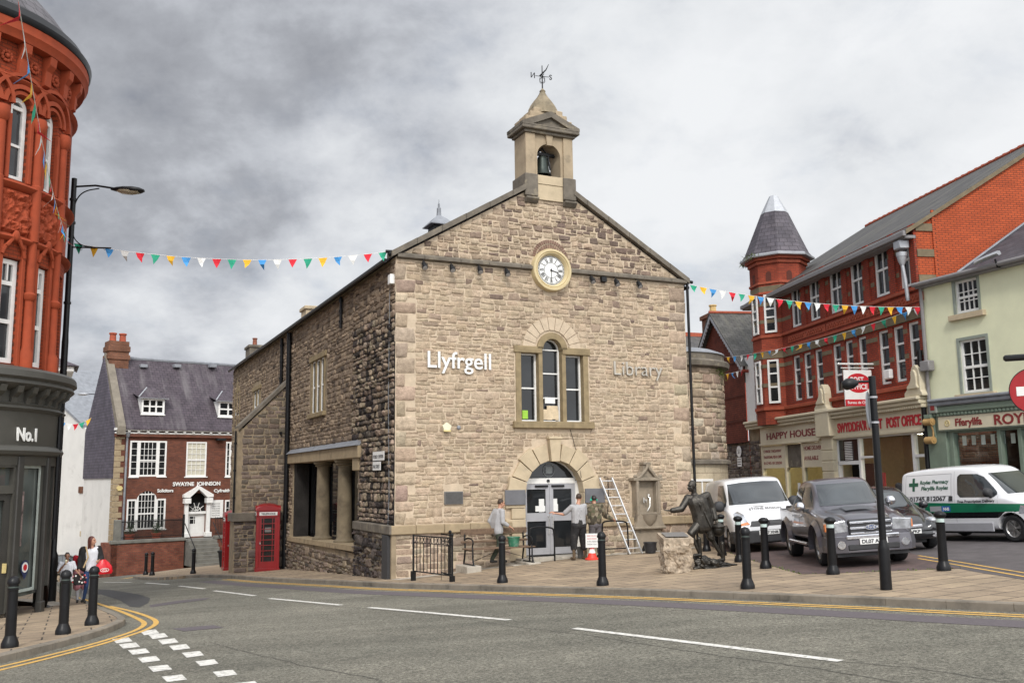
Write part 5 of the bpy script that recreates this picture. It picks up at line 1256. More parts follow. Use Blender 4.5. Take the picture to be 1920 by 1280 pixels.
b=B();b.face(R4(HF.fr(1755,870)[0]-.0,HF.fr(1774,870)[0]+.1,.7,1.75),[R4(HF.fr(1755,870)[0]+.05,HF.fr(1774,870)[0]+.05,.75,1.70)],-.195,.02);b.obj('panel_moulding',ML('maroon'),PH)
# ---------------------------------------------------------------- tile-hung house beyond the post office
TH=thing('tile_hung_house','gabled house hung with red tiles above rubble stone, between tower and turret','building',PF.O,PA)
u1=-1.15;u0=-8.2;uc=(u0+u1)/2;ze=PF.fr(1395,685)[1];za=PF.fr(1347,594)[1];zl=PF.fr(1385,828)[1]
b=B();b.face([(u0,zl),(u1,zl),(u1,ze),(uc,za),(u0,ze)],(),-.10);b.box(u0,u1,-.14,0,zl-.06,zl);b.obj('tile_hanging',ML('hung_tile'),TH)
for z in(zl+1.05,zl+2.3,ze+.3):
 b=B()
 w_=0 if z<ze else(z-ze)/(za-ze)*(u1-uc)
 x=u0+w_
 while x<u1-w_-.1:b.prism([(x,z),(x+.16,z),(x+.08,z-.14)],-.125,-.10);x+=.17
 b.obj('scalloped_tiles',ML('dark_terracotta'),TH)
b=B();b.face([(u0,-3),(u1+1.15,-3),(u1+1.15,zl+.6),(u1,zl+.6),(u1,zl),(u0,zl)],(),.03);b.obj('wall',ML('mortar_side'),TH)
rubble('stonework',ML('rubble_stone'),TH,u0,u1+1.1,-1.5,zl-.03,lambda U,Z,D:(U,.02-D,Z),tones((2,(.19,.155,.12)),(2,(.13,.11,.09)),(1,(.26,.22,.17))),51,H=(.18,.34),Wd=(.2,.6),joint=.014)
b=B();b.box(u1+.02,-.1,-.06,.0,zl+.6,ze+.35,.01);b.box(u1+.0,-.08,-.07,.0,(zl+ze)/2,(zl+ze)/2+.05);b.obj('rendered_strip',ML('white_paint'),TH)
b=B();s_=(za-ze)/(u1-uc)
for sg_ in(-1,1):
 X=lambda d:uc+sg_*d
 b.prism([(X(0),za+.22),(X(u1-uc+.4),ze-.4*s_+.22),(X(u1-uc+.4),ze-.4*s_-.05),(X(0),za-.08)],-.42,-.34)
 d=.15
 while d<u1-uc+.3:b.prism([(X(d),za-d*s_+.0),(X(d+.16),za-(d+.16)*s_+.0),(X(d+.06),za-(d+.08)*s_-.16)],-.41,-.36);d+=.20
b.obj('bargeboard',ML('pale_grey_metal'),TH)
b=B()
for sg_ in(-1,1):
 X=lambda d:uc+sg_*d
 b.add([(X(0),-.45,za+.25),(X(u1-uc+.42),-.45,ze-.42*s_+.25),(X(u1-uc+.42),9,ze-.42*s_+.25),(X(0),9,za+.25),(X(0),-.45,za+.18),(X(u1-uc+.42),-.45,ze-.42*s_+.18)],[(0,1,2,3),(0,4,5,1)])
b.obj('roof',ML('slate_grey_y'),TH)
b=B();b.tube([(uc,-.45,za+.27),(uc,9,za+.27)],.1,6);b.obj('ridge_tiles',ML('terracotta'),TH)
b=B();b.box(u1-.05,u1,0,9,-2,ze);b.tube([(u1+.4,-.4,ze-.35),(u1+.4,9,ze-.35)],.08,6);b.obj('side_wall',ML('pressed_brick'),TH)
brick('chimney_brick',(.25,.105,.058),(.19,.08,.048),(.12,.08,.06),.22,.085,'wall',ms=.14,bp=.7)
sm('buff_pot',(.55,.38,.16),.7,var=.1)
chx,chz=PF.fr(1329,590,4.0);chw=(PF.fr(1343,600,4.)[0]-PF.fr(1316,600,4.)[0])/2
c=thing('chimney',None,None);c.parent=TH;c.location=(chx,4.3,0)
b=B();b.box(-chw*.62,chw*.62,-.5,.5,3,chz);b.box(-chw*.72,chw*.72,-.62,.62,chz-.28,chz,.02);b.obj('stack',ML('chimney_brick'),c)
b=B();b.lathe([(.26,chz),(.22,chz+.55),(.28,chz+.58),(.28,chz+.66)],(0,0,0),8);b.obj('chimney_pot',ML('buff_pot'),c)
sp=thing('wall_sign','small round white sign above a square plate on the rubble wall behind the white van','sign',PF.w(PF.fr(1388,846)[0],0,0),PA)
z1_,z2_=PF.fr(1388,846)[1],PF.fr(1388,865)[1]
b=B();b.prism([(.28*cos(t),z1_+.28*sin(t))for t in np.linspace(0,2*pi,24)[:-1]],-.08,-.06);b.box(-.25,.25,-.08,-.06,z2_-.25,z2_+.2);b.obj('plate',ML('white_paint'),sp)
text('number','51',.3,ML('print_ink'),sp,(-.15,-.085,z1_-.1),ext=.002,width=.3)
b=B();
for k in range(3):b.box(-.2,.2,-.085,-.08,z2_-.15+k*.12,z2_-.11+k*.12)
b.obj('small_print',ML('print_ink'),sp)
FH=thing('far_house','distant slate-roofed house with a red ridge and buff chimney pot behind the tower','building',dp(1298,700,66),radians(20))
zr=dp(1298,612,66).z-FH.location.z;ze_=dp(1298,655,66).z-FH.location.z
b=B();b.box(-7,4.5,0.1,8,-8,ze_);b.obj('wall',ML('pressed_brick'),FH)
b=B();b.add([(-7.2,-.3,ze_-.2),(4.7,-.3,ze_-.2),(4.7,4,zr),(-7.2,4,zr),(-7.2,8.3,ze_-.2),(4.7,8.3,ze_-.2)],[(0,1,2,3),(3,2,5,4)]);b.obj('roof',ML('slate_grey_x'),FH)
b=B();b.box(-7.2,4.7,3.85,4.15,zr-.05,zr+.25);b.obj('ridge_tiles',ML('terracotta'),FH)
b=B();b.lathe([(.3,zr+.2),(.25,zr+.75),(.33,zr+.8),(.33,zr+.95)],(.1,4,0),8);b.obj('chimney_pot',ML('buff_pot'),FH)
# ---------------------------------------------------------------- solicitors' house far down the street
SA=radians(39.05);so=dp(207,1010,62.);SF=Fr((so.x,so.y,-5.6),SA)
SH=thing('brick_town_house','Georgian dark brick house with purple slate roof, white sash windows and pedimented door','building',SF.O,SA)
brick('georgian_brick',(.19,.064,.038),(.125,.046,.032),(.13,.075,.055),.24,.085,'wall',ms=.12,blotch=(.7,1.2),bp=.4)
brick('slate_s',(.100,.080,.094),(.075,.060,.073),(.035,.03,.035),.36,.24,'roofx',ms=.07,sc=1.35,rough=.6,bp=.6,stain=(.15,.135,.14))
brick('slate_wall',(.13,.115,.145),(.10,.09,.115),(.05,.045,.055),.32,.2,'wall',ms=.07,rough=.6,bp=.6)
brick('garden_brick',(.26,.085,.05),(.17,.05,.035),(.12,.08,.06),.26,.10,'wall',ms=.13,blotch=(.6,1.3),bp=.5)
sm('white_render',(.66,.65,.62),.85,var=.06,vs=.8,dirt=((.50,.49,.46),.7,.56))
sm('fountain_coping',(.20,.175,.14),.9,var=.25,vs=2);sm('step_stone',(.17,.165,.145),.85,var=.25,vs=2)
sm('blind_cream',(.55,.52,.42),.8,var=.06)
SL=24.;ez_=SF.fr(215,806)[1];vr,rz_=SF.sd(184,676,0.);vr=3.4;rz_=SF.fr(300,676,3.4)[1]
def srect(l,r,t,bt,v=0.):m_=(t+bt)/2;return SF.fr(l,m_,v)[0],SF.fr(r,m_,v)[0],SF.fr((l+r)/2,bt,v)[1],SF.fr((l+r)/2,t,v)[1]
W=[srect(243,312,826,893),srect(349,387,828,893),srect(423,462,828,893)]
V=[srect(237,310,935,992),srect(421,490,936,990)]
va=srect(255,294,920,992);dr=srect(352,385,924,1005)
b=B();b.face([(0,-1),(SL,-1),(SL,ez_),(0,ez_)],[R4(*w)for w in W]+[R4(*V[1]),[(V[0][0],V[0][2]),(V[0][1],V[0][2]),(V[0][1],V[0][3]),(va[1],V[0][3])]+arcpts((va[0]+va[1])/2,va[3]-(va[1]-va[0])/2,(va[1]-va[0])/2,0,pi,10)+[(va[0],V[0][3]),(V[0][0],V[0][3])],R4(dr[0],dr[1],dr[2],dr[3])],0,.2);b.obj('wall',ML('georgian_brick'),SH)
b=B();b.box(.1,SL,.35,.45,-1,ez_);b.obj('room_backing',ML('dark_inside'),SH)
for k,w in enumerate(W):
 if k==1:
  sash(SH,*w,.0,4,6,ML('white_paint'),ML('blind_cream'),fw=.10,bar=.03,mid=[.47],sill=.1)
 else:
  b_=w[1]-w[0]
  sash(SH,w[0],w[0]+b_*.24,w[2],w[3],.0,1,5,ML('white_paint'),ML('window_glass'),fw=.11,bar=.03,sill=.05)
  sash(SH,w[0]+b_*.24,w[1]-b_*.24,w[2],w[3],.003,4,5,ML('white_paint'),ML('window_glass'),fw=.11,bar=.03,mid=[.45],sill=.0)
  sash(SH,w[1]-b_*.24,w[1],w[2],w[3],.0,1,5,ML('white_paint'),ML('window_glass'),fw=.11,bar=.03,sill=.05)
for v in V:
 b_=v[1]-v[0]
 sash(SH,v[0],v[0]+b_*.25,v[2],v[3],.0,2,4,ML('white_paint'),ML('window_glass'),fw=.11,bar=.028,sill=.08)
 sash(SH,v[0]+b_*.25,v[1]-b_*.25,v[2],v[3]+0.95,.003,5,5,ML('white_paint'),ML('window_glass'),fw=.11,bar=.028,mid=[.45],arch=True)
 sash(SH,v[1]-b_*.25,v[1],v[2],v[3],.0,2,4,ML('white_paint'),ML('window_glass'),fw=.11,bar=.028,sill=.08)
b=B();b.box(-.1,SL,-.35,.05,ez_-.02,ez_+.14,.02);b.box(-.05,SL,-.22,.05,ez_-.22,ez_-.12,.02);b.obj('cornice',ML('white_paint'),SH)
b=B();b.box(-.05,SL,-.18,.05,ez_-.42,ez_-.22);b.obj('frieze',ML('georgian_brick'),SH)
b=B();x=.1
while x<SL:b.box(x,x+.16,-.30,-.1,ez_-.12,ez_-.02);x+=.62
b.obj('modillions',ML('white_paint'),SH)
b=B();b.add([(.35,-.4,ez_+.12),(SL,-.4,ez_+.12),(SL,vr,rz_),(.35,vr,rz_),(.35,7.2,ez_+.12),(SL,7.2,ez_+.12),(.35,-.4,ez_+.04),(SL,-.4,ez_+.04)],[(0,1,2,3),(3,2,5,4),(0,6,7,1)]);b.obj('roof',ML('slate_s'),SH)
b=B();b.tube([(.3,vr,rz_+.02),(SL,vr,rz_+.02)],.13,6);b.obj('ridge',ML('lead'),SH)
b=B(SIDE);b.prism([(-.5,ez_-.3),(-.5,ez_+.25),(vr,rz_+.30),(7.3,ez_+.25),(7.3,ez_-.0),(vr,rz_-.1),(0.1,ez_-.3)],.0,.5);b.obj('gable_coping',ML('fountain_coping'),SH)
zq=SF.sd(180,897,0.)[1]
b=B(SIDE);b.face([(.05,zq),(7.1,zq),(7.1,ez_+.1),(vr,rz_-.05),(.05,ez_+.1)],(),-.08,.08);b.obj('slate_hanging',ML('slate_wall'),SH)
b=B();b.box(.0,.3,.0,7.1,-1,zq+.01);b.obj('side_wall',ML('white_render'),SH)
b=B();z=-.8;k=0
while z<ez_-.5:b.box(-.01,.62 if k%2 else .40,-.03,.5,z+.01,z+.36,.01);z+=.37;k+=1
b.obj('quoins',ML('sandstone'),SH)
b=B();b.tube([(.75,-.08,ez_-.1),(.72,-.08,1.2)],.07,6);b.lathe([(.12,ez_-.45),(.2,ez_-.15)],(.75,-.1,0),8);b.obj('rainwater_pipe',ML('lead'),SH)
c=thing('chimney',None,None);c.parent=SH;c.location=(.9,vr,0)
czt=SF.fr(205,640,3.4)[1];b=B();b.box(-.78,.55,-.6,.6,rz_-.8,czt);b.box(-.86,.63,-.68,.68,rz_-.2,rz_+.15,.03);b.box(-.86,.63,-.68,.68,czt-.75,czt-.35,.03);b.obj('stack',ML('chimney_brick'),c)
for x in(-.42,.25):
 b=B();b.lathe([(.24,0),(.21,.5),(.27,.52),(.27,.62),(.2,.64)],(x,0,czt),10);b.obj('chimney_pot',ML('terracotta'),c)
for(l,r,t,bt)in((266,308,746,777),(410,446,752,782)):
 y_r=lambda z:-.4+(z-ez_-.12)*(vr+.4)/(rz_-ez_-.12);vd=y_r(SF.fr(l,bt,.4)[1])-.08;x0,z1_=SF.fr(l,t,vd);x1,z0_=SF.fr(r,bt,vd);dm=thing('dormer',None,None);dm.parent=SH
 sash(dm,x0,x1,z0_,z1_,vd,3 if r<400 else 2,[.5],ML('white_paint'),ML('window_glass'),fw=.13,bar=.10,sill=.04)
 b=B();b.add([(x0,vd,z0_),(x0,vd,z1_),(x0,vd+2.2,z1_+.1)],[(0,1,2)]);b.add([(x1,vd,z0_),(x1,vd,z1_),(x1,vd+2.2,z1_+.1)],[(0,1,2)]);b.obj('dormer_cheeks',ML('white_paint'),dm)
 b=B();m_=(x0+x1)/2;h_=.62
 b.add([(x0-.25,vd-.25,z1_+.02),(x1+.25,vd-.25,z1_+.02),(x1-.35,vd+.8,z1_+h_+.15),(x0+.55,vd+.8,z1_+h_+.15),(x0-.25,vd+1.6,z1_+.5),(x1+.25,vd+1.6,z1_+.5),(x1-.35,vd+2.2,z1_+1.0),(x0+.55,vd+2.2,z1_+1.0)],[(0,1,2,3),(0,3,7,4),(1,5,6,2),(3,2,6,7)]);b.obj('dormer_roof',ML('slate_s'),dm)
 b=B();b.tube([(x0-.27,vd-.22,z1_+.06),(x0+.55,vd+.8,z1_+h_+.19)],.05,5);b.box(x0-.22,x1+.22,vd-.22,vd,z1_-.03,z1_+.05);b.obj('lead_hip',ML('pale_grey_metal'),dm)
for px in(268,331,398):
 u,z=SF.fr(px,687,vr-.4);b=B();b.box(u-.25,u+.25,vr-.7,vr-.2,z-.1,z+.14,.03);b.obj('roof_vent',ML('lead'),SH)
dx0,dx1,dz0,dz1=dr;dc=(dx0+dx1)/2
dz0=SF.fr(368,1006)[1]
b=B()
for x in(dx0-.32,dx1-.02):b.box(x+.05,x+.29,-.24,.05,dz0,dz1-.55,.02);b.box(x-.05,x+.39,-.36,.05,dz0,dz0+.3,.02);b.box(x-.06,x+.40,-.40,.05,dz1-.7,dz1-.35,.02)
b.prism([(dx0-.42,dz1-.10),(dc,dz1+.50),(dx1+.42,dz1-.10),(dx1+.42,dz1-.28),(dx1-.0,dz1-.30),(dc,dz1+.28),(dx0,dz1-.30),(dx0-.42,dz1-.28)],-.34,.05)
b.box(dx0,dx1,-.05,.15,dz1-1.42,dz1-1.25);b.obj('doorcase',ML('white_paint'),SH)
n=10;R_=(dx1-dx0)/2
b=B();b.face(arcpts(dc,dz1-1.25,R_,0,pi,n),(),.1);fl=b.obj('fanlight',ML('window_glass'),SH)
b=B()
for k in range(1,5):b.tube([(dc+R_*cos(pi*k/5)*q,.08,dz1-1.25+R_*sin(pi*k/5)*q)for q in(.1,1)],.025,4)
b.tube([(dc+R_*.5*cos(t),.08,dz1-1.25+R_*.5*sin(t))for t in np.linspace(0,pi,9)],.025,4);b.obj('fanlight_bars',ML('white_paint'),fl)
b=B();b.face(R4(dx0,dx1,dz0,dz1-1.42),[R4(dx0+.2,dc-.05,dz0+.9,dz1-1.6)],.12,.05);b.box(dx0,dc+.02,.2,.25,dz0,dz1-1.42);dd=b.obj('front_door',ML('white_paint'),SH)
b=B();b.face(R4(dx0+.15,dc,dz0+.8,dz1-1.5),(),.14);b.obj('pane',ML('window_glass'),dd)
b=B()
for k in range(1,5):b.box(dx0+.2,dc-.05,.10,.135,dz0+.9+k*.3,dz0+.93+k*.3)
b.box(dx0+.46,dx0+.49,.10,.135,dz0+.9,dz1-1.6);b.obj('glazing_bars',ML('white_paint'),dd)
a_,c_,z0_,z1_=srect(393,418,937,970,-.05)
b=B();b.box(a_,c_,-.08,.0,z0_,z1_,.01);nb=b.obj('notice_board',ML('white_paint'),SH)
for k in range(6):text('lettering','SOLICITORS',.12,ML('print_ink'),nb,(a_+.15,-.085,z1_-.3-k*.16),ext=.002,width=(c_-a_)*.6)
u_=lambda px,py:SF.fr(px,py,-.05)
zt1=u_(360,910)[1];text('lettering','SWAYNE  JOHNSON',.36,ML('white_paint'),SH,(u_(324,905)[0],-.05,zt1),ext=.02,off=.012,width=u_(413,905)[0]-u_(324,905)[0])
zt1=u_(310,922)[1];text('lettering','Solicitors',.30,ML('white_paint'),SH,(u_(295,918)[0],-.05,zt1),ext=.02,off=.01,width=u_(325,918)[0]-u_(295,918)[0])
text('lettering','Cyfreithwyr',.30,ML('white_paint'),SH,(u_(401,918)[0],-.05,u_(410,922)[1]),ext=.02,off=.01,width=1.75)
uu,zz2=u_(224,915);b=B();b.prism([(uu+.2*cos(t),zz2+.18*sin(t))for t in np.linspace(0,2*pi,7)[:-1]],-.12,0);ab=b.obj('alarm_box',ML('gilt'),SH)
b=B();uu,zz2=u_(411,824);b.box(uu-.3,uu+.35,-.5,-.1,zz2-.08,zz2+.08,.03);b.obj('floodlight',ML('black_iron'),SH)
TZ=dz0-.05;TV=-2.6
tb=thing('terrace_wall','low brick terrace wall with stone cap, iron railings and steps before the brick town house','wall',SF.O,SA)
tx1=SF.fr(345,1030,TV)[0];tx2=SF.fr(404,1030,TV)[0]
b=B();b.box(-.6,tx1,TV,TV+.3,-2,TZ);b.box(tx2,tx2+6,TV,TV+.3,-2,TZ);b.box(-.6,-.3,TV,0,-2,TZ);b.obj('brickwork',ML('garden_brick'),tb)
b=B();b.box(-.7,tx1+.08,TV-.08,TV+.4,TZ,TZ+.22,.03);b.obj('stone_cap',ML('step_stone'),tb)
b=B();b.box(tx2-.08,tx2+6,TV-.08,TV+.4,TZ,TZ+.22,.03);b.obj('stone_cap',ML('step_stone'),tb)
b=B();b.box(-.3,tx2+6,TV+.35,0,TZ-.3,TZ);b.obj('terrace_floor',ML('step_stone'),tb)
b=B();ns=7;y=TV+.6;z=TZ;hgt=.23
for k in range(ns):b.box(tx1+.1,tx2-.1,TV-.55-k*.22,TV+.6,TZ-hgt*(k+1)-.01,TZ-hgt*k,.015)
b.obj('steps',ML('step_stone'),tb)
def rail(nm,x0,x1,n):
 b=B();b.box(x0,x1,TV+.12,TV+.16,TZ+1.32,TZ+1.37);b.box(x0,x1,TV+.12,TV+.16,TZ+.36,TZ+.40)
 for i in range(n+1):
  x=x0+(x1-x0)*i/n;b.box(x-.012,x+.012,TV+.128,TV+.152,TZ+.22,TZ+1.46)
 b.obj(nm,ML('black_iron'),tb)
rail('railing',-.2,tx1,64);rail('railing',tx2,tx2+5,44)
b=B();b.box(-.5,-.1,TV-.0,TV+.35,TZ-.1,TZ+1.5,.03);b.obj('gate_pier',ML('step_stone'),tb)
b=B();b.tube([(tx1-.05,TV+.1,TZ+.2),(tx1-.05,TV+.1,TZ+1.7)],.07,6);b.tube([(tx1+.1,TV+.3,TZ+1.1),(tx1+.1,TV-1.8,TZ-.5),(tx1+.1,TV-1.8,TZ-1.3)],.03,5);b.tube([(tx2-.1,TV+.3,TZ+1.1),(tx2-.1,TV-1.8,TZ-.5),(tx2-.1,TV-1.8,TZ-1.3)],.03,5);b.obj('handrail',ML('black_iron'),tb)
sm('leaf_green',(.035,.065,.025),.7,var=.5,vs=10)
for k,px in enumerate((243,293)):
 u,z=SF.fr(px,1010,-.7);pt=thing('potted_shrub',('left' if k==0 else 'right')+' one of two small potted shrubs before the arched window','plant',SF.w(u,-.7,TZ),SA,'potted shrubs on the terrace')
 b=B();b.lathe([(.22,0),(.30,.42),(.33,.42),(.33,.48)],(0,0,0),12);b.obj('pot',ML('terracotta'),pt)
 b=B();r_=random.Random(k)
 for i in range(300):
  p=Vector((r_.gauss(0,.16),r_.gauss(0,.16),.45+abs(r_.gauss(.35,.25))));s=.06;b.add([p+Vector((r_.uniform(-s,s),r_.uniform(-s,s),r_.uniform(-s,s)))for _ in range(3)],[(0,1,2)])
 b.tube([(0,0,.4),(0,0,.9)],.03,5);b.obj('foliage',ML('leaf_green'),pt)
p0=dp(112,900,74);p1=dp(152,900,72)
wa=atan2(p1.y-p0.y,p1.x-p0.x)
WB_=thing('white_building','tall plain white rendered end wall beside the slate-hung house','building',(p0.x,p0.y,-7),wa)
ln=(p1-p0).length;h0=dp(112,764,74).z+7;h1=dp(152,800,72).z+7
b=B();b.prism([(-14,-1),(ln+6,-1),(ln+6,h1-3.),(ln,h1),(0,h0),(-4,h0+3.4),(-14,h0+1)],0,10);b.obj('wall',ML('white_render'),WB_)
b=B();b.prism([(ln+.1,h1-.05),(ln+.1,h1+.15),(0,h0+.2),(-4,h0+3.6),(-4,h0+3.4),(0,h0)],-.12,10);b.obj('verge',ML('lead'),WB_)
for px,py,w,h in((143,918,.55,.5),(152,1000,.3,.4),(164,1005,.3,.4)):
 q=dp(px,py,71.6)-Vector((p0.x,p0.y,-7));u=q.x*cos(wa)+q.y*sin(wa);b=B();b.box(u-w/2,u+w/2,-.12,.0,q.z-h/2,q.z+h/2,.03);b.obj('vent_box',ML('chimney_brick' if py<950 else 'sandstone_pale'),WB_)
p0=dp(127,900,42);FB=thing('cream_corner_building','cream building with slate eaves glimpsed between the red brick corner and lamp post','building',(p0.x,p0.y,-4.5),radians(27))
hh=dp(118,682,42).z+4.5;xr_=-.3
b=B();b.box(-8,xr_,0,2,-1,hh-.4);b.obj('wall',ML('white_render'),FB)
b=B();b.box(-8,xr_+.3,-.35,2.2,hh-.4,hh-.15,.03);b.obj('cornice',ML('white_paint'),FB)
b=B();b.add([(-8,-.5,hh-.15),(xr_+.5,-.5,hh-.15),(xr_-1,1,hh+.6),(-8,1,hh+.6),(xr_+.5,2.4,hh-.15),(xr_-1,1.2,hh+.6)],[(0,1,2,3),(1,4,5,2)]);b.obj('roof',ML('slate_s'),FB)
# ---------------------------------------------------------------- red terracotta corner building
RR=3.3
T0=gp(84,1141);T0=Vector((T0.x,T0.y,0))*(22.9/T0.y)
dv=T0.normalized();pl=Vector((-dv.y,dv.x,0));RC=T0+pl*RR
GZ=-3.0
def chit(px,py,R):
 d=ray(px,py);a=d[0]**2+d[1]**2;bq=d[0]*RC.x+d[1]*RC.y;c=RC.x**2+RC.y**2-R*R;D=bq*bq-a*c
 t=bq/a if D<0 else(bq-sqrt(D))/a
 p=d*t;return atan2(p[1]-RC.y,p[0]-RC.x),p[2]-GZ
RB=thing('red_corner_building','ornate red terracotta corner building with rounded front over a dark shopfront','building',(RC.x,RC.y,GZ),0)
AT=atan2(-RC.y,-RC.x)
def bend(R,a0=AT):return lambda x,y,z:((R-y)*cos(a0+x/R),(R-y)*sin(a0+x/R),z)
def ax_(px,py,R=RR):return(chit(px,py,R)[0]-AT)*R
brick('terracotta_wall',(.32,.056,.020),(.25,.044,.018),(.12,.032,.017),.24,.085,'ang',ms=.11,sc=RR,blotch=(.8,1.12),bp=.35)
sm('terracotta_red',(.30,.054,.020),.8,var=.14,vs=4,dirt=((.20,.040,.018),2.5,.62),bp=.15,bs=30)
sm('shop_grey',(.062,.059,.050),.5,var=.1,vs=3)
sm('shop_grey_dark',(.038,.036,.032),.5,var=.1,vs=3)
zz=lambda px,py:chit(px,py,RR)[1]
z_s1,z_f1b,z_f1t=zz(75,700),zz(74,690),zz(74,499)
z_p0,z_p1=zz(90,468),zz(90,372)
z_f2b,z_f2t=zz(90,362),zz(92,207)
z_c0=zz(100,195)
z_ev=chit(166,132,RR+.42)[1]+.1
xs2=[ax_(72,590),ax_(15,580)]
wins1=[]
wW=abs(ax_(87,600)-ax_(62,600));xa=(ax_(87,600)+ax_(62,600))/2;pitch=wW+abs(ax_(62,600)-ax_(34,590));print('pitch',wW,pitch,xa)
cxs=[xa+(k)*-pitch for k in(0,1,2,3)]+[xa+pitch]
holes1=[R4(c-wW/2,c+wW/2,z_f1b,z_f1t)for c in cxs]
def archole(c):return[(c-wW/2,z_f2b),(c+wW/2,z_f2b)]+arcpts(c,z_f2t-wW/2,wW/2,0,pi,10)
f=bend(RR);x0_,x1_=-RR*1.9,RR*1.9
b=B(f);b.face(R4(x0_,x1_,z_s1-.2,z_p0),holes1,0,.22);b.obj('first_floor_wall',ML('terracotta_wall'),RB,cut=.25)
b=B(f);b.face(R4(x0_,x1_,z_p1,z_ev),[archole(c)for c in cxs],0,.26);b.obj('second_floor_wall',ML('terracotta_wall'),RB,cut=.25)
def leafy(name,a,c,z0,z1,seed):
 r_=random.Random(seed);nx2,nz2=26,18
 import mathutils
 vs=[];fs=[]
 for j in range(nz2+1):
  for i in range(nx2+1):
   x=a+(c-a)*i/nx2;z=z0+(z1-z0)*j/nz2
   h=mathutils.noise.turbulence(Vector((x*6,z*6,seed)),3,True)*.16
   if i in(0,nx2)or j in(0,nz2):h=0
   vs.append((x,-.01-h,z))
 for j in range(nz2):
  for i in range(nx2):k=j*(nx2+1)+i;fs.append((k,k+1,k+nx2+2,k+nx2+1))
 b=B(f);b.add(vs,fs);b.obj(name,ML('terracotta_red'),RB)
b=B(f);b.face(R4(x0_,x1_,z_p0-.02,z_p1+.02),(),.0);b.obj('panel_band',ML('terracotta_red'),RB,cut=.25)
for i,c in enumerate(cxs[:3]):leafy('carved_panel',c-pitch/2+.12,c+pitch/2-.12,z_p0+.10,z_p1-.12,i)
def hoop(prof,m,nm,name=None,seg=72):b=B();b.lathe([(RR+r,z)for r,z in prof],(0,0,0),seg,cap=False);return b.obj(nm,ML(m),RB,smooth=35)
hoop([(0,z_p0-.12),(.10,z_p0-.08),(.14,z_p0-.02),(.08,z_p0+.04),(0,z_p0+.08)],'terracotta_red','string_course')
hoop([(0,z_p1-.12),(.10,z_p1-.08),(.16,z_p1),(.10,z_p1+.06),(0,z_p1+.10)],'terracotta_red','string_course')
for c in cxs[:4]:
 cc=c+pitch/2
 p=bend(RR)(cc,-.04,0)
 b=B();b.lathe([(.16,z_s1),(.16,z_s1+.4),(.11,z_s1+.5),(.10,z_f1t-.9),(.15,z_f1t-.85),(.16,z_f1t-.75),(.10,z_f1t-.7),(.10,z_p0),(.13,z_p0),(.13,z_p1+.1),(.105,z_p1+.12),(.10,z_f2t-.75),(.13,z_f2t-.72),(.18,z_f2t-.55),(.15,z_f2t-.4)],(p[0],p[1],0),14);b.obj('engaged_shaft',ML('terracotta_red'),RB,smooth=40)
 b=B(f)
 for d in(-.21,.21):b.box(cc+d-.05,cc+d+.05,-.05,.05,z_s1,z_p0-.1,.015);b.box(cc+d-.05,cc+d+.05,-.05,.05,z_p1+.1,z_f2t-.5,.015)
 b.obj('jamb_moulding',ML('terracotta_red'),RB)
for c in cxs[:4]:
 b=B(f)
 for r0,r1,d in((wW/2+.02,wW/2+.10,.05),(wW/2+.14,wW/2+.24,.09),(wW/2+.42,wW/2+.50,.11)):
  o_=arcpts(c,z_f2t-wW/2,r1,0,pi,16);i_=arcpts(c,z_f2t-wW/2,r0,0,pi,16)
  for i in range(16):b.prism([o_[i],o_[i+1],i_[i+1],i_[i]],-d,.01)
 b.obj('arch_moulding',ML('terracotta_red'),RB)
 b=B(f);pts=[(c-wW/2-.02,-.05,z_f1t+.05),(c-wW/2+.05,-.07,z_f1t+.26),(c-.22,-.08,z_f1t+.22),(c-.12,-.09,z_f1t+.36),(c,-.09,z_f1t+.62),(c+.12,-.09,z_f1t+.36),(c+.22,-.08,z_f1t+.22),(c+wW/2-.05,-.07,z_f1t+.26),(c+wW/2+.02,-.05,z_f1t+.05)]
 b.tube([tuple(p)for p in chaikin(pts,2)],.045,6);b.sph((c,-.1,z_f1t+.5),(.09,.05,.13),8,6);b.sph((c-.1,-.08,z_f1t+.4),(.06,.05,.06),8,5);b.sph((c+.1,-.08,z_f1t+.4),(.06,.05,.06),8,5);b.obj('ogee_ornament',ML('terracotta_red'),RB,smooth=50)
glass('upper_glass',(.03,.032,.034))
for k,c in enumerate(cxs[:4]):
 g_=ML('upper_glass')
 sash(RB,c-wW/2+.02,c+wW/2-.02,z_f1b,z_f1t-.02,.10,1,1,ML('white_paint'),g_,fw=.11,mid=[.40,.77],xf=f,cut=.2)
 sash(RB,c-wW/2+.02,c+wW/2-.02,z_f2b,z_f2t-.02,.12,1,[.45],ML('white_paint'),g_,fw=.11,bar=.06,xf=f,cut=.2,arch=True)
b=B(f);c=cxs[1]
b.box(cxs[0]-.02,cxs[0]+.02,.105,.17,z_f1b+(z_f1t-z_f1b)*.79,z_f1t-.1);b.box(c-.02,c+.02,.105,.17,z_f1b+(z_f1t-z_f1b)*.79,z_f1t-.1);b.obj('toplight_bar',ML('white_paint'),RB)
hoop([(0,z_ev-1.35),(.06,z_ev-1.32),(.12,z_ev-1.25),(.06,z_ev-1.20),(0.02,z_ev-1.18)],'terracotta_red','string_course')
hoop([(0.02,z_ev-.42),(.24,z_ev-.40),(.27,z_ev-.30),(.32,z_ev-.22),(.31,z_ev-.10),(.32,z_ev-.04),(.32,z_ev+.02),(0,z_ev+.06)],'terracotta_red','main_cornice')
hoop([(.30,z_ev-.02),(.34,z_ev+.0),(.37,z_ev+.06),(.38,z_ev+.14),(.32,z_ev+.16),(.2,z_ev+.4)],'black_paint','gutter')
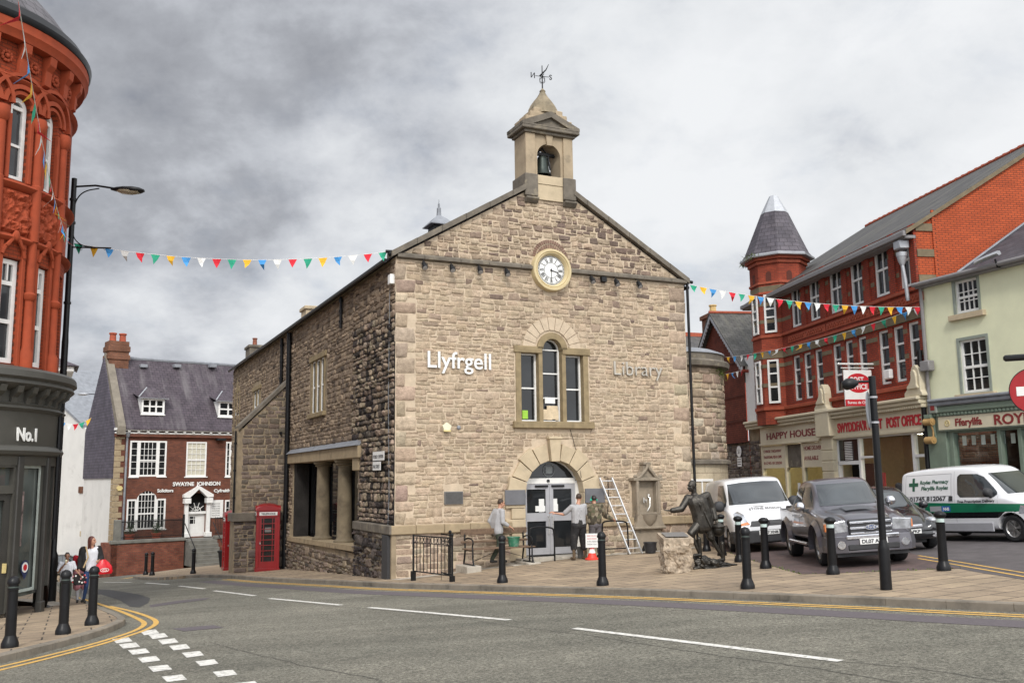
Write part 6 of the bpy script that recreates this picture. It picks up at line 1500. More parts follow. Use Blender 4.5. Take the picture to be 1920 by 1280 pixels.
b=B();b.lathe([(RR+.30,z_ev+.16),(RR-.4,z_ev+1.1),(.3,z_ev+4.0)],(0,0,0),48,cap=False);b.obj('roof',brick('slate_round',(.16,.15,.16),(.12,.11,.12),(.05,.05,.05),.3,.22,'ang',ms=.06,sc=3.,rough=.6),RB,smooth=20)
x=-RR*1.6;k=0
while x<RR*1.3:
 b=B(f);b.prism([(-.0,z_ev-1.15),(-.10,z_ev-1.1),(-.12,z_ev-.75),(-.22,z_ev-.62),(-.24,z_ev-.42),(0,z_ev-.42)],x-.10,x+.10,'x');b.obj('cornice_bracket',ML('terracotta_red'),RB)
 b=B(f);cxx=x+.36;zc_=z_ev-.80
 for i in range(10):
  a=2*pi*i/10;b.sph((cxx+.11*cos(a),-.03,zc_+.11*sin(a)),(.045,.035,.045),6,4)
 b.sph((cxx,-.05,zc_),(.06,.05,.06),8,5);b.obj('rosette',ML('terracotta_red'),RB)
 x+=.72
b=B();b.lathe([(RR-.02,z_s1-.3),(RR-.02,z_ev)],(0,0,0),40);o=b.obj('inner_shell',ML('dark_inside'),RB)
o.scale=(.88,.88,1)
RS=RR+.06;fs_=bend(RS)
zs=lambda px,py,R=RS:chit(px,py,R)[1]
zc1=z_s1;zb1=zs(80,738);zfT,zfB=zs(80,775),zs(80,845)
def hs2(prof,m,nm):b=B();b.lathe([(RS+r,z)for r,z in prof],(0,0,0),72,cap=False);return b.obj(nm,ML(m),RB,smooth=35)
zc1=zs(80,702)
hs2([(-.1,zc1+.12),(.30,zc1+.04),(.36,zc1-.02),(.38,zc1-.16),(.30,zc1-.22),(.33,zc1-.30),(.22,zc1-.40),(.10,zc1-.42),(.04,zc1-.46),(.03,zb1-.25),(.12,zb1-.30),(.10,zfT+.12),(.16,zfT+.06),(.06,zfT-.02),(.05,zfB+.10),(.12,zfB+.06),(.16,zfB-.02),(.12,zfB-.10),(.04,zfB-.14),(.02,zfB-.34)],'shop_grey','shop_fascia')
x=-RS*1.6
while x<RS*1.3:
 b=B(fs_);b.prism([(-.02,zc1-.86),(-.08,zc1-.8),(-.12,zc1-.6),(-.26,zc1-.5),(-.30,zc1-.36),(0,zc1-.36)],x-.07,x+.07,'x');b.obj('cornice_bracket',ML('shop_grey'),RB);x+=.40
g_=.10
wx1s=ax_(76,980,RS);wx0s=ax_(38,980,RS);zw0=zs(60,1106);zw1=zs(60,872)
b=B(fs_);dxr=wx0s-.28;dxl=dxr-1.15;zdt=zs(20,925);ztr=zs(20,885)
ops=[R4(wx0s,wx1s,zw0,zw1),R4(dxl,dxr,.25,zdt),R4(dxl,dxr,zdt+.18,zw1-.05),R4(wx0s-4.2,dxl-.28,zw0,zw1),R4(wx1s+.8,wx1s+2.6,zw0,zw1)]
b.face(R4(-RS*1.8,RS*1.8,-.5,zfB-.2),ops,0,.14);b.obj('shopfront_frame',ML('shop_grey'),RB,cut=.25)
b=B(fs_);b.face(R4(-RS*1.8,RS*1.8,zw0-.1,zw1+.1),(),.12);b.obj('shop_window',glass('shop_dark_glass',(.05,.056,.052),.03),RB,cut=.25)
b=B(fs_);b.face(R4(dxl,dxr,.25,zdt),[R4(dxl+.16,dxr-.16,1.15,zdt-.14)],.05,.05);b.box(dxl+.2,dxr-.2,.03,.06,.4,.95,.01);dd=b.obj('shop_door',ML('shop_grey_dark'),RB,cut=.25)
b=B(fs_);b.box(dxr-.12,dxr-.05,.0,.05,1.1,1.3);b.obj('handle',ML('gilt'),dd)
b=B(fs_)
b.face(R4(wx0s+.0,wx1s,zw0,zw1),[R4(wx0s+.05,wx1s-.05,zw0+.06,zw1-.06)],.06,.03);b.obj('window_bead',sm('pale_bead',(.42,.46,.42),.4),RB,cut=.25)
for a_,z0_,z1_ in((wx0s-.14,-.3,zw1+.2),(wx1s+.16,-.3,zw1+.2)):b=B(fs_);b.box(a_-.09,a_+.09,-.07,.05,z0_,z1_,.02);b.box(a_-.12,a_+.12,-.10,.05,-.4,.35,.02);b.obj('shop_pilaster',ML('shop_grey_dark'),RB)
b=B();b.lathe([(RS+.12,-.6),(RS+.12,.02),(RS+.0,.04)],(0,0,0),60,cap=False);b.obj('plinth',ML('shop_grey_dark'),RB)
b=B();b.lathe([(RS+.62,-.6),(RS+.62,-.02),(RS+.58,.0),(RS,.0)],(0,0,0),60,cap=False);b.obj('door_step',ML('concrete_pale'),RB)
sxp=chit(51,1063,RS);xx=(sxp[0]-AT)*RS;zzp=sxp[1]
for r,m,d in((.155,'navy',.052),(.115,'white_paint',.048),(.07,'post_red',.044)):
 if m=='navy' and 'navy' not in MATS:sm('navy',(.02,.03,.09),.5)
 b=B(fs_);P=arcpts(xx,zzp,r,0,2*pi,24)[:-1]
 if m=='navy':P=arcpts(xx,zzp,r,radians(-50),radians(230),20)+[(xx,zzp-.27)]
 b.prism(P,d,d+.004);b.obj('window_sticker',ML(m),RB)
b=B(fs_);pxx=ax_(44,950,RS);b.box(wx0s+.06,wx0s+.22,.10,.115,zw0+1.0,zw0+2.2);b.obj('window_poster',sm('poster_mix',(.20,.15,.14),.5,var=.9,vs=7),RB)
nx0=ax_(25,818,RS);nx1=ax_(62,815,RS)
text('lettering','No.1',.40,ML('white_paint'),RB,(nx0,-.075,zs(45,826)),ext=.012,off=.012,width=nx1-nx0,xf=fs_)
b=B();b.box(-8,-RR*.75,-RR*.2,4,-1,z_ev);b.box(-RR*.9,0.2,RR*.8,6,-1,z_ev);o=b.obj('wing',ML('terracotta_red'),RB);o.rotation_euler=(0,0,radians(12));o.scale=(1,1,1)
b=B();p=bend(RS)(RS*(chit(98,900,RS)[0]-AT)*1.0,-.1,0);b.tube([(p[0],p[1],zc1-.4),(p[0],p[1],1.7)],.05,8);b.obj('rainwater_pipe',ML('black_paint'),RB)
# ---------------------------------------------------------------- street lamps
def at_(px,py):p=gp(px,py);return p
lp=at_(94,1131);lz=lambda py,px=115:dp(px,py,lp.y).z-lp.z
LT=lz(335,130)
sl1=thing('street_lamp','tall black street lamp with curved bracket arms beside the red corner building','street lamp',lp)
b=B();hb=lz(1040,100);b.lathe([(.13,0),(.13,hb-.1),(.12,hb),(.085,hb+.1),(.085,LT*.6),(.075,LT*.62),(.07,LT),(.01,LT+.02)],(0,0,0),14);b.obj('pole',ML('black_paint'),sl1,smooth=40)
z1=lz(350,150)
b=B();b.tube([(0,0,z1),(.6,-.02,z1+.02),(1.15,-.05,z1-.08)],.028,8);b.tube([tuple(p)for p in chaikin([(.02,0,z1-.75),(.08,0,z1-.35),(.3,0,z1-.12),(.7,0,z1-.06)],2)],.018,6);b.obj('bracket_arm',ML('black_iron'),sl1,smooth=50)
b=B();b.rings([[(1.05+x,-.05+w*.19*cos(t),z1-.10+h*.09*sin(t)-x*.06)for t in np.linspace(0,2*pi,13)[:-1]]for x,w,h in((0,.25,.3),(.15,.6,.7),(.35,.9,1.),(.6,1.,1.1),(.8,.85,.8),(.9,.4,.4))]);b.obj('lamp_head',ML('black_iron'),sl1,smooth=60)
b=B();b.rings([[(1.05+x,-.05+w*.17*cos(t),z1-.13-h*.10*sin(t)-x*.06)for t in np.linspace(0,pi,9)]for x,w,h in((.15,.4,.3),(.3,.9,.9),(.55,1.,1.),(.78,.7,.6))]);b.obj('lamp_bowl',sm('lamp_bowl',(.36,.33,.24),.25),sl1,smooth=60)
z2=lz(463,150)
b=B();b.tube([(0,0,z2),(1.12,-.03,z2-.05)],.022,6);b.tube([tuple(p)for p in chaikin([(.04,0,z2+.55),(.06,0,z2+.25),(.3,0,z2+.03),(.6,0,z2)],2)],.016,6)
for x in(.3,.95):b.tube([(x+.03*cos(t),-.02,z2-.07+.03*sin(t))for t in np.linspace(0,2*pi,8)],.006,4)
for z in(lz(420),lz(570),z1-.4):bb=B();bb.lathe([(.095,z),(.095,z+.06)],(0,0,0),12);bb.obj('clamp',ML('black_iron'),sl1)
b.obj('banner_arm',ML('black_iron'),sl1,smooth=50)
def small_lamp(px,pb,pt,hx,label,hz=None,scale=1.):
 p=at_(px,pb);H_=dp(px,pt,p.y).z-p.z;L_=(hx-px)/1743*p.y
 t=thing('street_lamp',label,'street lamp',p)
 b=B();b.lathe([(.10*scale,0),(.10*scale,H_*.2),(.06*scale,H_*.23),(.05*scale,H_)],(0,0,0),10);b.obj('pole',ML('black_paint'),t,smooth=40)
 b=B();b.tube([(0,0,H_-.1),(L_*.7,0,H_-.05)],.03*scale,6);b.obj('bracket_arm',ML('black_iron'),t)
 b=B();b.sph((L_*.85,0,H_-.05),(abs(L_)*.28,.18*scale,.11*scale),12,6);b.obj('lamp_head',ML('pale_grey_metal'),t,smooth=60)
 return t
small_lamp(172,1079,737,133,'slim black street lamp in front of the slate-hung gable')
small_lamp(190,1068,968,179,'short black lamp at the left end of the terrace railings',scale=.8)
small_lamp(412,1052,945,401,'black lamp post before the town house steps, left of the telephone boxes',scale=.8)
# ---------------------------------------------------------------- bollards
def bollard(name,label,group,kind):
 t=thing(name,label,'bollard',(0,0,0),0,group)
 b=B()
 b.lathe([(.1254,0),(.1254,.06),(.114,.09),(.1026,.12),(.0874,.155),(.0798,.18)],(0,0,0),20);b.obj('base',ML('black_paint'),t,smooth=35)
 if kind=='ring':
  b=B();b.lathe([(.0798,.175),(.0745,.84),(.0821,.85),(.0821,.875),(.0745,.88),(.0745,.95),(.0851,.955)],(0,0,0),20);b.obj('shaft',ML('black_paint'),t,smooth=35)
  b=B();b.lathe([(.0897,.94),(.0927,.965),(.0874,.99),(.076,1.02),(.0532,1.045),(.0228,1.058),(.0038,1.06)],(0,0,0),20);b.obj('cap',ML('black_paint'),t,smooth=50)
  b=B();b.lathe([(.076,.885),(.0764,.895),(.076,.905)],(0,0,0),20,cap=False);b.obj('worn_ring',sm('worn_metal',(.076,.095,.085),.4,metal=.5)if 'worn_metal' not in MATS else ML('worn_metal'),t)
 else:
  b=B();b.lathe([(.084,.175),(.076,.84),(.08,.86),(.068,.87),(.06,.9)],(0,0,0),20);b.obj('shaft',ML('black_paint'),t,smooth=35)
  b=B();b.lathe([(.0624,.865),(.072,.87),(.072,.93),(.0624,.935)],(0,0,0),20,cap=False);b.obj('reflective_band',sm('band_white',(.48,.59,.56),.35,var=.2,vs=14)if 'band_white' not in MATS else ML('band_white'),t)
  b=B();b.lathe([(.056,.93),(.096,.965),(.1104,.995),(.108,1.02),(.08,1.05),(.032,1.07),(.004,1.072)],(0,0,0),20);b.obj('cap',ML('black_paint'),t,smooth=50)
 return t
GB='black bollards around the square'
b1=bollard('bollard','x',GB,'ring');first_=True
for(px,py),lb in zip(((18,1213),(118,1188),(172,1171),(942,1092),(1130,1097),(1402,1103)),('black ring-topped bollard nearest the dark shop door','black ring-topped bollard in front of the boy','black ring-topped bollard in front of the woman with the red bag','black ring-topped bollard at the kerb in front of the bench','black ring-topped bollard at the kerb before the traffic cone and ladder','black ring-topped bollard at the kerb right of the bronze statue')):
 if first_:b1.location=gp(px,py);b1['label']=lb;first_=False
 else:dup_thing(b1,gp(px,py),0,lb)
b2=bollard('bollard','x',GB,'mush');first_=True
for(px,py),lb in zip(((1354,1041),(1387,1053),(1436,1065),(1562,1076),(1770,1069),(1325,1033)),('mushroom-capped bollard with white band, between the statue helmet and white van','mushroom-capped bollard with white band, before the white van headlight','mushroom-capped bollard with white band, before the white van number plate','mushroom-capped bollard with white band, before the grey pickup wheel','mushroom-capped bollard with white band, before the pharmacy van','mushroom-capped bollard half hidden behind the bronze statue legs')):
 if first_:b2.location=gp(px,py);b2['label']=lb;first_=False
 else:dup_thing(b2,gp(px,py),0,lb)
for(px,py),lb in zip(((273,1077),(285,1078),(343,1062),(362,1075)),('distant black bollard, left one of the close pair below the terrace wall','distant black bollard, right one of the close pair below the terrace wall','distant black bollard at the back edge of the pavement tip','distant black bollard nearest the telephone boxes')):
 dup_thing(b1,gp(px,py),0,lb)
# ---------------------------------------------------------------- sign post, no-entry sign
p=gp(1662,1105);ht=lambda py,px=1650:dp(px,py,p.y).z-p.z
sp=thing('sign_post','black post with round sign seen edge-on and small dome lamp, on the right pavement','sign post',p)
H1=ht(705,1642);hb=ht(1010,1658)
b=B();b.lathe([(.092,0),(.088,.22),(.088,hb-.16),(.08,hb-.1),(.053,hb)],(0,0,0),16);b.lathe([(.056,hb-.02),(.056,H1),(.0,H1+.01)],(0,0,0),14);b.obj('pole',ML('black_paint'),sp,smooth=40)
zc=ht(768,1638);va_=atan2(p.y,p.x)
b=B();n_=Vector((cos(va_+radians(83)),sin(va_+radians(83)),0));t_=Vector((-n_.y,n_.x,0))
for d0,r in((.075,.30),):
 c0=n_*d0;b.rings([[tuple(c0+n_*e+t_*r*cos(a)+Vector((0,0,zc+r*1.0*sin(a))))for a in np.linspace(0,2*pi,33)[:-1]]for e in(0,.012)])
b.obj('sign_disc',ML('lead'),sp)
b=B();b.lathe([(.066,zc-.22),(.066,zc-.19)],(0,0,0),12);b.lathe([(.066,zc+.19),(.066,zc+.22)],(0,0,0),12)
for z in(zc-.205,zc+.205):b.tube([(0,0,z),tuple(n_*.08+Vector((0,0,z)))],.012,5)
b.obj('bracket',ML('grey_alu'),sp)
zl_=ht(717,1610);b=B();b.tube([(0,0,zl_+.02),(-.25,.05,zl_+.02)],.02,6);b.rings([[(-.22-x,.05+w*cos(t),zl_+h*sin(t)-x*.12)for t in np.linspace(0,2*pi,11)[:-1]]for x,w,h in((0,.05,.04),(.08,.09,.09),(.18,.10,.10),(.26,.05,.05))]);b.obj('dome_lamp',ML('black_iron'),sp,smooth=60)
ne=dp(1941,732,15.2);q=Vector((ne.x,ne.y,G(ne.x,ne.y)))
va_=atan2(q.y,q.x);t=thing('no_entry_sign','round red no entry sign with white bar at the right edge','sign',q,va_-pi/2)
zc=ne.z-q.z;b=B();b.lathe([(.045,0),(.04,zc+.7)],(.02,.08,0),12);b.obj('pole',ML('black_paint'),t,smooth=40)
b=B();b.prism(arcpts(0,zc,.385,0,2*pi,40)[:-1],.0,.02);b.obj('backing',ML('black_iron'),t)
b=B();b.prism(arcpts(0,zc,.37,0,2*pi,40)[:-1],-.004,-.001);b.obj('red_disc',sm('sign_red',(.36,.012,.015),.35),t)
b=B();b.box(-.27,.27,-.008,-.005,zc-.075,zc+.075);b.obj('white_bar',ML('white_paint'),t)
b=B();b.box(-.42,.25,-.16,-.02,zc+.50,zc+.60,.03);b.box(-.1,.1,-.02,.1,zc+.52,zc+.56);b.obj('sign_lamp',ML('black_iron'),t)
# ---------------------------------------------------------------- telephone boxes
def phone_box(label,loc,rz):
 t=thing('telephone_box',label,'telephone box',loc,rz,'red telephone boxes');w=.45;H_=2.05
 if 'phone_red' not in MATS:sm('phone_red',(.25,.006,.009),.3,var=.12,vs=3,coat=.3)
 m=ML('phone_red')
 b=B();b.box(-w-.02,w+.02,-w-.02,w+.02,0,.12,.01)
 for x in(-1,1):
  for y in(-1,1):b.box(x*w,x*(w-.12),y*w,y*(w-.12),.12,H_+.1,.012)
 b.obj('frame',m,t)
 b=B();b.box(-w,w,-w,w,H_+.02,H_+.28,.01)
 b.obj('frieze',m,t)
 for d in range(4):
  f=[lambda x,y,z:(x,y,z),lambda x,y,z:(-y,x,z),lambda x,y,z:(-x,-y,z),lambda x,y,z:(y,-x,z)][d]
  b=B(f);P=[(-w-.03,H_+.28)]+[(w*1.03*-cos(a),H_+.28+.20*sin(a))for a in np.linspace(.12,pi-.12,14)]+[(w+.03,H_+.28)]
  b.prism(P,-w-.03,-w+.04);b.obj('pediment',m,t)
  b=B(f);b.box(-.34,.34,-w-.012,-w+.01,H_+.09,H_+.22,.004);tp=b.obj('sign_panel',ML('paper'),t)
  text('lettering','TELEPHONE',.10,ML('print_ink'),tp,(-.27,-w-.016,H_+.12),ext=.002,off=.003,width=.54,xf=f)
  b=B(f);bx=.012
  b.face(R4(-w+.12,w-.12,.12,H_+.05),[R4(-.25,.25,.38,H_-.02)],-w+.03,.03)
  for x in(-.17,.17):b.box(x-bx,x+bx,-w+.028,-w+.055,.38,H_-.02)
  for k in range(1,8):z=.38+(H_-.40)*k/8;b.box(-.25,.25,-w+.026,-w+.055,z-bx,z+bx)
  dr_=b.obj('door' if d==0 else 'glazed_side',m,t)
  b=B(f);b.face(R4(-.26,.26,.36,H_),(),-w+.05);b.obj('pane',ML('window_glass'),dr_)
  if d==0:
   b=B();b.box(-.31,-.28,-w-.02,-w+.03,1.05,1.12);b.obj('handle',ML('steel_letter'),dr_)
   b=B();b.box(-.12,.12,-w+.035,-w+.045,1.5,1.68);b.obj('notice',ML('plaque_grey'),t)
 b=B();b.rings([[(s*x,s*y,H_+.30+z)for x,y in((-w,-w),(w,-w),(w,w),(-w,w))]for s,z in((1,0),(.98,.08),(.85,.16),(.6,.22),(.3,.25),(.02,.255))]);b.obj('domed_roof',m,t,smooth=50)
 return t
phone_box('red telephone box nearer the camera, standing against the stone buttress',gp(499,1069),LA-radians(6))
phone_box('red telephone box half hidden behind the buttress, further down the street',gp(433,1068)+Vector((-.05,.5,-.03)),LA-radians(2))
p=gp(424,1062);t=thing('litter_bin','dark tapered litter bin beside the further telephone box','bin',p)
b=B();b.rings([[(x*s,y*s,z)for x,y in((-.36,-.25),(.36,-.25),(.36,.25),(-.36,.25))]for s,z in((.75,0),(1.,.75))]);b.obj('body',ML('black_iron'),t)
b=B();b.box(-.40,.40,-.29,.29,.75,.84,.02);b.obj('rim',ML('black_iron'),t)
# ---------------------------------------------------------------- furniture in front of the library: positions in the library's own frame
def lw(u,v,dz=0.):p=L.w(u,v,0);return Vector((p.x,p.y,G(p.x,p.y)+dz))
gu0,gv0=.62,-.62
def g_at(px,py):q=gp(px,py);return q
ga,gb_=gp(775,1088),gp(848,1090)
gt=thing('iron_gate','black wrought iron gates with looped tops folded beside the library corner','gate',ga,atan2((gb_-ga).y,(gb_-ga).x))
GW=(Vector(gb_[:2])-Vector(ga[:2])).length
def gate_leaf(name,f,W_,H_,n):
 b=B(f);b.tube([(0,0,H_),(W_,0,H_)],.018,6);b.tube([(0,0,.24),(W_,0,.24)],.018,6);b.tube([(0,0,H_-.17),(W_,0,H_-.17)],.010,5)
 for i in range(n+1):x=W_*i/n;b.tube([(x,0,.24),(x,0,H_-.17)],.012,5)
 for i in range(n):
  x=W_*(i+.5)/n;b.tube([(x+(W_/n)*.42*cos(a),0,H_-.085+.085*sin(a))for a in np.linspace(0,2*pi,12)],.009,4)
 b.tube([(0,0,.04),(0,0,H_+.03)],.026,6);b.tube([(W_,0,.04),(W_,0,H_+.03)],.026,6)
 return b.obj(name,ML('black_iron'),gt)
gate_leaf('gate_leaf',None,GW,1.12,11)
gate_leaf('gate_leaf',lambda x,y,z:(GW*.97-x*.72,.05+x*.20,z),1.1,1.18,10)
b=B()
for x,y,h in((0,0,1.16),(GW,0,1.2),(GW*.90,.06,1.26)):
 b.tube([(x,y,-.1),(x,y,h-.04)],.022,8)
 if x>0:b.sph((x,y,h),.042,10,7)
for x in(0,GW):b.box(x-.045,x+.045,-.05,.05,-.08,.24)
b.obj('gate_post',ML('black_iron'),gt)
def wood(name,c):return sm(name,c,.75,var=.35,vs=14,bp=.4,bs=50)
wood('bench_wood',(.145,.095,.062))
bp_=lw(2.35,-.95);ba=gp(872,1070)
bn=thing('bench','long wooden slatted bench with black scrolled iron ends by the library door','bench',L.w(1.72,-.78,0)*1+Vector((0,0,0)),LA+radians(1.5))
bn.location.z=G(bn.location.x+.8,bn.location.y)+.12;BW=2.02
b=B();b.box(0,BW,.28,.33,.78,.93,.01);b.obj('back_rail',ML('bench_wood'),bn)
b=B();b.box(0,BW,.25,.29,.56,.62,.01);b.obj('back_rail',ML('bench_wood'),bn)
for k in range(4):b=B();b.box(0,BW,-.22+k*.115,-.22+k*.115+.09,.405,.435,.008);b.obj('seat_slat',ML('bench_wood'),bn)
for x in(.12,BW-.12):
 b=B();b.tube([(x,.36,0),(x,.26,.38),(x,.31,.93)],.024,6);b.tube([(x,-.30,0),(x,-.24,.2),(x,-.24,.40),(x,.25,.38)],.024,6)
 b.tube([tuple(p)for p in chaikin([(x,.28,.66),(x,.05,.72),(x,-.22,.68),(x,-.28,.58),(x,-.2,.5),(x,-.24,.40)],2)],.020,6);b.tube([(x,-.3,.02),(x,.36,.02)],.018,5);b.tube([(x-.04,-.3,0),(x+.04,-.3,0)],.02,5)
 b.obj('iron_end',ML('black_iron'),bn)
b=B();b.tube([(.12,-.2,.1),(BW/2,.0,.36),(BW-.12,-.2,.1)],.009,4);b.obj('brace',ML('black_iron'),bn)
b=B();b.box(-.10,.32,-.36,.42,-.30,.0,.012);b.obj('concrete_foot',ML('concrete_pale'),bn)
b=B();b.box(BW-.3,BW+.1,-.36,.42,-.30,.0,.012);b.obj('concrete_foot',ML('concrete_pale'),bn)
def handrail(label,u,w_,v0=-1.0):
 p=L.w(u,v0,0);p.z=G(p.x,p.y)+.02;t=thing('handrail',label,'handrail',p,LA,'handrails either side of the door')
 b=B();b.tube([tuple(q)for q in chaikin([(0,0,0),(0,0,.85),(.06,0,.98),(w_-.08,.0,.95),(w_,0,.85),(w_,0,0)],2)],.024,8);b.tube([(0,0,.18),(w_,0,.18)],.018,6);b.obj('rail',ML('black_paint'),t,smooth=50)
handrail('black tubular handrail left of the library doors, next to the bench',3.62,.78,-.82);handrail('black tubular handrail right of the library doors, under the camouflaged man',5.95,.86,-.82)
a=gp(1181,1036);base=L.w(6.98,-.95,0);base.z=G(base.x,base.y)+.02
ld_=thing('ladder','aluminium ladder leaning on the library wall beside the drinking fountain','ladder',base,LA)
sm('ladder_alu',(.62,.62,.62),.35,metal=.5)
HL_=2.95;rt=.34;xo=-.55
for k,x in enumerate((-.21,.21)):
 b=B();b.rings([[(x+dx+xo*q,-dy+.93*q,HL_*q*.86)for dx,dy in((-.018,-.035),(.018,-.035),(.018,.035),(-.018,.035))]for q in(0,.86)]);b.obj('stile',ML('ladder_alu'),ld_)
for k in range(9):
 q=.06+k*.095;b=B();b.tube([(-.21+xo*q,.93*q,HL_*q*.86),(.21+xo*q,.93*q,HL_*q*.86)],.016,8);b.obj('rung',ML('ladder_alu'),ld_)
ft=thing('drinking_fountain','weathered stone wall fountain with ogee hood and small basin, right of the door','fountain',L.w(7.93,-.0,0),LA)
sm('fountain_stone',(.27,.225,.17),.85,var=.2,vs=3,bp=.4,bs=30,dirt=((.12,.105,.085),2.2,.55))
b=B();b.box(-.46,.46,-.22,.02,-.2,.95,.02);b.box(-.56,.56,-.34,.02,.93,1.0,.015);b.rings([[(x*s,y,z)for x,y in((-.5,.0),(.5,.0),(.5,-.30),(-.5,-.30))]for s,z in((1.08,1.0),(.9,1.14),(.86,1.35))]);b.obj('pedestal',ML('fountain_stone'),ft)
b=B();b.face(R4(-.42,.42,1.35,2.38),[R4(-.30,.30,1.42,2.36)],-.24,.18);b.box(-.42,.42,-.06,.01,1.35,2.4)
for x in(-.38,.38):b.tube([(x,-.25,1.36),(x,-.25,2.36)],.05,10)
b.obj('niche',ML('fountain_stone'),ft)
b=B();b.box(-.52,.52,-.30,.02,2.36,2.46,.015)
for s in(-1,1):b.tube([tuple(p)for p in chaikin([(s*.40,-.26,2.44),(s*.28,-.27,2.47),(s*.16,-.28,2.62),(s*.05,-.28,2.72),(0,-.28,2.88)],2)],.045,8);b.sph((s*.45,-.26,2.50),(.07,.05,.05),8,5)
b.prism([(-.42,2.44),(.42,2.44),(.3,2.5),(.15,2.64),(.1,2.86),(-.1,2.86),(-.15,2.64),(-.3,2.5)],-.22,.01);b.box(-.13,.13,-.26,.0,2.84,2.92,.01);b.obj('ogee_hood',ML('fountain_stone'),ft)
b=B();b.rings([[(.26*s*cos(a),-.26-.20*s*sin(a),1.0+z)for a in np.linspace(0,pi,12)]for s,z in((.1,-.02),(.5,.08),(.9,.22),(1.,.34),(1.06,.37),(.9,.37),(.8,.30))],cap=False);b.obj('basin',ML('fountain_stone'),ft,smooth=50)
b=B();b.tube([(-.02,-.08,1.78),(-.02,-.16,1.78),(-.05,-.22,1.74)],.028,8);b.tube([(.08,-.08,1.9),(.12,-.15,1.85),(.1,-.17,1.6),(.0,-.2,1.48),(-.05,-.24,1.46)],.016,6);b.sph((.11,-.1,1.92),.045,8,6);b.tube([(-.08,-.12,1.7),(-.08,-.12,1.86)],.02,6);b.obj('tap',ML('steel_letter'),ft,smooth=50)
b=B();b.face([(.22,.28)]+arcpts(0,.28,.27,0,pi,12)+[(-.22,.28)],(),-.223);b.obj('arched_recess',ML('dark_inside'),ft)
b=B();b.box(-1.3,1.2,-.8,-.05,-.2,.26,.01);b.obj('step',ML('concrete_pale'),ft)
ft.location.z=L.O[2]+.12
def bucket(label,loc,m,r=.15,h=.27):
 t=thing('bucket',label,'bucket',loc);b=B()
 b.rings([[(s*cos(a),s*sin(a),z)for a in np.linspace(0,2*pi,21)[:-1]]for s,z in((.01,.0),(r*.78,0),(r,h),(r+.012,h),(r+.012,h-.02),(r*.97,h-.005),(r*.76,.02),(.01,.02))],cap=False);b.obj('pail',m,t,smooth=50)
 b=B();b.tube([(r*cos(a),.02,h-.02+(.16 if h<.26 else-.10)*sin(a))for a in np.linspace(0,pi,12)],.005,4);b.obj('bail_handle',ML('worn_metal'),t);return t
sm('bucket_black',(.022,.022,.024),.55,var=.3,dirt=((.12,.11,.10),9,.6));sm('bucket_green',(.03,.16,.09),.5,var=.3,vs=8,dirt=((.18,.24,.20),7,.5));sm('bucket_grey',(.09,.09,.09),.6,var=.3)
bucket('black plastic bucket on the ground below the fountain',lw(7.35,-1.15,.02),ML('bucket_black'),.19,.30)
bucket('grey bucket on the ground between the two men at the door',lw(5.20,-.95,.02),ML('bucket_grey'),.15,.30)
bk=bucket('green mortar bucket standing on the bench seat',(0,0,0),ML('bucket_green'),.17,.26)
bk.location=bn.matrix_basis@Vector((1.58,-.02,.436))if False else Matrix.Translation(bn.location)@Matrix.Rotation(bn.rotation_euler.z,4,'Z')@Vector((1.45,-.02,.436))
cn=thing('traffic_cone','small orange traffic cone with a white notice on top, at the feet of the workmen','traffic cone',lw(5.14,-1.62,.0))
sm('cone_orange',(.75,.05,.03),.5)
b=B();b.lathe([(.20,0),(.20,.03),(.14,.05),(.10,.16),(.07,.26),(.06,.30)],(0,0,0),20);b.obj('cone',ML('cone_orange'),cn,smooth=40)
b=B();b.lathe([(.095,.18),(.066,.28)],(0,0,0),20,cap=False);b.obj('white_sleeve',ML('white_paint'),cn,smooth=40)
b=B();b.box(-.17,.17,-.02,.0,.32,.70,.004);bo=b.obj('notice',ML('paper'),cn)
for k,s in enumerate(('SORRY FOR ANY','INCONVENIENCE','CAUSED','THANK YOU')):text('lettering',s,.05,ML('post_red')if k<2 else ML('print_ink'),bo,(-.13,-.022,.62-k*.075),ext=.001,width=.26)
st=thing('inscribed_stone','rough squared limestone block with slanting dark plaque, left of the statue','stone',gp(1268,1072),LA-radians(20))
stonemat('rough_block',bst=(1.,.7),bs=(10,40),var=(.6,1.3))
bm=bmesh.new();bmesh.ops.create_cube(bm,size=1.);bmesh.ops.subdivide_edges(bm,edges=bm.edges[:],cuts=14,use_grid_fill=True)
import mathutils
for v in bm.verts:
 x,y,z=v.co;z0=z+.5;tp=.315+.02*z0;X=x*2*tp;Y=y*2*tp*.9;Zz=z0*(.74+.10*(y+.5))
 if z0<.86:
  k=mathutils.noise.turbulence(Vector((X*5,Y*5,Zz*5)),4,False)*.11;d=Vector((X,Y,0)).normalized();X+=d.x*(k-.04);Y+=d.y*(k-.04)
 v.co=(X,Y,Zz)
me=bpy.data.meshes.new('block');bm.to_mesh(me);bm.free();me.materials.append(sm('limestone_block',(.36,.29,.215),.9,var=.45,vs=14,bp=1.,bs=16,dirt=((.17,.13,.10),5,.55)));o=bpy.data.objects.new('block',me);COL.objects.link(o);o.parent=st
b=B();b.add([(-.26,-.22,.775),(.26,-.22,.775),(.26,.22,.845),(-.26,.22,.845)],[(0,1,2,3)]);o=b.obj('plaque',ML('plaque_grey'),st);o.location.z=.008
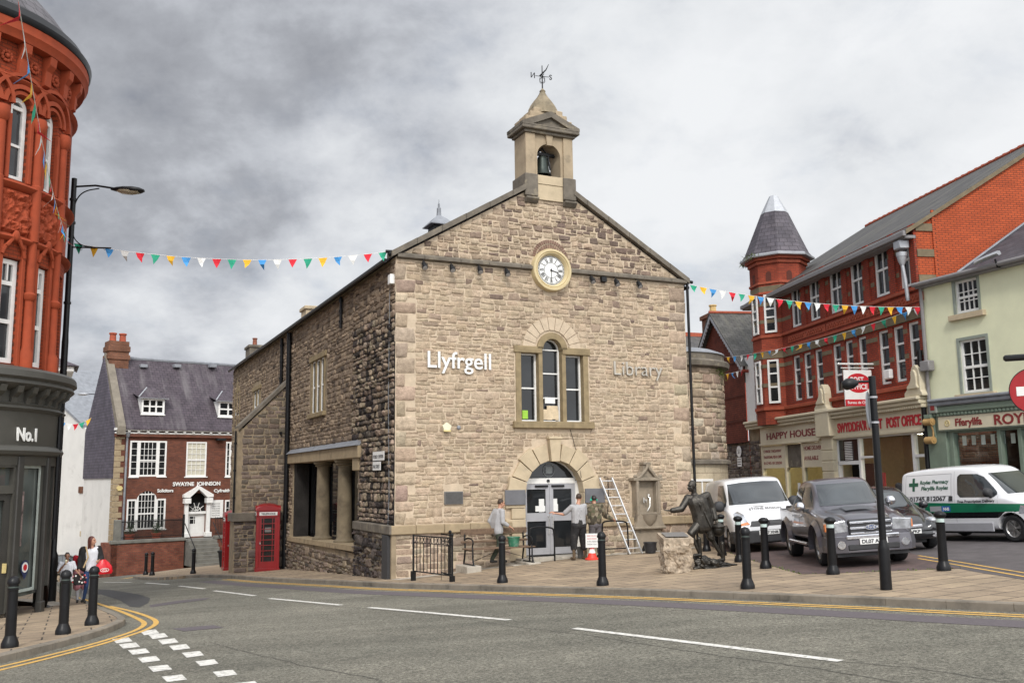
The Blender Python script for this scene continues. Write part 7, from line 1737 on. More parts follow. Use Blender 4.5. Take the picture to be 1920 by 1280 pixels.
# ---------------------------------------------------------------- bunting
FC={}
for n_,c in(('flag_green',(.03,.33,.20)),('flag_yellow',(.72,.40,.03)),('flag_blue',(.06,.27,.58)),('flag_white',(.70,.70,.68)),('flag_red',(.58,.02,.035))):FC[n_]=sm(n_,c,.75,var=.08)
order=['flag_green','flag_yellow','flag_blue','flag_white','flag_red']
def bunting(label,a,c,sag,n,k0=0,size=.25,off=0.,mids=None):
 a,c=Vector(a),Vector(c);t=thing('bunting',label,'bunting',a);r_=random.Random(n*7+k0)
 P=lambda q:(c-a)*q+Vector((0,0,-4*sag*q*(1-q)))
 b=B();b.tube([tuple(P(i/40))for i in range(41)],.006,4);b.obj('cord',ML('white_paint'),t)
 d=(c-a);dh=Vector((d.x,d.y,0)).normalized();nr=Vector((-dh.y,dh.x,0))
 for i in range(n):
  q=off+(1-off)*(i+.5)/n;p=P(q);w=size/2*r_.uniform(.92,1.05);hh=size*r_.uniform(1.05,1.2);e=(P(q+.002)-P(q-.002)).normalized()
  tw_=nr*r_.gauss(0,.10);sw=dh*r_.gauss(0,.035)
  pts=[p-e*w,p+e*w,p+Vector((0,0,-hh))+tw_+sw,p-e*w*.5+Vector((0,0,-hh/2))+nr*r_.uniform(-.03,.03),p+e*w*.5+Vector((0,0,-hh/2))+nr*r_.uniform(-.03,.03),p]
  b=B();b.add(pts,[(0,3,5),(5,4,1),(3,4,5),(3,2,4)]);f_=b.obj('flag',FC[order[(i+k0)%5]],t)
  sd_=f_.modifiers.new('cloth','SOLIDIFY');sd_.thickness=.002
 return t
pA=Vector(lp)+Vector((0,0,lz(455,118)));pB=L.w(-.16,.02,8.92)
bunting('long string of bunting from the street lamp to the library eaves',pA,pB,.35,21,0,.25)
pC=L.w(WDT+.2,.0,8.75);pD=HF.w(0.05,-.05,EH-.75)
bunting('upper string of bunting from the library to the green pharmacy wall',pC,pD,.22,25,0,.25)
pE=HF.w(0.05,-.05,EH-.72);pG=dp(1325,672,44)
bunting('lower string of bunting sloping from the pharmacy corner down behind the tower',pG,pE,.35,26,3,.25)
bunting('short far string of bunting low behind the round tower',dp(1340,704,43),dp(1404,690,46),.05,7,4,.28)
pH=pA+Vector((-.05,0,.1));pI=dp(20,-90,8.5)
bunting('string of bunting rising from the lamp steeply past the red corner building',pH,pI,.5,24,2,.25)
bunting('tiny far string of bunting between the slim lamp and white wall',dp(112,788,55),dp(172,782,55),.3,5,2,.35)
# ---------------------------------------------------------------- vehicles: local +x is forward, z up, origin on the ground at the centre
from mathutils.bvhtree import BVHTree
sm('tyre',(.018,.018,.019),.85,var=.3,vs=20,bp=.3,bs=60);sm('car_plastic',(.028,.028,.030),.6,var=.15,vs=8,dirt=((.06,.058,.055),5,.62));sm('chrome',(.62,.62,.64),.14,metal=.95,var=.03);sm('alloy',(.38,.37,.36),.32,metal=.8,var=.15,vs=9)
sm('van_white',(.72,.72,.73),.25,coat=.6,var=.03,vs=2,dirt=((.52,.50,.47),2.2,.64));sm('pickup_grey',(.125,.12,.136),.30,metal=.5,coat=.8,var=.08,vs=2,dirt=((.16,.145,.13),2.5,.64));sm('car_black',(.012,.012,.014),.22,metal=.3,coat=.8,var=.1)
sm('lamp_clear',(.46,.47,.49),.12,metal=.6,var=.35,vs=9,coat=1.);sm('lamp_amber',(.62,.20,.06),.2,coat=.6);sm('plate_white',(.72,.72,.70),.4,var=.03);sm('van_green',(.010,.15,.075),.3,coat=.4,var=.05)
glass('car_glass',(.020,.024,.026),.03,1.)
def section(w,z0,z1,sh,wt,zr,wr):
 """half outline: sill, flank, waist, then shoulder/roof; returns (y,z) list of fixed length"""
 P=[(0,z0),(w*.80,z0),(w*.95,z0+.04),(w*.99,z0+.16),(w,(z0+sh)/2),(w*.985,sh-.10),(wt+(w-wt)*.6,sh),(wt,sh+.03),((wt+wr)/2+.01,(sh+zr)/2),(wr,zr-.09),(wr*.93,zr-.02),(wr*.6,zr+.0),(0,zr+.015)]
 return P
class Veh:
 def __init__(s,name,label,cat,loc,yaw,paint,secs,wheels,r,tw=.22,group=None):
  s.t=thing(name,label,cat,loc,yaw);s.r=r
  nrm=Vector((0,0,1));gx=(G(loc[0]+cos(yaw),loc[1]+sin(yaw))-G(loc[0]-cos(yaw),loc[1]-sin(yaw)))/2;gy=(G(loc[0]-sin(yaw),loc[1]+cos(yaw))-G(loc[0]+sin(yaw),loc[1]-cos(yaw)))/2
  s.t.rotation_mode='ZYX';s.t.rotation_mode='XYZ';s.t.rotation_euler=(math.atan(gy),-math.atan(gx),yaw)
  rings=[]
  for x,p in secs:
   half=section(*p);full=[(x,-y,z)for y,z in half[::-1]]+[(x,y,z)for y,z in half[1:-1]]
   rings.append(full)
  b=B();b.rings(rings);body=b.obj('body',paint,s.t)
  bm=bmesh.new();bm.from_mesh(body.data);bmesh.ops.triangulate(bm,faces=[f for f in bm.faces if len(f.verts)>4]);bm.to_mesh(body.data);bm.free()
  md=body.modifiers.new('s','SUBSURF');md.levels=2;md.render_levels=2;md.subdivision_type='CATMULL_CLARK'
  cutb=B()
  for wx,wy in wheels:
   for sg in(-1,1):cutb.tube([(wx,sg*(wy-tw-.04),r),(wx,sg*(wy+.3),r)],r+.065,28)
  cut=cutb.obj('cutter',None)
  md=body.modifiers.new('b','BOOLEAN');md.operation='DIFFERENCE';md.object=cut;md.solver='EXACT'
  cut.matrix_world=Matrix();body.parent=None;bpy.context.view_layer.update()
  dg=bpy.context.evaluated_depsgraph_get();me=bpy.data.meshes.new_from_object(body.evaluated_get(dg));body.modifiers.clear();body.data=me;body.parent=s.t
  bpy.data.objects.remove(cut)
  me.materials.clear();me.materials.append(paint)
  me.polygons.foreach_set('use_smooth',[True]*len(me.polygons));me.set_sharp_from_angle(angle=radians(35))
  bm=bmesh.new();bm.from_mesh(me);s.bvh=BVHTree.FromBMesh(bm);bm.free();s.body=body
  for wx,wy in wheels:
   for sg in(-1,1):s.wheel(wx,sg*wy,sg,tw)
  b=B();b.box(min(w[0]for w in wheels)-.3,max(w[0]for w in wheels)+.3,-wheels[0][1]+tw+.08,wheels[0][1]-tw-.08,r*.55,r*1.25);b.obj('underbody',ML('car_plastic'),s.t)
 def wheel(s,x,y,sg,tw):
  r=s.r;w=thing('wheel',None,None);w.parent=s.t;w.location=(x,y,r)
  f=(lambda a,b_,c:(a,sg*-c,b_));yo=0;b=B(f)
  b.lathe([(r*.64,0),(r*.72,-.008),(r*.90,-.008),(r*.98,.03),(r,.05),(r,tw-.05),(r*.95,tw),(r*.5,tw)],(0,0,0),32,cap=False);b.obj('tyre',ML('tyre'),w,smooth=40)
  b=B(f);b.lathe([(r*.66,.005),(r*.60,.02),(r*.57,.06),(r*.1,.10)],(0,0,0),28,cap=False);b.obj('rim',ML('alloy'),w,smooth=40)
  b=B(f)
  for k in range(6):
   a=pi/3*k+.2;b.prism([(r*q*cos(a+d),r*q*sin(a+d))for q,d in((.14,-.5),(.6,-.16),(.6,.16),(.14,.5))],.02,.05,'z')
  b.lathe([(r*.16,.0),(r*.14,.06)],(0,0,0),12);b.obj('spokes',ML(s.spk)if hasattr(s,'spk')else ML('alloy'),w)
 def patch(s,poly,ax,m,name='window',off=.006,parent=None,step=.06,sgn=1,th=0):
  """conformal panel: polygon in a projection plane dropped on to the body. ax 'y': (x,z) from the side; 'x': (y,z) from the front; 'z': (x,y) from above"""
  bm=bmesh.new();vs=[bm.verts.new((p[0],p[1],0))for p in poly]
  for t in tessellate_polygon([[Vector((p[0],p[1],0))for p in poly]]):
   try:bm.faces.new([vs[i]for i in t])
   except ValueError:pass
  for a in(0,1):
   k=math.ceil(min(p[a]for p in poly)/step)*step;hi=max(p[a]for p in poly)
   while k<hi:
    co=[0,0,0];co[a]=k;no=[0,0,0];no[a]=1;bmesh.ops.bisect_plane(bm,geom=bm.verts[:]+bm.edges[:]+bm.faces[:],plane_co=co,plane_no=no);k+=step
  bad=[]
  for v in bm.verts:
   a,c=v.co.x,v.co.y
   if ax=='y':o,d=Vector((a,5*sgn,c)),Vector((0,-sgn,0))
   elif ax=='x':o,d=Vector((5*sgn,a,c)),Vector((-sgn,0,0))
   else:o,d=Vector((a,c,5)),Vector((0,0,-1))
   h=s.bvh.ray_cast(o,d)
   if h[0]is None:bad.append(v);continue
   n=h[1]if h[1].dot(d)<0 else-h[1];v.co=h[0]+n*off
  if bad:bmesh.ops.delete(bm,geom=bad,context='VERTS')
  me=bpy.data.meshes.new(name);bm.to_mesh(me);bm.free();me.materials.append(m);me.polygons.foreach_set('use_smooth',[True]*len(me.polygons))
  o=bpy.data.objects.new(name,me);COL.objects.link(o);o.parent=parent or s.t
  return o
 def hit(s,o,d):h=s.bvh.ray_cast(Vector(o),Vector(d));return h[0]
 def mirror(s,x,y,z,sc,m,m2):
  for sg in(-1,1):
   b=B();b.rings([[(x+dx,sg*(y+.10+w*sc*.13*cos(a)),z+h*sc*.12*sin(a))for a in np.linspace(0,2*pi,13)[:-1]]for dx,w,h in((.09,.5,.5),(.06,.85,.9),(0,1,1),(-.05,1,1))]);o=b.obj('mirror',m,s.t,smooth=50)
   b=B();b.box(x-.04,x+.04,sg*(y-.14),sg*(y+.05),z-.13,z-.06,.01);b.obj('mirror_arm',m2,s.t)
def both(v,poly,m,name,**k):
 for sg in(1,-1):v.patch(poly,'y',m,name,sgn=sg,**k)
YX=lambda x0:(lambda x,y,z:(x0-y,x,z))
def fr_text(v,s_,size,m,y,z,x,width,name='lettering',off=.004):return text(name,s_,size,m,v.t,(y,x,z),ext=.002,off=off,width=width,xf=lambda X,Y,Z:(-Y,X,Z))
pw=gp(1545,1061);yaw=radians(-95)
pl_=Vector((pw.x,pw.y,0));fw_=Vector((cos(yaw),sin(yaw),0));lf=Vector((-sin(yaw),cos(yaw),0))
c0=pl_-fw_*1.60+lf*.80;c0.z=G(c0.x,c0.y)+.01
S=lambda x,w,z0,z1,sh,wt,zr,wr:(x,(w,z0,z1,sh,wt,zr,wr))
pk=Veh('pickup_truck','dark grey double-cab pickup truck parked facing the square behind the bollards','pickup truck',c0,yaw,ML('pickup_grey'),[S(-2.45,.80,.62,0,1.08,.78,1.12,.72),S(-2.40,.86,.55,0,1.10,.82,1.14,.76),S(-1.6,.88,.48,0,1.11,.84,1.15,.78),S(-.95,.88,.46,0,1.11,.84,1.16,.78),S(-.88,.88,.46,0,1.11,.80,1.66,.62),S(-.6,.885,.46,0,1.12,.80,1.76,.62),S(0.,.885,.46,0,1.12,.80,1.79,.64),S(.45,.885,.46,0,1.12,.80,1.75,.63),S(.62,.885,.46,0,1.12,.80,1.66,.60),S(1.12,.885,.46,0,1.10,.78,1.17,.60),S(1.22,.885,.46,0,1.06,.76,1.13,.56),S(1.8,.88,.46,0,1.01,.72,1.09,.52),S(2.18,.86,.44,0,.95,.66,1.03,.46),S(2.36,.80,.42,0,.86,.62,.95,.44),S(2.42,.74,.46,0,.80,.58,.88,.42)],[(1.55,.86),(-1.45,.86)],.385,.26)
G_=ML('car_glass')
pk.patch([(-.60,1.20),(.60,1.20),(.53,1.66),(-.53,1.66)],'x',G_,'windscreen',off=.006)
both(pk,[(.92,1.20),(.14,1.19),(.14,1.62),(.50,1.62)],G_,'side_window');both(pk,[(.06,1.19),(-.70,1.21),(-.62,1.60),(.06,1.62)],G_,'side_window')
pk.patch([(1.25,-.25),(1.85,-.28),(1.85,.28),(1.25,.25)],'z',ML('pickup_grey'),'bonnet_scoop',off=.03)
both(pk,[(.10,.52),(.115,.52),(.115,1.12),(.10,1.12)],ML('car_plastic'),'door_gap',off=.002);both(pk,[(.98,.52),(.995,.52),(.995,1.1),(.98,1.1)],ML('car_plastic'),'door_gap',off=.002)
b=B();b.box(2.34,2.49,-.42,.42,.60,.94,.03);o=b.obj('grille',ML('car_plastic'),pk.t)
for k in range(3):b=B();b.box(2.44,2.52,-.41,.41,.64+k*.11,.685+k*.11,.012);b.obj('chrome_bar',ML('chrome'),o)
b=B();b.prism([(.0+.115*cos(a),.775+.052*sin(a))for a in np.linspace(0,2*pi,24)[:-1]],2.50,2.535,'x');b.obj('badge',ML('chrome'),o);b=B();b.prism([(.0+.095*cos(a),.775+.038*sin(a))for a in np.linspace(0,2*pi,24)[:-1]],2.534,2.538,'x');b.obj('badge_face',sm('badge_blue',(.02,.05,.16),.3),o)
fr_text(pk,'Ford',.07,ML('chrome'),-.07,.755,-2.540,.14,'badge_lettering')
for sg in(-1,1):
 b=B();b.rings([[(x,sg*y,z)for y,z in((.44,.70),(.82-d,.68),(.84-d,.90),(.46,.93))]for x,d in((2.18,-.02),(2.40,0),(2.43,.04))]);h_=b.obj('headlight',ML('lamp_clear'),pk.t,bev=.015)
 b=B();b.box(2.25,2.37,sg*.80,sg*.865,.72,.88,.01);b.obj('indicator',ML('lamp_amber'),h_)
 b=B();b.tube([(2.50,sg*.62,.46),(2.56,sg*.62,.46)],[.085,.08],16);f_=b.obj('fog_lamp',ML('chrome'),pk.t);b=B();b.tube([(2.55,sg*.62,.46),(2.566,sg*.62,.46)],.062,16);b.obj('lens',ML('lamp_clear'),f_)
 for wx in(1.55,-1.45):
  b=B();n=16;P=[(wx+(.47)*cos(a),.385+.47*sin(a))for a in np.linspace(-.15,pi+.15,n+1)];Q=[(wx+(.57)*cos(a),.385+.57*sin(a))for a in np.linspace(-.15,pi+.15,n+1)]
  for i in range(n):b.add([(P[i][0],sg*.95,P[i][1]),(P[i+1][0],sg*.95,P[i+1][1]),(Q[i+1][0],sg*.87,Q[i+1][1]),(Q[i][0],sg*.87,Q[i][1]),(P[i][0],sg*.80,P[i][1]),(P[i+1][0],sg*.80,P[i+1][1])],[(0,1,2,3),(0,4,5,1)])
  b.obj('wheel_arch',ML('pickup_grey'),pk.t,smooth=50)
 b=B();b.tube([(-.85,sg*.93,.42),(.95,sg*.93,.42)],.04,10);b.obj('side_step',ML('chrome'),pk.t,smooth=50)
 for x in(.30,-.55):b=B();b.box(x,x+.14,sg*.885,sg*.915,.98,1.02,.01);b.obj('door_handle',ML('chrome'),pk.t)
b=B();b.rings([[(x,y,z)for y,z in((-w,.30),(w,.30),(w+.02,.44),(w,.62),(-w,.62),(-w-.02,.44))]for x,w in((2.05,.88),(2.35,.86),(2.50,.74),(2.56,.50),(2.57,.30))]);o=b.obj('bumper',ML('pickup_grey'),pk.t,bev=.03)
b=B();b.box(2.50,2.585,-.50,.50,.34,.46,.02);b.obj('lower_intake',ML('car_plastic'),pk.t)
b=B();b.box(2.50,2.60,-.52,.52,.55,.64,.02);b.obj('bumper_chrome',ML('chrome'),pk.t)
b=B();b.box(2.585,2.60,-.27,.27,.45,.565,.004);np_=b.obj('number_plate',ML('plate_white'),pk.t);fr_text(pk,'DL07 AYK',.10,ML('print_ink'),-.235,.475,-2.601,.47)
b=B();b.box(2.1,2.45,-.7,.7,.22,.34);b.obj('skid_panel',ML('car_plastic'),pk.t)
pk.mirror(.78,.87,1.22,.85,ML('chrome'),ML('car_plastic'))
for y in(-.35,.15):b=B();b.tube([(1.10,y,1.19),(.98,y+.45,1.24)],.010,4);b.obj('wiper',ML('car_plastic'),pk.t)
b=B();b.box(-2.2,-.98,-.70,.70,.9,1.178,.02);b.obj('load_bed_cover',ML('car_plastic'),pk.t)
yaw=radians(-93);vw=gp(1377,1034);fw_=Vector((cos(yaw),sin(yaw),0));lf=Vector((-sin(yaw),cos(yaw),0))
c0=Vector((vw.x,vw.y,0))-fw_*1.55+lf*.80;c0.z=G(c0.x,c0.y)+.01
vn=Veh('white_van','white panel van with black lettering on its bonnet, parked facing the square','van',c0,yaw,ML('van_white'),[S(-2.40,.88,.36,0,1.1,.90,1.90,.80),S(-2.32,.94,.32,0,1.1,.93,1.94,.82),S(-1.,.95,.30,0,1.1,.94,1.97,.84),S(.3,.95,.30,0,1.1,.93,1.97,.82),S(.85,.95,.30,0,1.12,.92,1.93,.80),S(1.02,.95,.30,0,1.12,.92,1.84,.78),S(1.55,.94,.30,0,1.12,.88,1.36,.76),S(1.72,.93,.30,0,1.08,.86,1.20,.74),S(2.1,.90,.30,0,.92,.80,1.05,.66),S(2.30,.86,.30,0,.72,.74,.86,.58),S(2.38,.78,.34,0,.62,.66,.68,.5)],[(1.50,.90),(-1.55,.90)],.33,.22)
vn.patch([(-.80,1.24),(.80,1.24),(.70,1.80),(.3,1.83),(-.3,1.83),(-.70,1.80)],'x',G_,'windscreen',off=.006)
both(vn,[(1.42,1.20),(1.36,1.36),(.92,1.78),(.35,1.78),(.35,1.16)],G_,'side_window')
both(vn,[(.25,.40),(.262,.40),(.262,1.86),(.25,1.86)],ML('car_plastic'),'door_gap',off=.002)
for sg in(-1,1):
 h_=vn.patch([(sg*.50,.78),(sg*.76,.72),(sg*.80,.86),(sg*.78,1.02),(sg*.66,1.06),(sg*.55,.98)],'x',ML('lamp_clear'),'headlight',off=.012);vn.patch([(sg*.44,.72),(sg*.76,.68),(sg*.76,.73),(sg*.5,.78)],'x',ML('lamp_amber'),'indicator',off=.014)
b=B();b.rings([[(x,y,z)for y,z in((-w,.24),(w,.24),(w+.02,.42),(w,.56),(-w,.56),(-w-.02,.42))]for x,w in((2.05,.95),(2.32,.90),(2.46,.74),(2.50,.4))]);b.obj('bumper',ML('car_plastic'),vn.t,bev=.03)
vn.patch([(-.46,.66),(.46,.66),(.40,.80),(-.40,.80)],'x',ML('car_plastic'),'grille',off=.010)
bd_=B();zc_=.75;hx_=vn.hit((5,0,zc_),(-1,0,0)).x;bd_.prism([(0,zc_+.12),(.085,zc_),(0,zc_-.12),(-.085,zc_)],hx_-.05,hx_+.05,'x');bg_=bd_.obj('badge',ML('chrome'),vn.t);bd_=B();bd_.prism([(0,zc_+.05),(.035,zc_),(0,zc_-.05),(-.035,zc_)],hx_+.05,hx_+.053,'x');bd_.obj('badge_centre',ML('car_plastic'),bg_)
b=B();b.box(2.50,2.515,-.26,.26,.44,.55,.004);b.obj('number_plate',ML('plate_white'),vn.t);fr_text(vn,'KX57 XNB',.09,ML('print_ink'),-.23,.465,-2.517,.46)
def bonnet_text(v,s_,y0,x0,size,w,m):
 def f(X,Y,Z):
  h=v.hit((x0+.0-Y*.8,X,5),(0,0,-1));return(h.x,h.y,h.z+.008)if h else(x0,X,Z)
 return text('lettering',s_,size,m,v.t,(y0,0,0),rx=0,ext=0,off=.004,width=w,xf=lambda X,Y,Z:f(X,Y,Z))
bonnet_text(vn,'L. Newman',-.28,1.88,.11,.34,ML('plaque_grey'));bonnet_text(vn,'STONE MASON',-.36,2.02,.19,.86,ML('plaque_grey'))
vn.mirror(1.28,.93,1.22,1.3,ML('car_plastic'),ML('car_plastic'))
for y in(-.55,.05):b=B();b.tube([(1.62,y,1.30),(1.53,y+.55,1.36)],.011,4);b.obj('wiper',ML('car_plastic'),vn.t)
w1_=gp(1909,1016);yaw=radians(90-157);fw_=Vector((cos(yaw),sin(yaw),0));lf=Vector((-sin(yaw),cos(yaw),0))
c0=Vector((w1_.x,w1_.y,0))-fw_*1.32+lf*.72;c0.z=G(c0.x,c0.y)+.01
pv=Veh('pharmacy_van','small white pharmacy delivery van with green and black stripe and phone number','van',c0,yaw,ML('van_white'),[S(-1.98,.76,.38,0,1.02,.76,1.68,.62),S(-1.92,.82,.30,0,1.02,.80,1.76,.66),S(-1.2,.845,.26,0,1.02,.82,1.81,.68),S(0.,.85,.26,0,1.02,.82,1.82,.68),S(.40,.85,.26,0,1.02,.81,1.76,.66),S(.62,.85,.26,0,1.02,.80,1.66,.64),S(1.22,.845,.26,0,1.00,.78,1.16,.62),S(1.36,.84,.26,0,.96,.76,1.06,.58),S(1.85,.80,.26,0,.82,.70,.90,.5),S(2.05,.72,.30,0,.70,.62,.74,.42)],[(1.32,.80),(-1.38,.80)],.31,.2)
pv.patch([(-.64,1.10),(.64,1.10),(.55,1.60),(-.55,1.60)],'x',G_,'windscreen',off=.006)
both(pv,[(1.00,1.10),(.98,1.16),(.62,1.52),(.45,1.60),(-.02,1.62),(-.10,1.56),(-.10,1.14),(-.02,1.06),(.92,1.04)],G_,'side_window')
both(pv,[(-1.86,.70),(1.9,.70),(1.9,.86),(-1.86,.98)],ML('van_green'),'green_stripe',off=.003);both(pv,[(-1.86,.56),(1.0,.56),(1.5,.70),(-1.86,.70)],ML('car_black'),'black_stripe',off=.003)
for x0,x1,z0,z1 in((-1.78,-.28,1.10,1.115),(-1.78,-.28,1.64,1.655),(-1.78,-1.765,1.10,1.65),(-.295,-.28,1.10,1.65),(-.20,-.19,.4,1.7),(1.02,1.03,.4,1.08)):pv.patch(R4(x0,x1,z0,z1),'y',ML('grey_alu'),'panel_line',off=.002,sgn=-1)
def side_text(v,s_,x0,z0,size,w,m,off=.004,shear=0.):
 def f(X,Y,Z):
  h=v.hit((X,-5,Z),(0,1,0));return(h.x,h.y-.008,h.z)if h else(X,-1,Z)
 return text('lettering',s_,size,m,v.t,(x0,0,z0),ext=0,off=off,width=w,xf=f,shear=shear)
sm('dark_green_ink',(.015,.09,.05),.5)
side_text(pv,'Royles Pharmacy',-1.28,1.42,.13,.92,ML('dark_green_ink'),shear=.2);side_text(pv,'Fferyllfa Royles',-1.24,1.27,.13,.86,ML('dark_green_ink'),shear=.2)
side_text(pv,'01745 812067',-1.62,1.0,.15,1.18,ML('print_ink'),.006);side_text(pv,'Free Prescription Delivery',-.10,.93,.09,1.05,ML('print_ink'),.003)
side_text(pv,'NHS',-.56,.755,.10,.18,ML('white_paint'),.005)
pv.patch(R4(-.60,-.34,.73,.86),'y',sm('nhs_blue',(.03,.10,.35),.4),'blue_label',off=.005,sgn=-1);pv.patch(R4(-.98,-.62,.73,.86),'y',ML('grey_alu'),'grey_label',off=.005,sgn=-1)
for p_,q_ in(((-1.53,1.25),(-1.45,1.58)),((-1.65,1.37),(-1.33,1.46))):pv.patch(R4(p_[0],q_[0],p_[1],q_[1]),'y',ML('dark_green_ink'),'pharmacy_cross',off=.006,sgn=-1)
pv.patch([(-1.83+.09+.07*cos(a),1.07+.05*sin(a))for a in np.linspace(0,2*pi,12)[:-1]],'y',ML('print_ink'),'phone_symbol',off=.006,sgn=-1)
pv.patch(R4(-.36,-.24,.98,1.10),'y',ML('car_plastic'),'door_handle',off=.012,sgn=-1);pv.patch([(-1.2+.06*cos(a),.82+.07*sin(a))for a in np.linspace(0,2*pi,12)[:-1]],'y',ML('grey_alu'),'fuel_cap',off=.006,sgn=-1)
pv.mirror(.86,.80,1.16,.9,ML('car_plastic'),ML('car_plastic'))
both(pv,[(1.55,.66),(1.92,.62),(1.94,.78),(1.6,.84)],ML('lamp_clear'),'headlight',off=.008)
b=B();b.rings([[(x,y,z)for y,z in((-w,.22),(w,.22),(w,.50),(-w,.50))]for x,w in((1.75,.84),(2.02,.76),(2.12,.5))]);b.obj('bumper',ML('grey_alu'),pv.t,bev=.03)
b=B();b.box(-.9,.85,-.87,-.83,.24,.46,.02);b.obj('sill',ML('grey_alu'),pv.t)
def hatch(label,loc,yaw,txt=None):
 v=Veh('parked_car',label,'car',loc,yaw,ML('car_black'),[S(-1.85,.70,.34,0,.86,.66,.98,.5),S(-1.75,.80,.26,0,.90,.76,1.20,.55),S(-1.2,.84,.22,0,.92,.80,1.44,.56),S(-.4,.85,.22,0,.92,.80,1.49,.58),S(.2,.85,.22,0,.92,.80,1.45,.56),S(.45,.85,.22,0,.91,.79,1.34,.54),S(1.05,.84,.22,0,.86,.76,.96,.56),S(1.5,.81,.22,0,.78,.72,.86,.5),S(1.82,.74,.24,0,.66,.64,.74,.44),S(1.95,.62,.30,0,.54,.5,.58,.36)],[(1.22,.80),(-1.22,.80)],.30,.2)
 v.patch([(-.56,.98),(.56,.98),(.48,1.32),(-.48,1.32)],'x',G_,'windscreen');both(v,[(.82,.94),(.35,1.28),(-.15,1.36),(-.15,.95)],G_,'side_window');both(v,[(-.22,.95),(-.22,1.36),(-.95,1.32),(-1.25,.98)],G_,'side_window')
 for sg in(-1,1):
  b=B();b.sph((1.70,sg*.60,.66),(.20,.13,.09),12,7);b.obj('headlight',ML('lamp_clear'),v.t,smooth=60)
  b=B();b.tube([(1.88,sg*.56,.36),(1.94,sg*.56,.36)],.06,12);b.obj('fog_lamp',ML('chrome'),v.t)
 b=B();b.box(1.80,1.96,-.32,.32,.52,.60,.02);b.obj('chrome_bar',ML('chrome'),v.t);b=B();b.box(1.96,1.985,-.26,.26,.40,.50,.004);b.obj('number_plate',ML('plate_white'),v.t)
 if txt:fr_text(v,txt,.09,ML('print_ink'),-.23,.42,-1.987,.46)
 v.mirror(.62,.82,.98,.8,ML('car_black'),ML('car_plastic'));return v
q=dp(1722,1000,21.9);q.z=0;yaw=radians(-92);cc=q-Vector((cos(yaw),sin(yaw),0))*1.6+Vector((-.30,0,0));cc.z=G(cc.x,cc.y)+.01
hatch('black hatchback parked between the grey pickup and the pharmacy van',cc,yaw,'DX05 FKP')
cc=gp(122,1076);cc.z+=.02
hatch('black car parked in the left street behind the children',cc,radians(25))
# ---------------------------------------------------------------- people: tapered limbs fused into one surface by voxel remesh
def fuse(b,name,m,parent,vox=.008,sm_=3,xf=None):
 me=bpy.data.meshes.new(name);me.from_pydata(b.v,[],b.f);bm=bmesh.new();bm.from_mesh(me);bmesh.ops.recalc_face_normals(bm,faces=bm.faces);bm.to_mesh(me);bm.free()
 o=bpy.data.objects.new(name,me);COL.objects.link(o)
 r=o.modifiers.new('r','REMESH');r.mode='VOXEL';r.voxel_size=vox
 if sm_:s=o.modifiers.new('s','SMOOTH');s.iterations=sm_;s.factor=.5
 bpy.context.view_layer.update();me2=bpy.data.meshes.new_from_object(o.evaluated_get(bpy.context.evaluated_depsgraph_get()));o.modifiers.clear();o.data=me2
 me2.materials.clear();me2.materials.append(m);me2.polygons.foreach_set('use_smooth',[True]*len(me2.polygons));o.parent=parent;return o
def hand(b,w,d,pn,s=1.,curl=.5,side=1):
 """palm plus five separate fingers; w wrist, d direction, pn palm normal"""
 w,d,pn=Vector(w),Vector(d).normalized(),Vector(pn).normalized();pn=(pn-d*pn.dot(d)).normalized();sx=d.cross(pn)*side
 for k in range(4):
  q=(k-1.5)*.019*s;L_=(.070,.082,.076,.058)[k]*s
  a=w+d*.085*s+sx*q;b.caps(w+d*.01+sx*q*.6,a,.015*s,.0115*s,8)
  d1=(d*cos(curl)+pn*sin(curl)).normalized();p1=a+d1*L_*.5;d2=(d*cos(curl*2.1)+pn*sin(curl*2.1)).normalized();p2=p1+d2*L_*.5
  b.caps(a,p1,.0105*s,.0095*s,8);b.caps(p1,p2,.0095*s,.008*s,8)
 t0=w+d*.02*s-sx*.022*s;t1=t0+(d*.6-sx*.7+pn*.3).normalized()*.045*s;b.caps(t0,t1,.014*s,.011*s,8);b.caps(t1,t1+(d*.85-sx*.25+pn*.3).normalized()*.035*s,.011*s,.009*s,8)
def flip(d):
 o={}
 for a,v in d.items():o[a[:-1]+{'L':'R','R':'L'}[a[-1]]if a[-1]in 'LR' and len(a)>1 else a]=(-v[0],v[1],v[2])if isinstance(v,tuple)and len(v)==3 else v
 return o
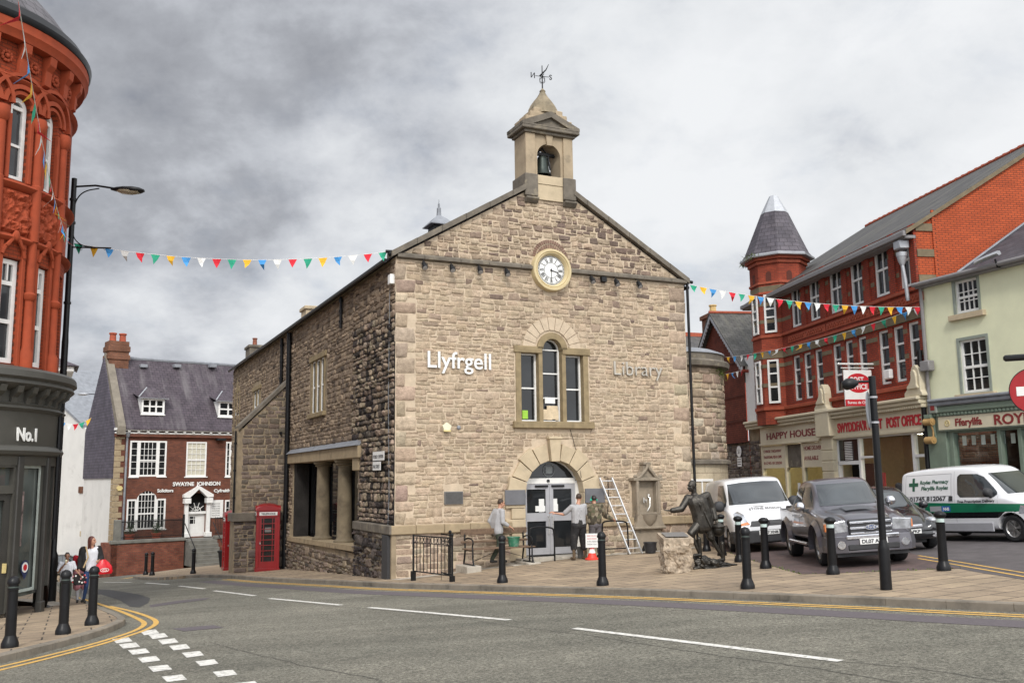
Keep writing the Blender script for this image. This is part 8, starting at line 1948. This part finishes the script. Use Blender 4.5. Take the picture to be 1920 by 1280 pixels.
def person(label,loc,rz,J,looks,k=1.,name='person',cat='person',vox=.008,allm=None):
 """J: joints in a frame with +y forward, x right, z up (metres for a 1.75 m adult, scaled by k)"""
 t=thing(name,label,cat,loc,rz);V={a:Vector(p)*k for a,p in J.items()};g=looks.get;M_=lambda n:allm or ML(n)
 hd=V['head'];fd=Vector(g('face',(0,1,0))).normalized();up=Vector((0,0,1));up=(Vector(g('up',(0,0,1)))).normalized();rt=fd.cross(up).normalized();up=rt.cross(fd)
 hp=lambda a,b_,c:hd+(rt*a+fd*b_+up*c)*k
 b=B()
 def ell(c,r,seg=14):
  i=len(b.v);b.sph((0,0,0),tuple(x*k for x in r),seg,9)
  for j in range(i,len(b.v)):v=b.v[j];b.v[j]=tuple(c+rt*v[0]+fd*v[1]+up*v[2])
 ell(hp(0,-.012,.02),(.073,.092,.098));ell(hp(0,.022,-.035),(.058,.066,.075));ell(hp(0,.045,-.078),(.036,.040,.030))
 b.caps(hp(0,.086,.012),hp(0,.108,-.028),.010*k,.015*k,8);b.caps(hp(-.035,.074,.030),hp(.035,.074,.030),.013*k,.013*k,8);b.caps(hp(-.018,.080,-.058),hp(.018,.080,-.058),.010*k,.010*k,8)
 for s in(-1,1):b.caps(hp(s*.072,-.01,.015),hp(s*.076,-.015,-.02),.014*k,.011*k,8);ell(hp(s*.042,.060,-.025),(.018,.016,.018),8)
 b.caps(V['neck'],hp(0,-.02,-.06),.055*k,.052*k);b.caps(V['chest'],V['neck'],.10*k,.06*k)
 b.caps(V['pelvis'],V['chest'],.115*k,.12*k)
 for s,ps in(('L',-1),('R',1)):
  b.caps(V['chest'],V['sh'+s],.09*k,.06*k);b.caps(V['sh'+s],V['el'+s],.050*k,.038*k);b.caps(V['el'+s],V['wr'+s],.038*k,.024*k)
  dr=(V['wr'+s]-V['el'+s]).normalized();hdv=Vector(g('hand'+s,tuple(dr)));hand(b,V['wr'+s],hdv,Vector(g('palm'+s,(-ps,0,-.1))),k,g('curl',.45),ps)
  b.caps(V['pelvis'],V['hip'+s],.11*k,.085*k);b.caps(V['hip'+s],V['kn'+s],.078*k,.052*k);b.caps(V['kn'+s],V['an'+s],.050*k,.034*k)
 fuse(b,'body',M_(g('skin','skin')),t,vox)
 if not allm:
  for s in(-1,1):b=B();b.sph(hp(s*.031,.078,.008),.011*k,8,6);b.obj('eye',ML('eye_dark'),t)
 def cl(nm,m,vx=.010,s_=3):return fuse(b,nm,M_(m),t,vx,s_)
 if g('hair'):
  b=B();ell(hp(0,-.022,.035),(.080,.094,.094))
  if g('long'):
   for x in(-.06,-.02,.03,.065):b.caps(hp(x,-.05,.02),hp(x*1.25+g('sweep',0),-.045,-.30*g('long')),.036*k,.020*k)
   b.caps(hp(-.076,.01,.04),hp(-.085,.03,-.20*g('long')),.020*k,.014*k);b.caps(hp(.076,.0,.04),hp(.10,.02,-.2*g('long')),.020*k,.014*k)
  cut_=fd*.062*k
  for i,v in enumerate(b.v):
   q=Vector(v)-hd;f_=q.dot(fd);z=q.dot(up)
   if f_>.045*k and z<.075*k and not(g('long')and abs(q.dot(rt))>.066*k):b.v[i]=tuple(Vector(v)-fd*(f_-.045*k))
   elif z<-.045*k and not g('long'):b.v[i]=tuple(Vector(v)-up*(z+.045*k))
  cl('hair',g('hair'),.010,2)
 b=B();th=g('thick',.014);r=lambda x:(x+th)*k;hem=V['pelvis']+Vector((0,0,g('hem',-.02)*k))
 for sx in(-.07,0,.07):o2=(V['shR']-V['shL']).normalized()*sx*k;b.caps(hem+o2,V['waist']+o2,r(.116),r(.114));b.caps(V['waist']+o2,V['chest']+o2,r(.114),r(.122))
 b.caps(V['chest'],V['neck']-Vector((0,0,.03*k)),r(.09),r(.055))
 for s in('L','R'):
  b.caps(V['chest']+(V['sh'+s]-V['chest'])*.4,V['sh'+s],r(.085),r(.058));sl=g('sleeve',1.);e=V['el'+s]
  if sl<=.5:b.caps(V['sh'+s],V['sh'+s].lerp(e,sl*2),r(.056),r(.056))
  else:b.caps(V['sh'+s],e,r(.056),r(.044));b.caps(e,e.lerp(V['wr'+s],(sl-.5)*1.9),r(.044),r(.032))
 rr_=random.Random(len(label))
 for _ in range(g('folds',14)):
  a=rr_.uniform(0,6.28);z=rr_.uniform(0,1);c=V['pelvis'].lerp(V['chest'],z);R_=r(.118);p=c+Vector((cos(a)*(R_+.035*k),sin(a)*R_,0));q=p+Vector((rr_.uniform(-.05,.05),0,rr_.uniform(-.10,.05)))*k;b.caps(p,q,.010*k,.006*k,6)
 cl('jacket' if g('jacket')else 'shirt',g('top','cloth_grey'),.009)
 b=B();th2=g('loose',.02)
 b.caps(V['pelvis']+Vector((0,0,.05*k)),V['pelvis']-Vector((0,0,.04*k)),(.118+th2*.6)*k,(.12+th2*.6)*k)
 for s in('L','R'):
  b.caps(V['pelvis'],V['hip'+s],(.11+th2*.7)*k,(.092+th2)*k);b.caps(V['hip'+s],V['kn'+s],(.08+th2)*k,(.058+th2)*k);e=V['kn'+s].lerp(V['an'+s],g('leg',.92));b.caps(V['kn'+s],e,(.056+th2)*k,(.042+th2)*k)
  for _ in range(g('folds',14)//2):
   q=rr_.uniform(.2,1.8);c=V['hip'+s].lerp(V['kn'+s],q)if q<1 else V['kn'+s].lerp(e,q-1);a=rr_.uniform(0,6.28);R_=(.07+th2-.012*q)*k;b.caps(c+Vector((cos(a)*R_,sin(a)*R_,0)),c+Vector((cos(a+1)*R_,sin(a+1)*R_,rr_.uniform(-.06,.06)*k)),.011*k,.008*k,6)
 cl('skirt' if g('skirt')else 'trousers',g('legs','cloth_black'),.010)
 for s in('L','R'):
  b=B();an=V['an'+s];td=Vector(g('toe'+s,(0,1,0))).normalized();td.z=g('toez'+s,0);h_=an.z if an.z<.2*k else .085*k
  b.caps(an-td*.02*k+Vector((0,0,-.045*k)),an+td*.13*k+Vector((0,0,-.055*k)),.042*k,.036*k);b.caps(an+Vector((0,0,g('boot',.02)*k)),an-td*.025*k+Vector((0,0,-.05*k)),(.050 if g('boot',0)>.05 else .042)*k,.036*k)
  cl('boot' if g('boot',0)>.05 else 'shoe',g('shoes','shoe_dark'),.010,2)
 return t,hp,V
sm('skin',(.46,.235,.155),.55,var=.08);sm('skin_brown',(.30,.15,.095),.55,var=.08);sm('eye_dark',(.02,.015,.012),.2);sm('hair_brown',(.045,.026,.016),.6,var=.4,vs=60);sm('hair_black',(.014,.010,.009),.5,var=.4,vs=60);sm('hair_auburn',(.085,.020,.013),.5,var=.4,vs=60);sm('hair_grey',(.30,.29,.28),.6)
sm('cloth_grey',(.36,.355,.36),.9,var=.12,vs=6,bp=.3);sm('cloth_white',(.62,.62,.66),.9,var=.08,bp=.3);sm('cloth_black',(.022,.021,.022),.9,var=.4,vs=6,bp=.3,dirt=((.075,.07,.062),5,.56));sm('cloth_green',(.045,.055,.04),.9,var=.3);sm('cloth_red',(.42,.02,.03),.9);sm('denim',(.03,.06,.15),.9,var=.25,vs=8);sm('pink_check',(.52,.22,.25),.9,var=.25,vs=40);sm('boot_brown',(.11,.075,.045),.8,var=.35,vs=8);sm('shoe_dark',(.02,.018,.017),.6)
m,t_,b_=newmat('camouflage');o_=coords(t_);v_=N(t_,'ShaderNodeTexVoronoi');v_.inputs['Scale'].default_value=11;LK(t_,o_,v_.inputs[0]);s_=N(t_,'ShaderNodeSeparateXYZ');LK(t_,v_.outputs['Color'],s_.inputs[0]);LK(t_,ramp(t_,s_.outputs[0],[(0,(.055,.045,.03)),(.35,(.15,.12,.08)),(.6,(.10,.095,.055)),(.8,(.25,.21,.15))],'CONSTANT'),b_.inputs['Base Color']);b_.inputs['Roughness'].default_value=.95
BASE=dict(pelvis=(0,0,.95),waist=(0,0,1.10),chest=(0,0,1.32),neck=(0,.01,1.47),head=(0,.03,1.62),shL=(-.19,0,1.42),elL=(-.24,-.02,1.13),wrL=(-.25,.05,.88),shR=(.19,0,1.42),elR=(.24,-.02,1.13),wrR=(.25,.05,.88),hipL=(-.09,0,.90),knL=(-.11,.03,.49),anL=(-.12,0,.09),hipR=(.09,0,.90),knR=(.11,.03,.49),anR=(.12,0,.09))
def P_(**k):d=dict(BASE);d.update(k);return d
away=LA
person('man in grey T-shirt and baggy black trousers, back turned, reaching out to the doors',lw(4.92,-1.30,.0),away,P_(head=(.05,.05,1.63),elL=(-.36,.18,1.20),wrL=(-.60,.22,1.24),shL=(-.19,.03,1.40),elR=(.22,.04,1.16),wrR=(.26,.20,1.02),anL=(-.17,0,.09),knL=(-.14,.04,.49),anR=(.19,.02,.09),knR=(.15,.04,.49)),dict(face=(.5,.86,-.1),hair='hair_brown',top='cloth_grey',sleeve=.38,legs='cloth_black',loose=.045,leg=.45,boot=.22,shoes='boot_brown',handL=(-.9,.3,.3),palmL=(0,.5,-.8)),1.03)
tc_,hp_,V_=person('man in camouflage hooded top with green ear defenders, back turned, holding the right handrail',lw(5.55,-1.12,.0),away,P_(head=(0,.06,1.60),pelvis=(-.02,.0,.94),elR=(.38,.08,1.14),wrR=(.62,.12,1.06),elL=(-.25,.0,1.14),wrL=(-.28,.10,.92),anL=(-.14,0,.09),anR=(.14,0,.09)),dict(face=(0,1,-.15),hair='hair_black',top='camouflage',sleeve=1.,legs='cloth_grey',thick=.028,hem=.06,shoes='boot_brown',loose=.025,palmR=(0,0,-1)),1.0)
MATS['trouser_slate']=sm('trouser_slate',(.11,.10,.105),.9,var=.3,vs=5,dirt=((.03,.03,.03),4,.58))
[c for c in tc_.children if c.name.startswith('trousers')][0].data.materials[0]=ML('trouser_slate')
sm('defender_green',(.02,.42,.26),.5)
b=B();b.tube([tuple(hp_(.085*cos(a),-.01,.0+.115*sin(a)))for a in np.linspace(0,pi,12)],.010,6)
for s in(-1,1):b.caps(hp_(s*.078,-.01,-.005),hp_(s*.096,-.01,-.005),.032,.028,10)
b.obj('ear_defenders',ML('defender_green'),tc_)
b=B();b.caps(V_['neck']+Vector((-.05,-.09,-.03)),V_['neck']+Vector((.05,-.09,-.03)),.055,.055);fuse(b,'hood',ML('camouflage'),tc_,.012)
b=B();b.lathe([(.118,.97),(.128,1.0),(.128,1.045)],(0,.0,0),20,cap=False);b.obj('green_hem',ML('defender_green'),tc_)
person('dark-haired man in pale grey shirt walking behind the bench towards the doors',L.w(2.84,-.40,0)*1,LA-radians(90),P_(head=(0,.13,1.62),neck=(0,.08,1.47),chest=(0,.05,1.32),elL=(-.24,-.12,1.14),wrL=(-.22,.0,.92),elR=(.24,.06,1.12),wrR=(.22,.30,.98),shR=(.19,.07,1.41),shL=(-.19,.03,1.41),anL=(-.11,.18,.09),knL=(-.11,.18,.50),anR=(.11,-.22,.12),knR=(.11,.02,.49)),dict(face=(.15,1,-.12),hair='hair_brown',top='cloth_grey',sleeve=.82,hem=-.08,thick=.022,legs='cloth_green',shoes='shoe_dark',palmR=(0,0,-1)),1.0)
bpy.context.view_layer.update()
for o in COL.objects:
 if o.get('label','').startswith('dark-haired man'):o.location.z=G(o.location.x,o.location.y)+.10
wl_=gp(166,1131);cam_f=lambda p:atan2(-p.y,-p.x)-pi/2
tw2,hp2,V2=person('long-haired woman in black jacket, white top and jeans carrying a red bag',wl_,cam_f(wl_)+radians(14),P_(head=(0,.04,1.62),elR=(.27,-.02,1.14),wrR=(.30,.08,.90),elL=(-.27,.02,1.16),wrL=(-.17,.20,1.12),anL=(-.09,.14,.09),knL=(-.09,.16,.50),anR=(.09,-.14,.12),knR=(.09,.05,.49)),dict(face=(-.75,.7,0),skin='skin',hair='hair_auburn',long=1.,top='cloth_white',sleeve=.3,thick=.008,legs='denim',loose=.0,shoes='shoe_dark',folds=3),.94)
b=B()
for s,e,w in(('L','elL','wrL'),('R','elR','wrR')):
 b.caps(V2['sh'+s],V2[e],.068,.058);b.caps(V2[e],V2[e].lerp(V2[w],.85),.056,.045)
for x in(-.14,.14):b.caps(V2['chest']+Vector((x,.02,.05)),V2['pelvis']+Vector((x*1.15,.03,-.03)),.068,.075);b.caps(V2['chest']+Vector((x,-.06,.05)),V2['pelvis']+Vector((x,-.07,-.03)),.075,.085)
fuse(b,'jacket',ML('cloth_black'),tw2,.010)
b=B();b.tube([tuple(V2['shR']+Vector((-.03,.08,.06))),tuple(V2['chest']+Vector((.11,.18,-.1))),tuple(V2['pelvis']+Vector((.20,.16,.0)))],.018,6);b.obj('bag_strap',sm('strap_tan',(.50,.36,.20),.8),tw2)
def at2(root,p):return Matrix.Translation(root.location)@Matrix.Rotation(root.rotation_euler.z,4,'Z')@Vector(p)
rb_=thing('shopping_bag','bright red plastic shopping bag hanging from the arm of the woman','bag',at2(tw2,V2['wrL']+Vector((-.10,.03,-.36))),tw2.rotation_euler.z)
b=B()
for i,(w,d,z)in enumerate(((.19,.05,0),(.21,.07,.08),(.19,.06,.22),(.12,.035,.32))):pass
b.rings([[(w*cos(a)+.05*z,d*sin(a)+.012*sin(5*a),z)for a in np.linspace(0,2*pi,25)[:-1]]for w,d,z in((.19,.05,.02),(.22,.08,.08),(.20,.07,.2),(.13,.04,.30),(.05,.02,.37))]);b.obj('bag_body',sm('bag_red',(.62,.01,.02),.3,var=.2,vs=8,bp=.4,bs=14),rb_,smooth=60)
b=B();b.tube([(.10*cos(a)-.0,.085,.12+.045*sin(a))for a in np.linspace(0,2*pi,16)],.006,4);b.tube([(.05*cos(a)-.0,.088,.12+.025*sin(a))for a in np.linspace(0,2*pi,12)],.008,4);b.obj('white_print',ML('white_paint'),rb_)
pb_=thing('handbag','small black patterned bag with pink and white spots at the woman\'s side','bag',at2(tw2,V2['wrR']+Vector((.0,.10,-.36))),tw2.rotation_euler.z)
b=B();b.rings([[(w*cos(a),.05*sin(a),z)for a in np.linspace(0,2*pi,21)[:-1]]for w,z in((.10,0),(.15,.06),(.15,.18),(.09,.27))]);b.obj('bag_body',ML('cloth_black'),pb_,smooth=60)
r_=random.Random(5)
for k in range(14):a=r_.uniform(0,pi);z=r_.uniform(.03,.24);b=B();b.sph((.148*cos(a),.052*sin(a),z),(.022,.014,.022),8,5);b.obj('spot',ML(('white_paint','pink_check','cloth_red')[k%3]),pb_)
bl=gp(121,1136);kb=.72
tb_,hpb,Vb=person('boy in white T-shirt eating an ice cream, walking beside the woman',bl,cam_f(bl),P_(elR=(.25,.02,1.14),wrR=(.07,.22,1.40),elL=(-.27,.02,1.20),wrL=(-.42,.10,1.02),anL=(-.10,.08,.09),anR=(.10,-.06,.09),head=(0,.06,1.66)),dict(face=(0,1,-.1),skin='skin_brown',hair='hair_black',top='cloth_white',sleeve=.4,legs='cloth_green',shoes='shoe_dark',folds=6,hem=-.10,palmR=(-.6,-.6,0)),kb)
def ice(root,V,lab):
 q=at2(root,V['wrR']+Vector((-.03,.045,.035)));t=thing('ice_cream',lab,'ice cream',q);b=B();b.lathe([(.006,-.05),(.022,.035)],(0,0,0),10);b.obj('cone',ML('card'),t);b=B();b.sph((0,0,.05),(.032,.032,.028),10,7);b.obj('scoop',ML('ivory'),t)
ice(tb_,Vb,'ice cream cone in the raised hand of the boy')
gl_=gp(134,1132)+Vector((-.05,.55,0));gl_.z=G(gl_.x,gl_.y)
tg,hpg,Vg=person('girl in red cardigan, pink checked dress and white socks behind the boy',gl_,cam_f(gl_),P_(elR=(.22,.04,1.14),wrR=(.05,.20,1.36),elL=(-.25,0,1.14),wrL=(-.25,.08,.92),anL=(-.07,.05,.09),anR=(.07,-.05,.09)),dict(face=(.1,1,0),skin='skin_brown',hair='hair_black',long=.8,top='cloth_red',sleeve=1.,legs='pink_check',skirt=1,loose=.055,leg=-.45,shoes='shoe_dark',folds=4,hem=-.0,palmR=(-.6,-.6,0)),.80)
b=B()
for s in('L','R'):b.caps(Vg['kn'+s].lerp(Vg['an'+s],.2),Vg['an'+s],.044,.034)
fuse(b,'socks',ML('cloth_white'),tg,.010)
b=B()
for s in(-1,1):b.tube([tuple(hpg(s*.031+.022*cos(a),.095,.008+.018*sin(a)))for a in np.linspace(0,2*pi,12)],.003,4)
b.obj('glasses',ML('black_iron'),tg)
ice(tg,Vg,'ice cream in the raised hand of the girl in red')
op_=dp(1703,990,27.0);op_.z=G(op_.x,op_.y)
person('grey-haired person in black coat walking behind the black hatchback',op_,radians(170),P_(head=(0,.10,1.60),neck=(0,.06,1.46),anL=(-.1,.15,.09),anR=(.1,-.1,.09)),dict(face=(0,1,-.2),hair='hair_grey',top='cloth_black',sleeve=1.,legs='cloth_black',thick=.03,hem=-.2),.97)
# ---------------------------------------------------------------- bronze statue, striding with arm outstretched
sm('bronze',(.055,.050,.043),.42,metal=.7,var=.5,vs=7,bp=.5,bs=18,dirt=((.085,.078,.068),6,.58))
sp_=gp(1330,1063);BZ=ML('bronze');SR=cam_f(sp_)
ts,hps,Vs=person('bronze statue of a striding man with outstretched arm, holding a pith helmet',sp_+Vector((0,0,.04)),SR,flip(P_(pelvis=(-.07,0,.93),waist=(-.12,.02,1.10),chest=(-.18,.04,1.30),neck=(-.24,.07,1.46),head=(-.29,.11,1.62),shL=(-.38,.08,1.38),shR=(.01,-.02,1.43),elL=(-.52,.20,1.16),wrL=(-.72,.28,1.13),elR=(.11,-.08,1.17),wrR=(.17,-.02,.93),hipL=(-.15,.02,.89),knL=(-.34,.18,.66),anL=(-.19,.14,.27),hipR=(.0,-.02,.89),knR=(.05,-.02,.58),anR=(.28,-.16,.15))),flip(dict(face=(-.75,.66,-.12),up=(-.1,.1,1),hair='bronze',top='bronze',jacket=1,sleeve=.97,hem=-.14,thick=.026,legs='bronze',loose=.030,leg=.1,boot=.28,shoes='bronze',folds=30,toeL=(-.9,.45,0),toeR=(-.75,.65,0),curl=.10,palmL=(-.1,.2,1),handL=(-.95,.25,.05))),1.10,name='statue',cat='statue',vox=.007,allm=BZ)
b=B();b.caps(hps(-.012,.098,-.045),hps(-.04,.088,-.052),.010,.005,6);b.caps(hps(.012,.098,-.045),hps(.04,.088,-.052),.010,.005,6);fuse(b,'moustache',BZ,ts,.005,1)
b=B();nk=Vs['neck'];ch=Vs['chest'];wv_=Vs['waist']
for s in(-1,1):b.caps(nk+Vector((s*.06,.03,.0)),ch+Vector((s*.04,.14,-.06)),.022,.026,8);b.caps(ch+Vector((s*.05,.15,-.06)),wv_+Vector((0,.14,0)),.024,.012,8);b.caps(wv_+Vector((s*.08,.13,-.02)),Vs['pelvis']+Vector((s*.16,.15,-.16)),.03,.02,8)
fuse(b,'lapels',BZ,ts,.007,2)
b=B();hx=Vs['wrL']+Vector((-.05,-.05,-.22));ln_=len(b.v);b.sph(hx,(.15,.19,.16),16,10);b.sph(hx+Vector((.0,.03,.07)),(.17,.24,.035),16,8);b.caps(hx+Vector((-.02,-.12,-.08)),hx+Vector((-.03,-.19,-.12)),.03,.02);o=fuse(b,'pith_helmet',BZ,ts,.010,2)
import mathutils
bm=bmesh.new();bmesh.ops.create_icosphere(bm,subdivisions=5,radius=1.)
for v in bm.verts:
 x,y,z=v.co;n=mathutils.noise.turbulence(Vector((x*2.2,y*2.2,z*2.2)),4,False);hh=.10+.24*max(0,y+.3);v.co=(x*.30*(.85+.35*n),y*.52*(.9+.3*n),(hh if z>0 else .12)*z*(.75+.6*n))
me=bpy.data.meshes.new('rocky_base');bm.to_mesh(me);bm.free();me.materials.append(BZ);me.polygons.foreach_set('use_smooth',[True]*len(me.polygons));o=bpy.data.objects.new('rocky_base',me);COL.objects.link(o);o.parent=ts;o.location=(-.10,.02,.0);o.rotation_euler=(0,0,radians(-62))
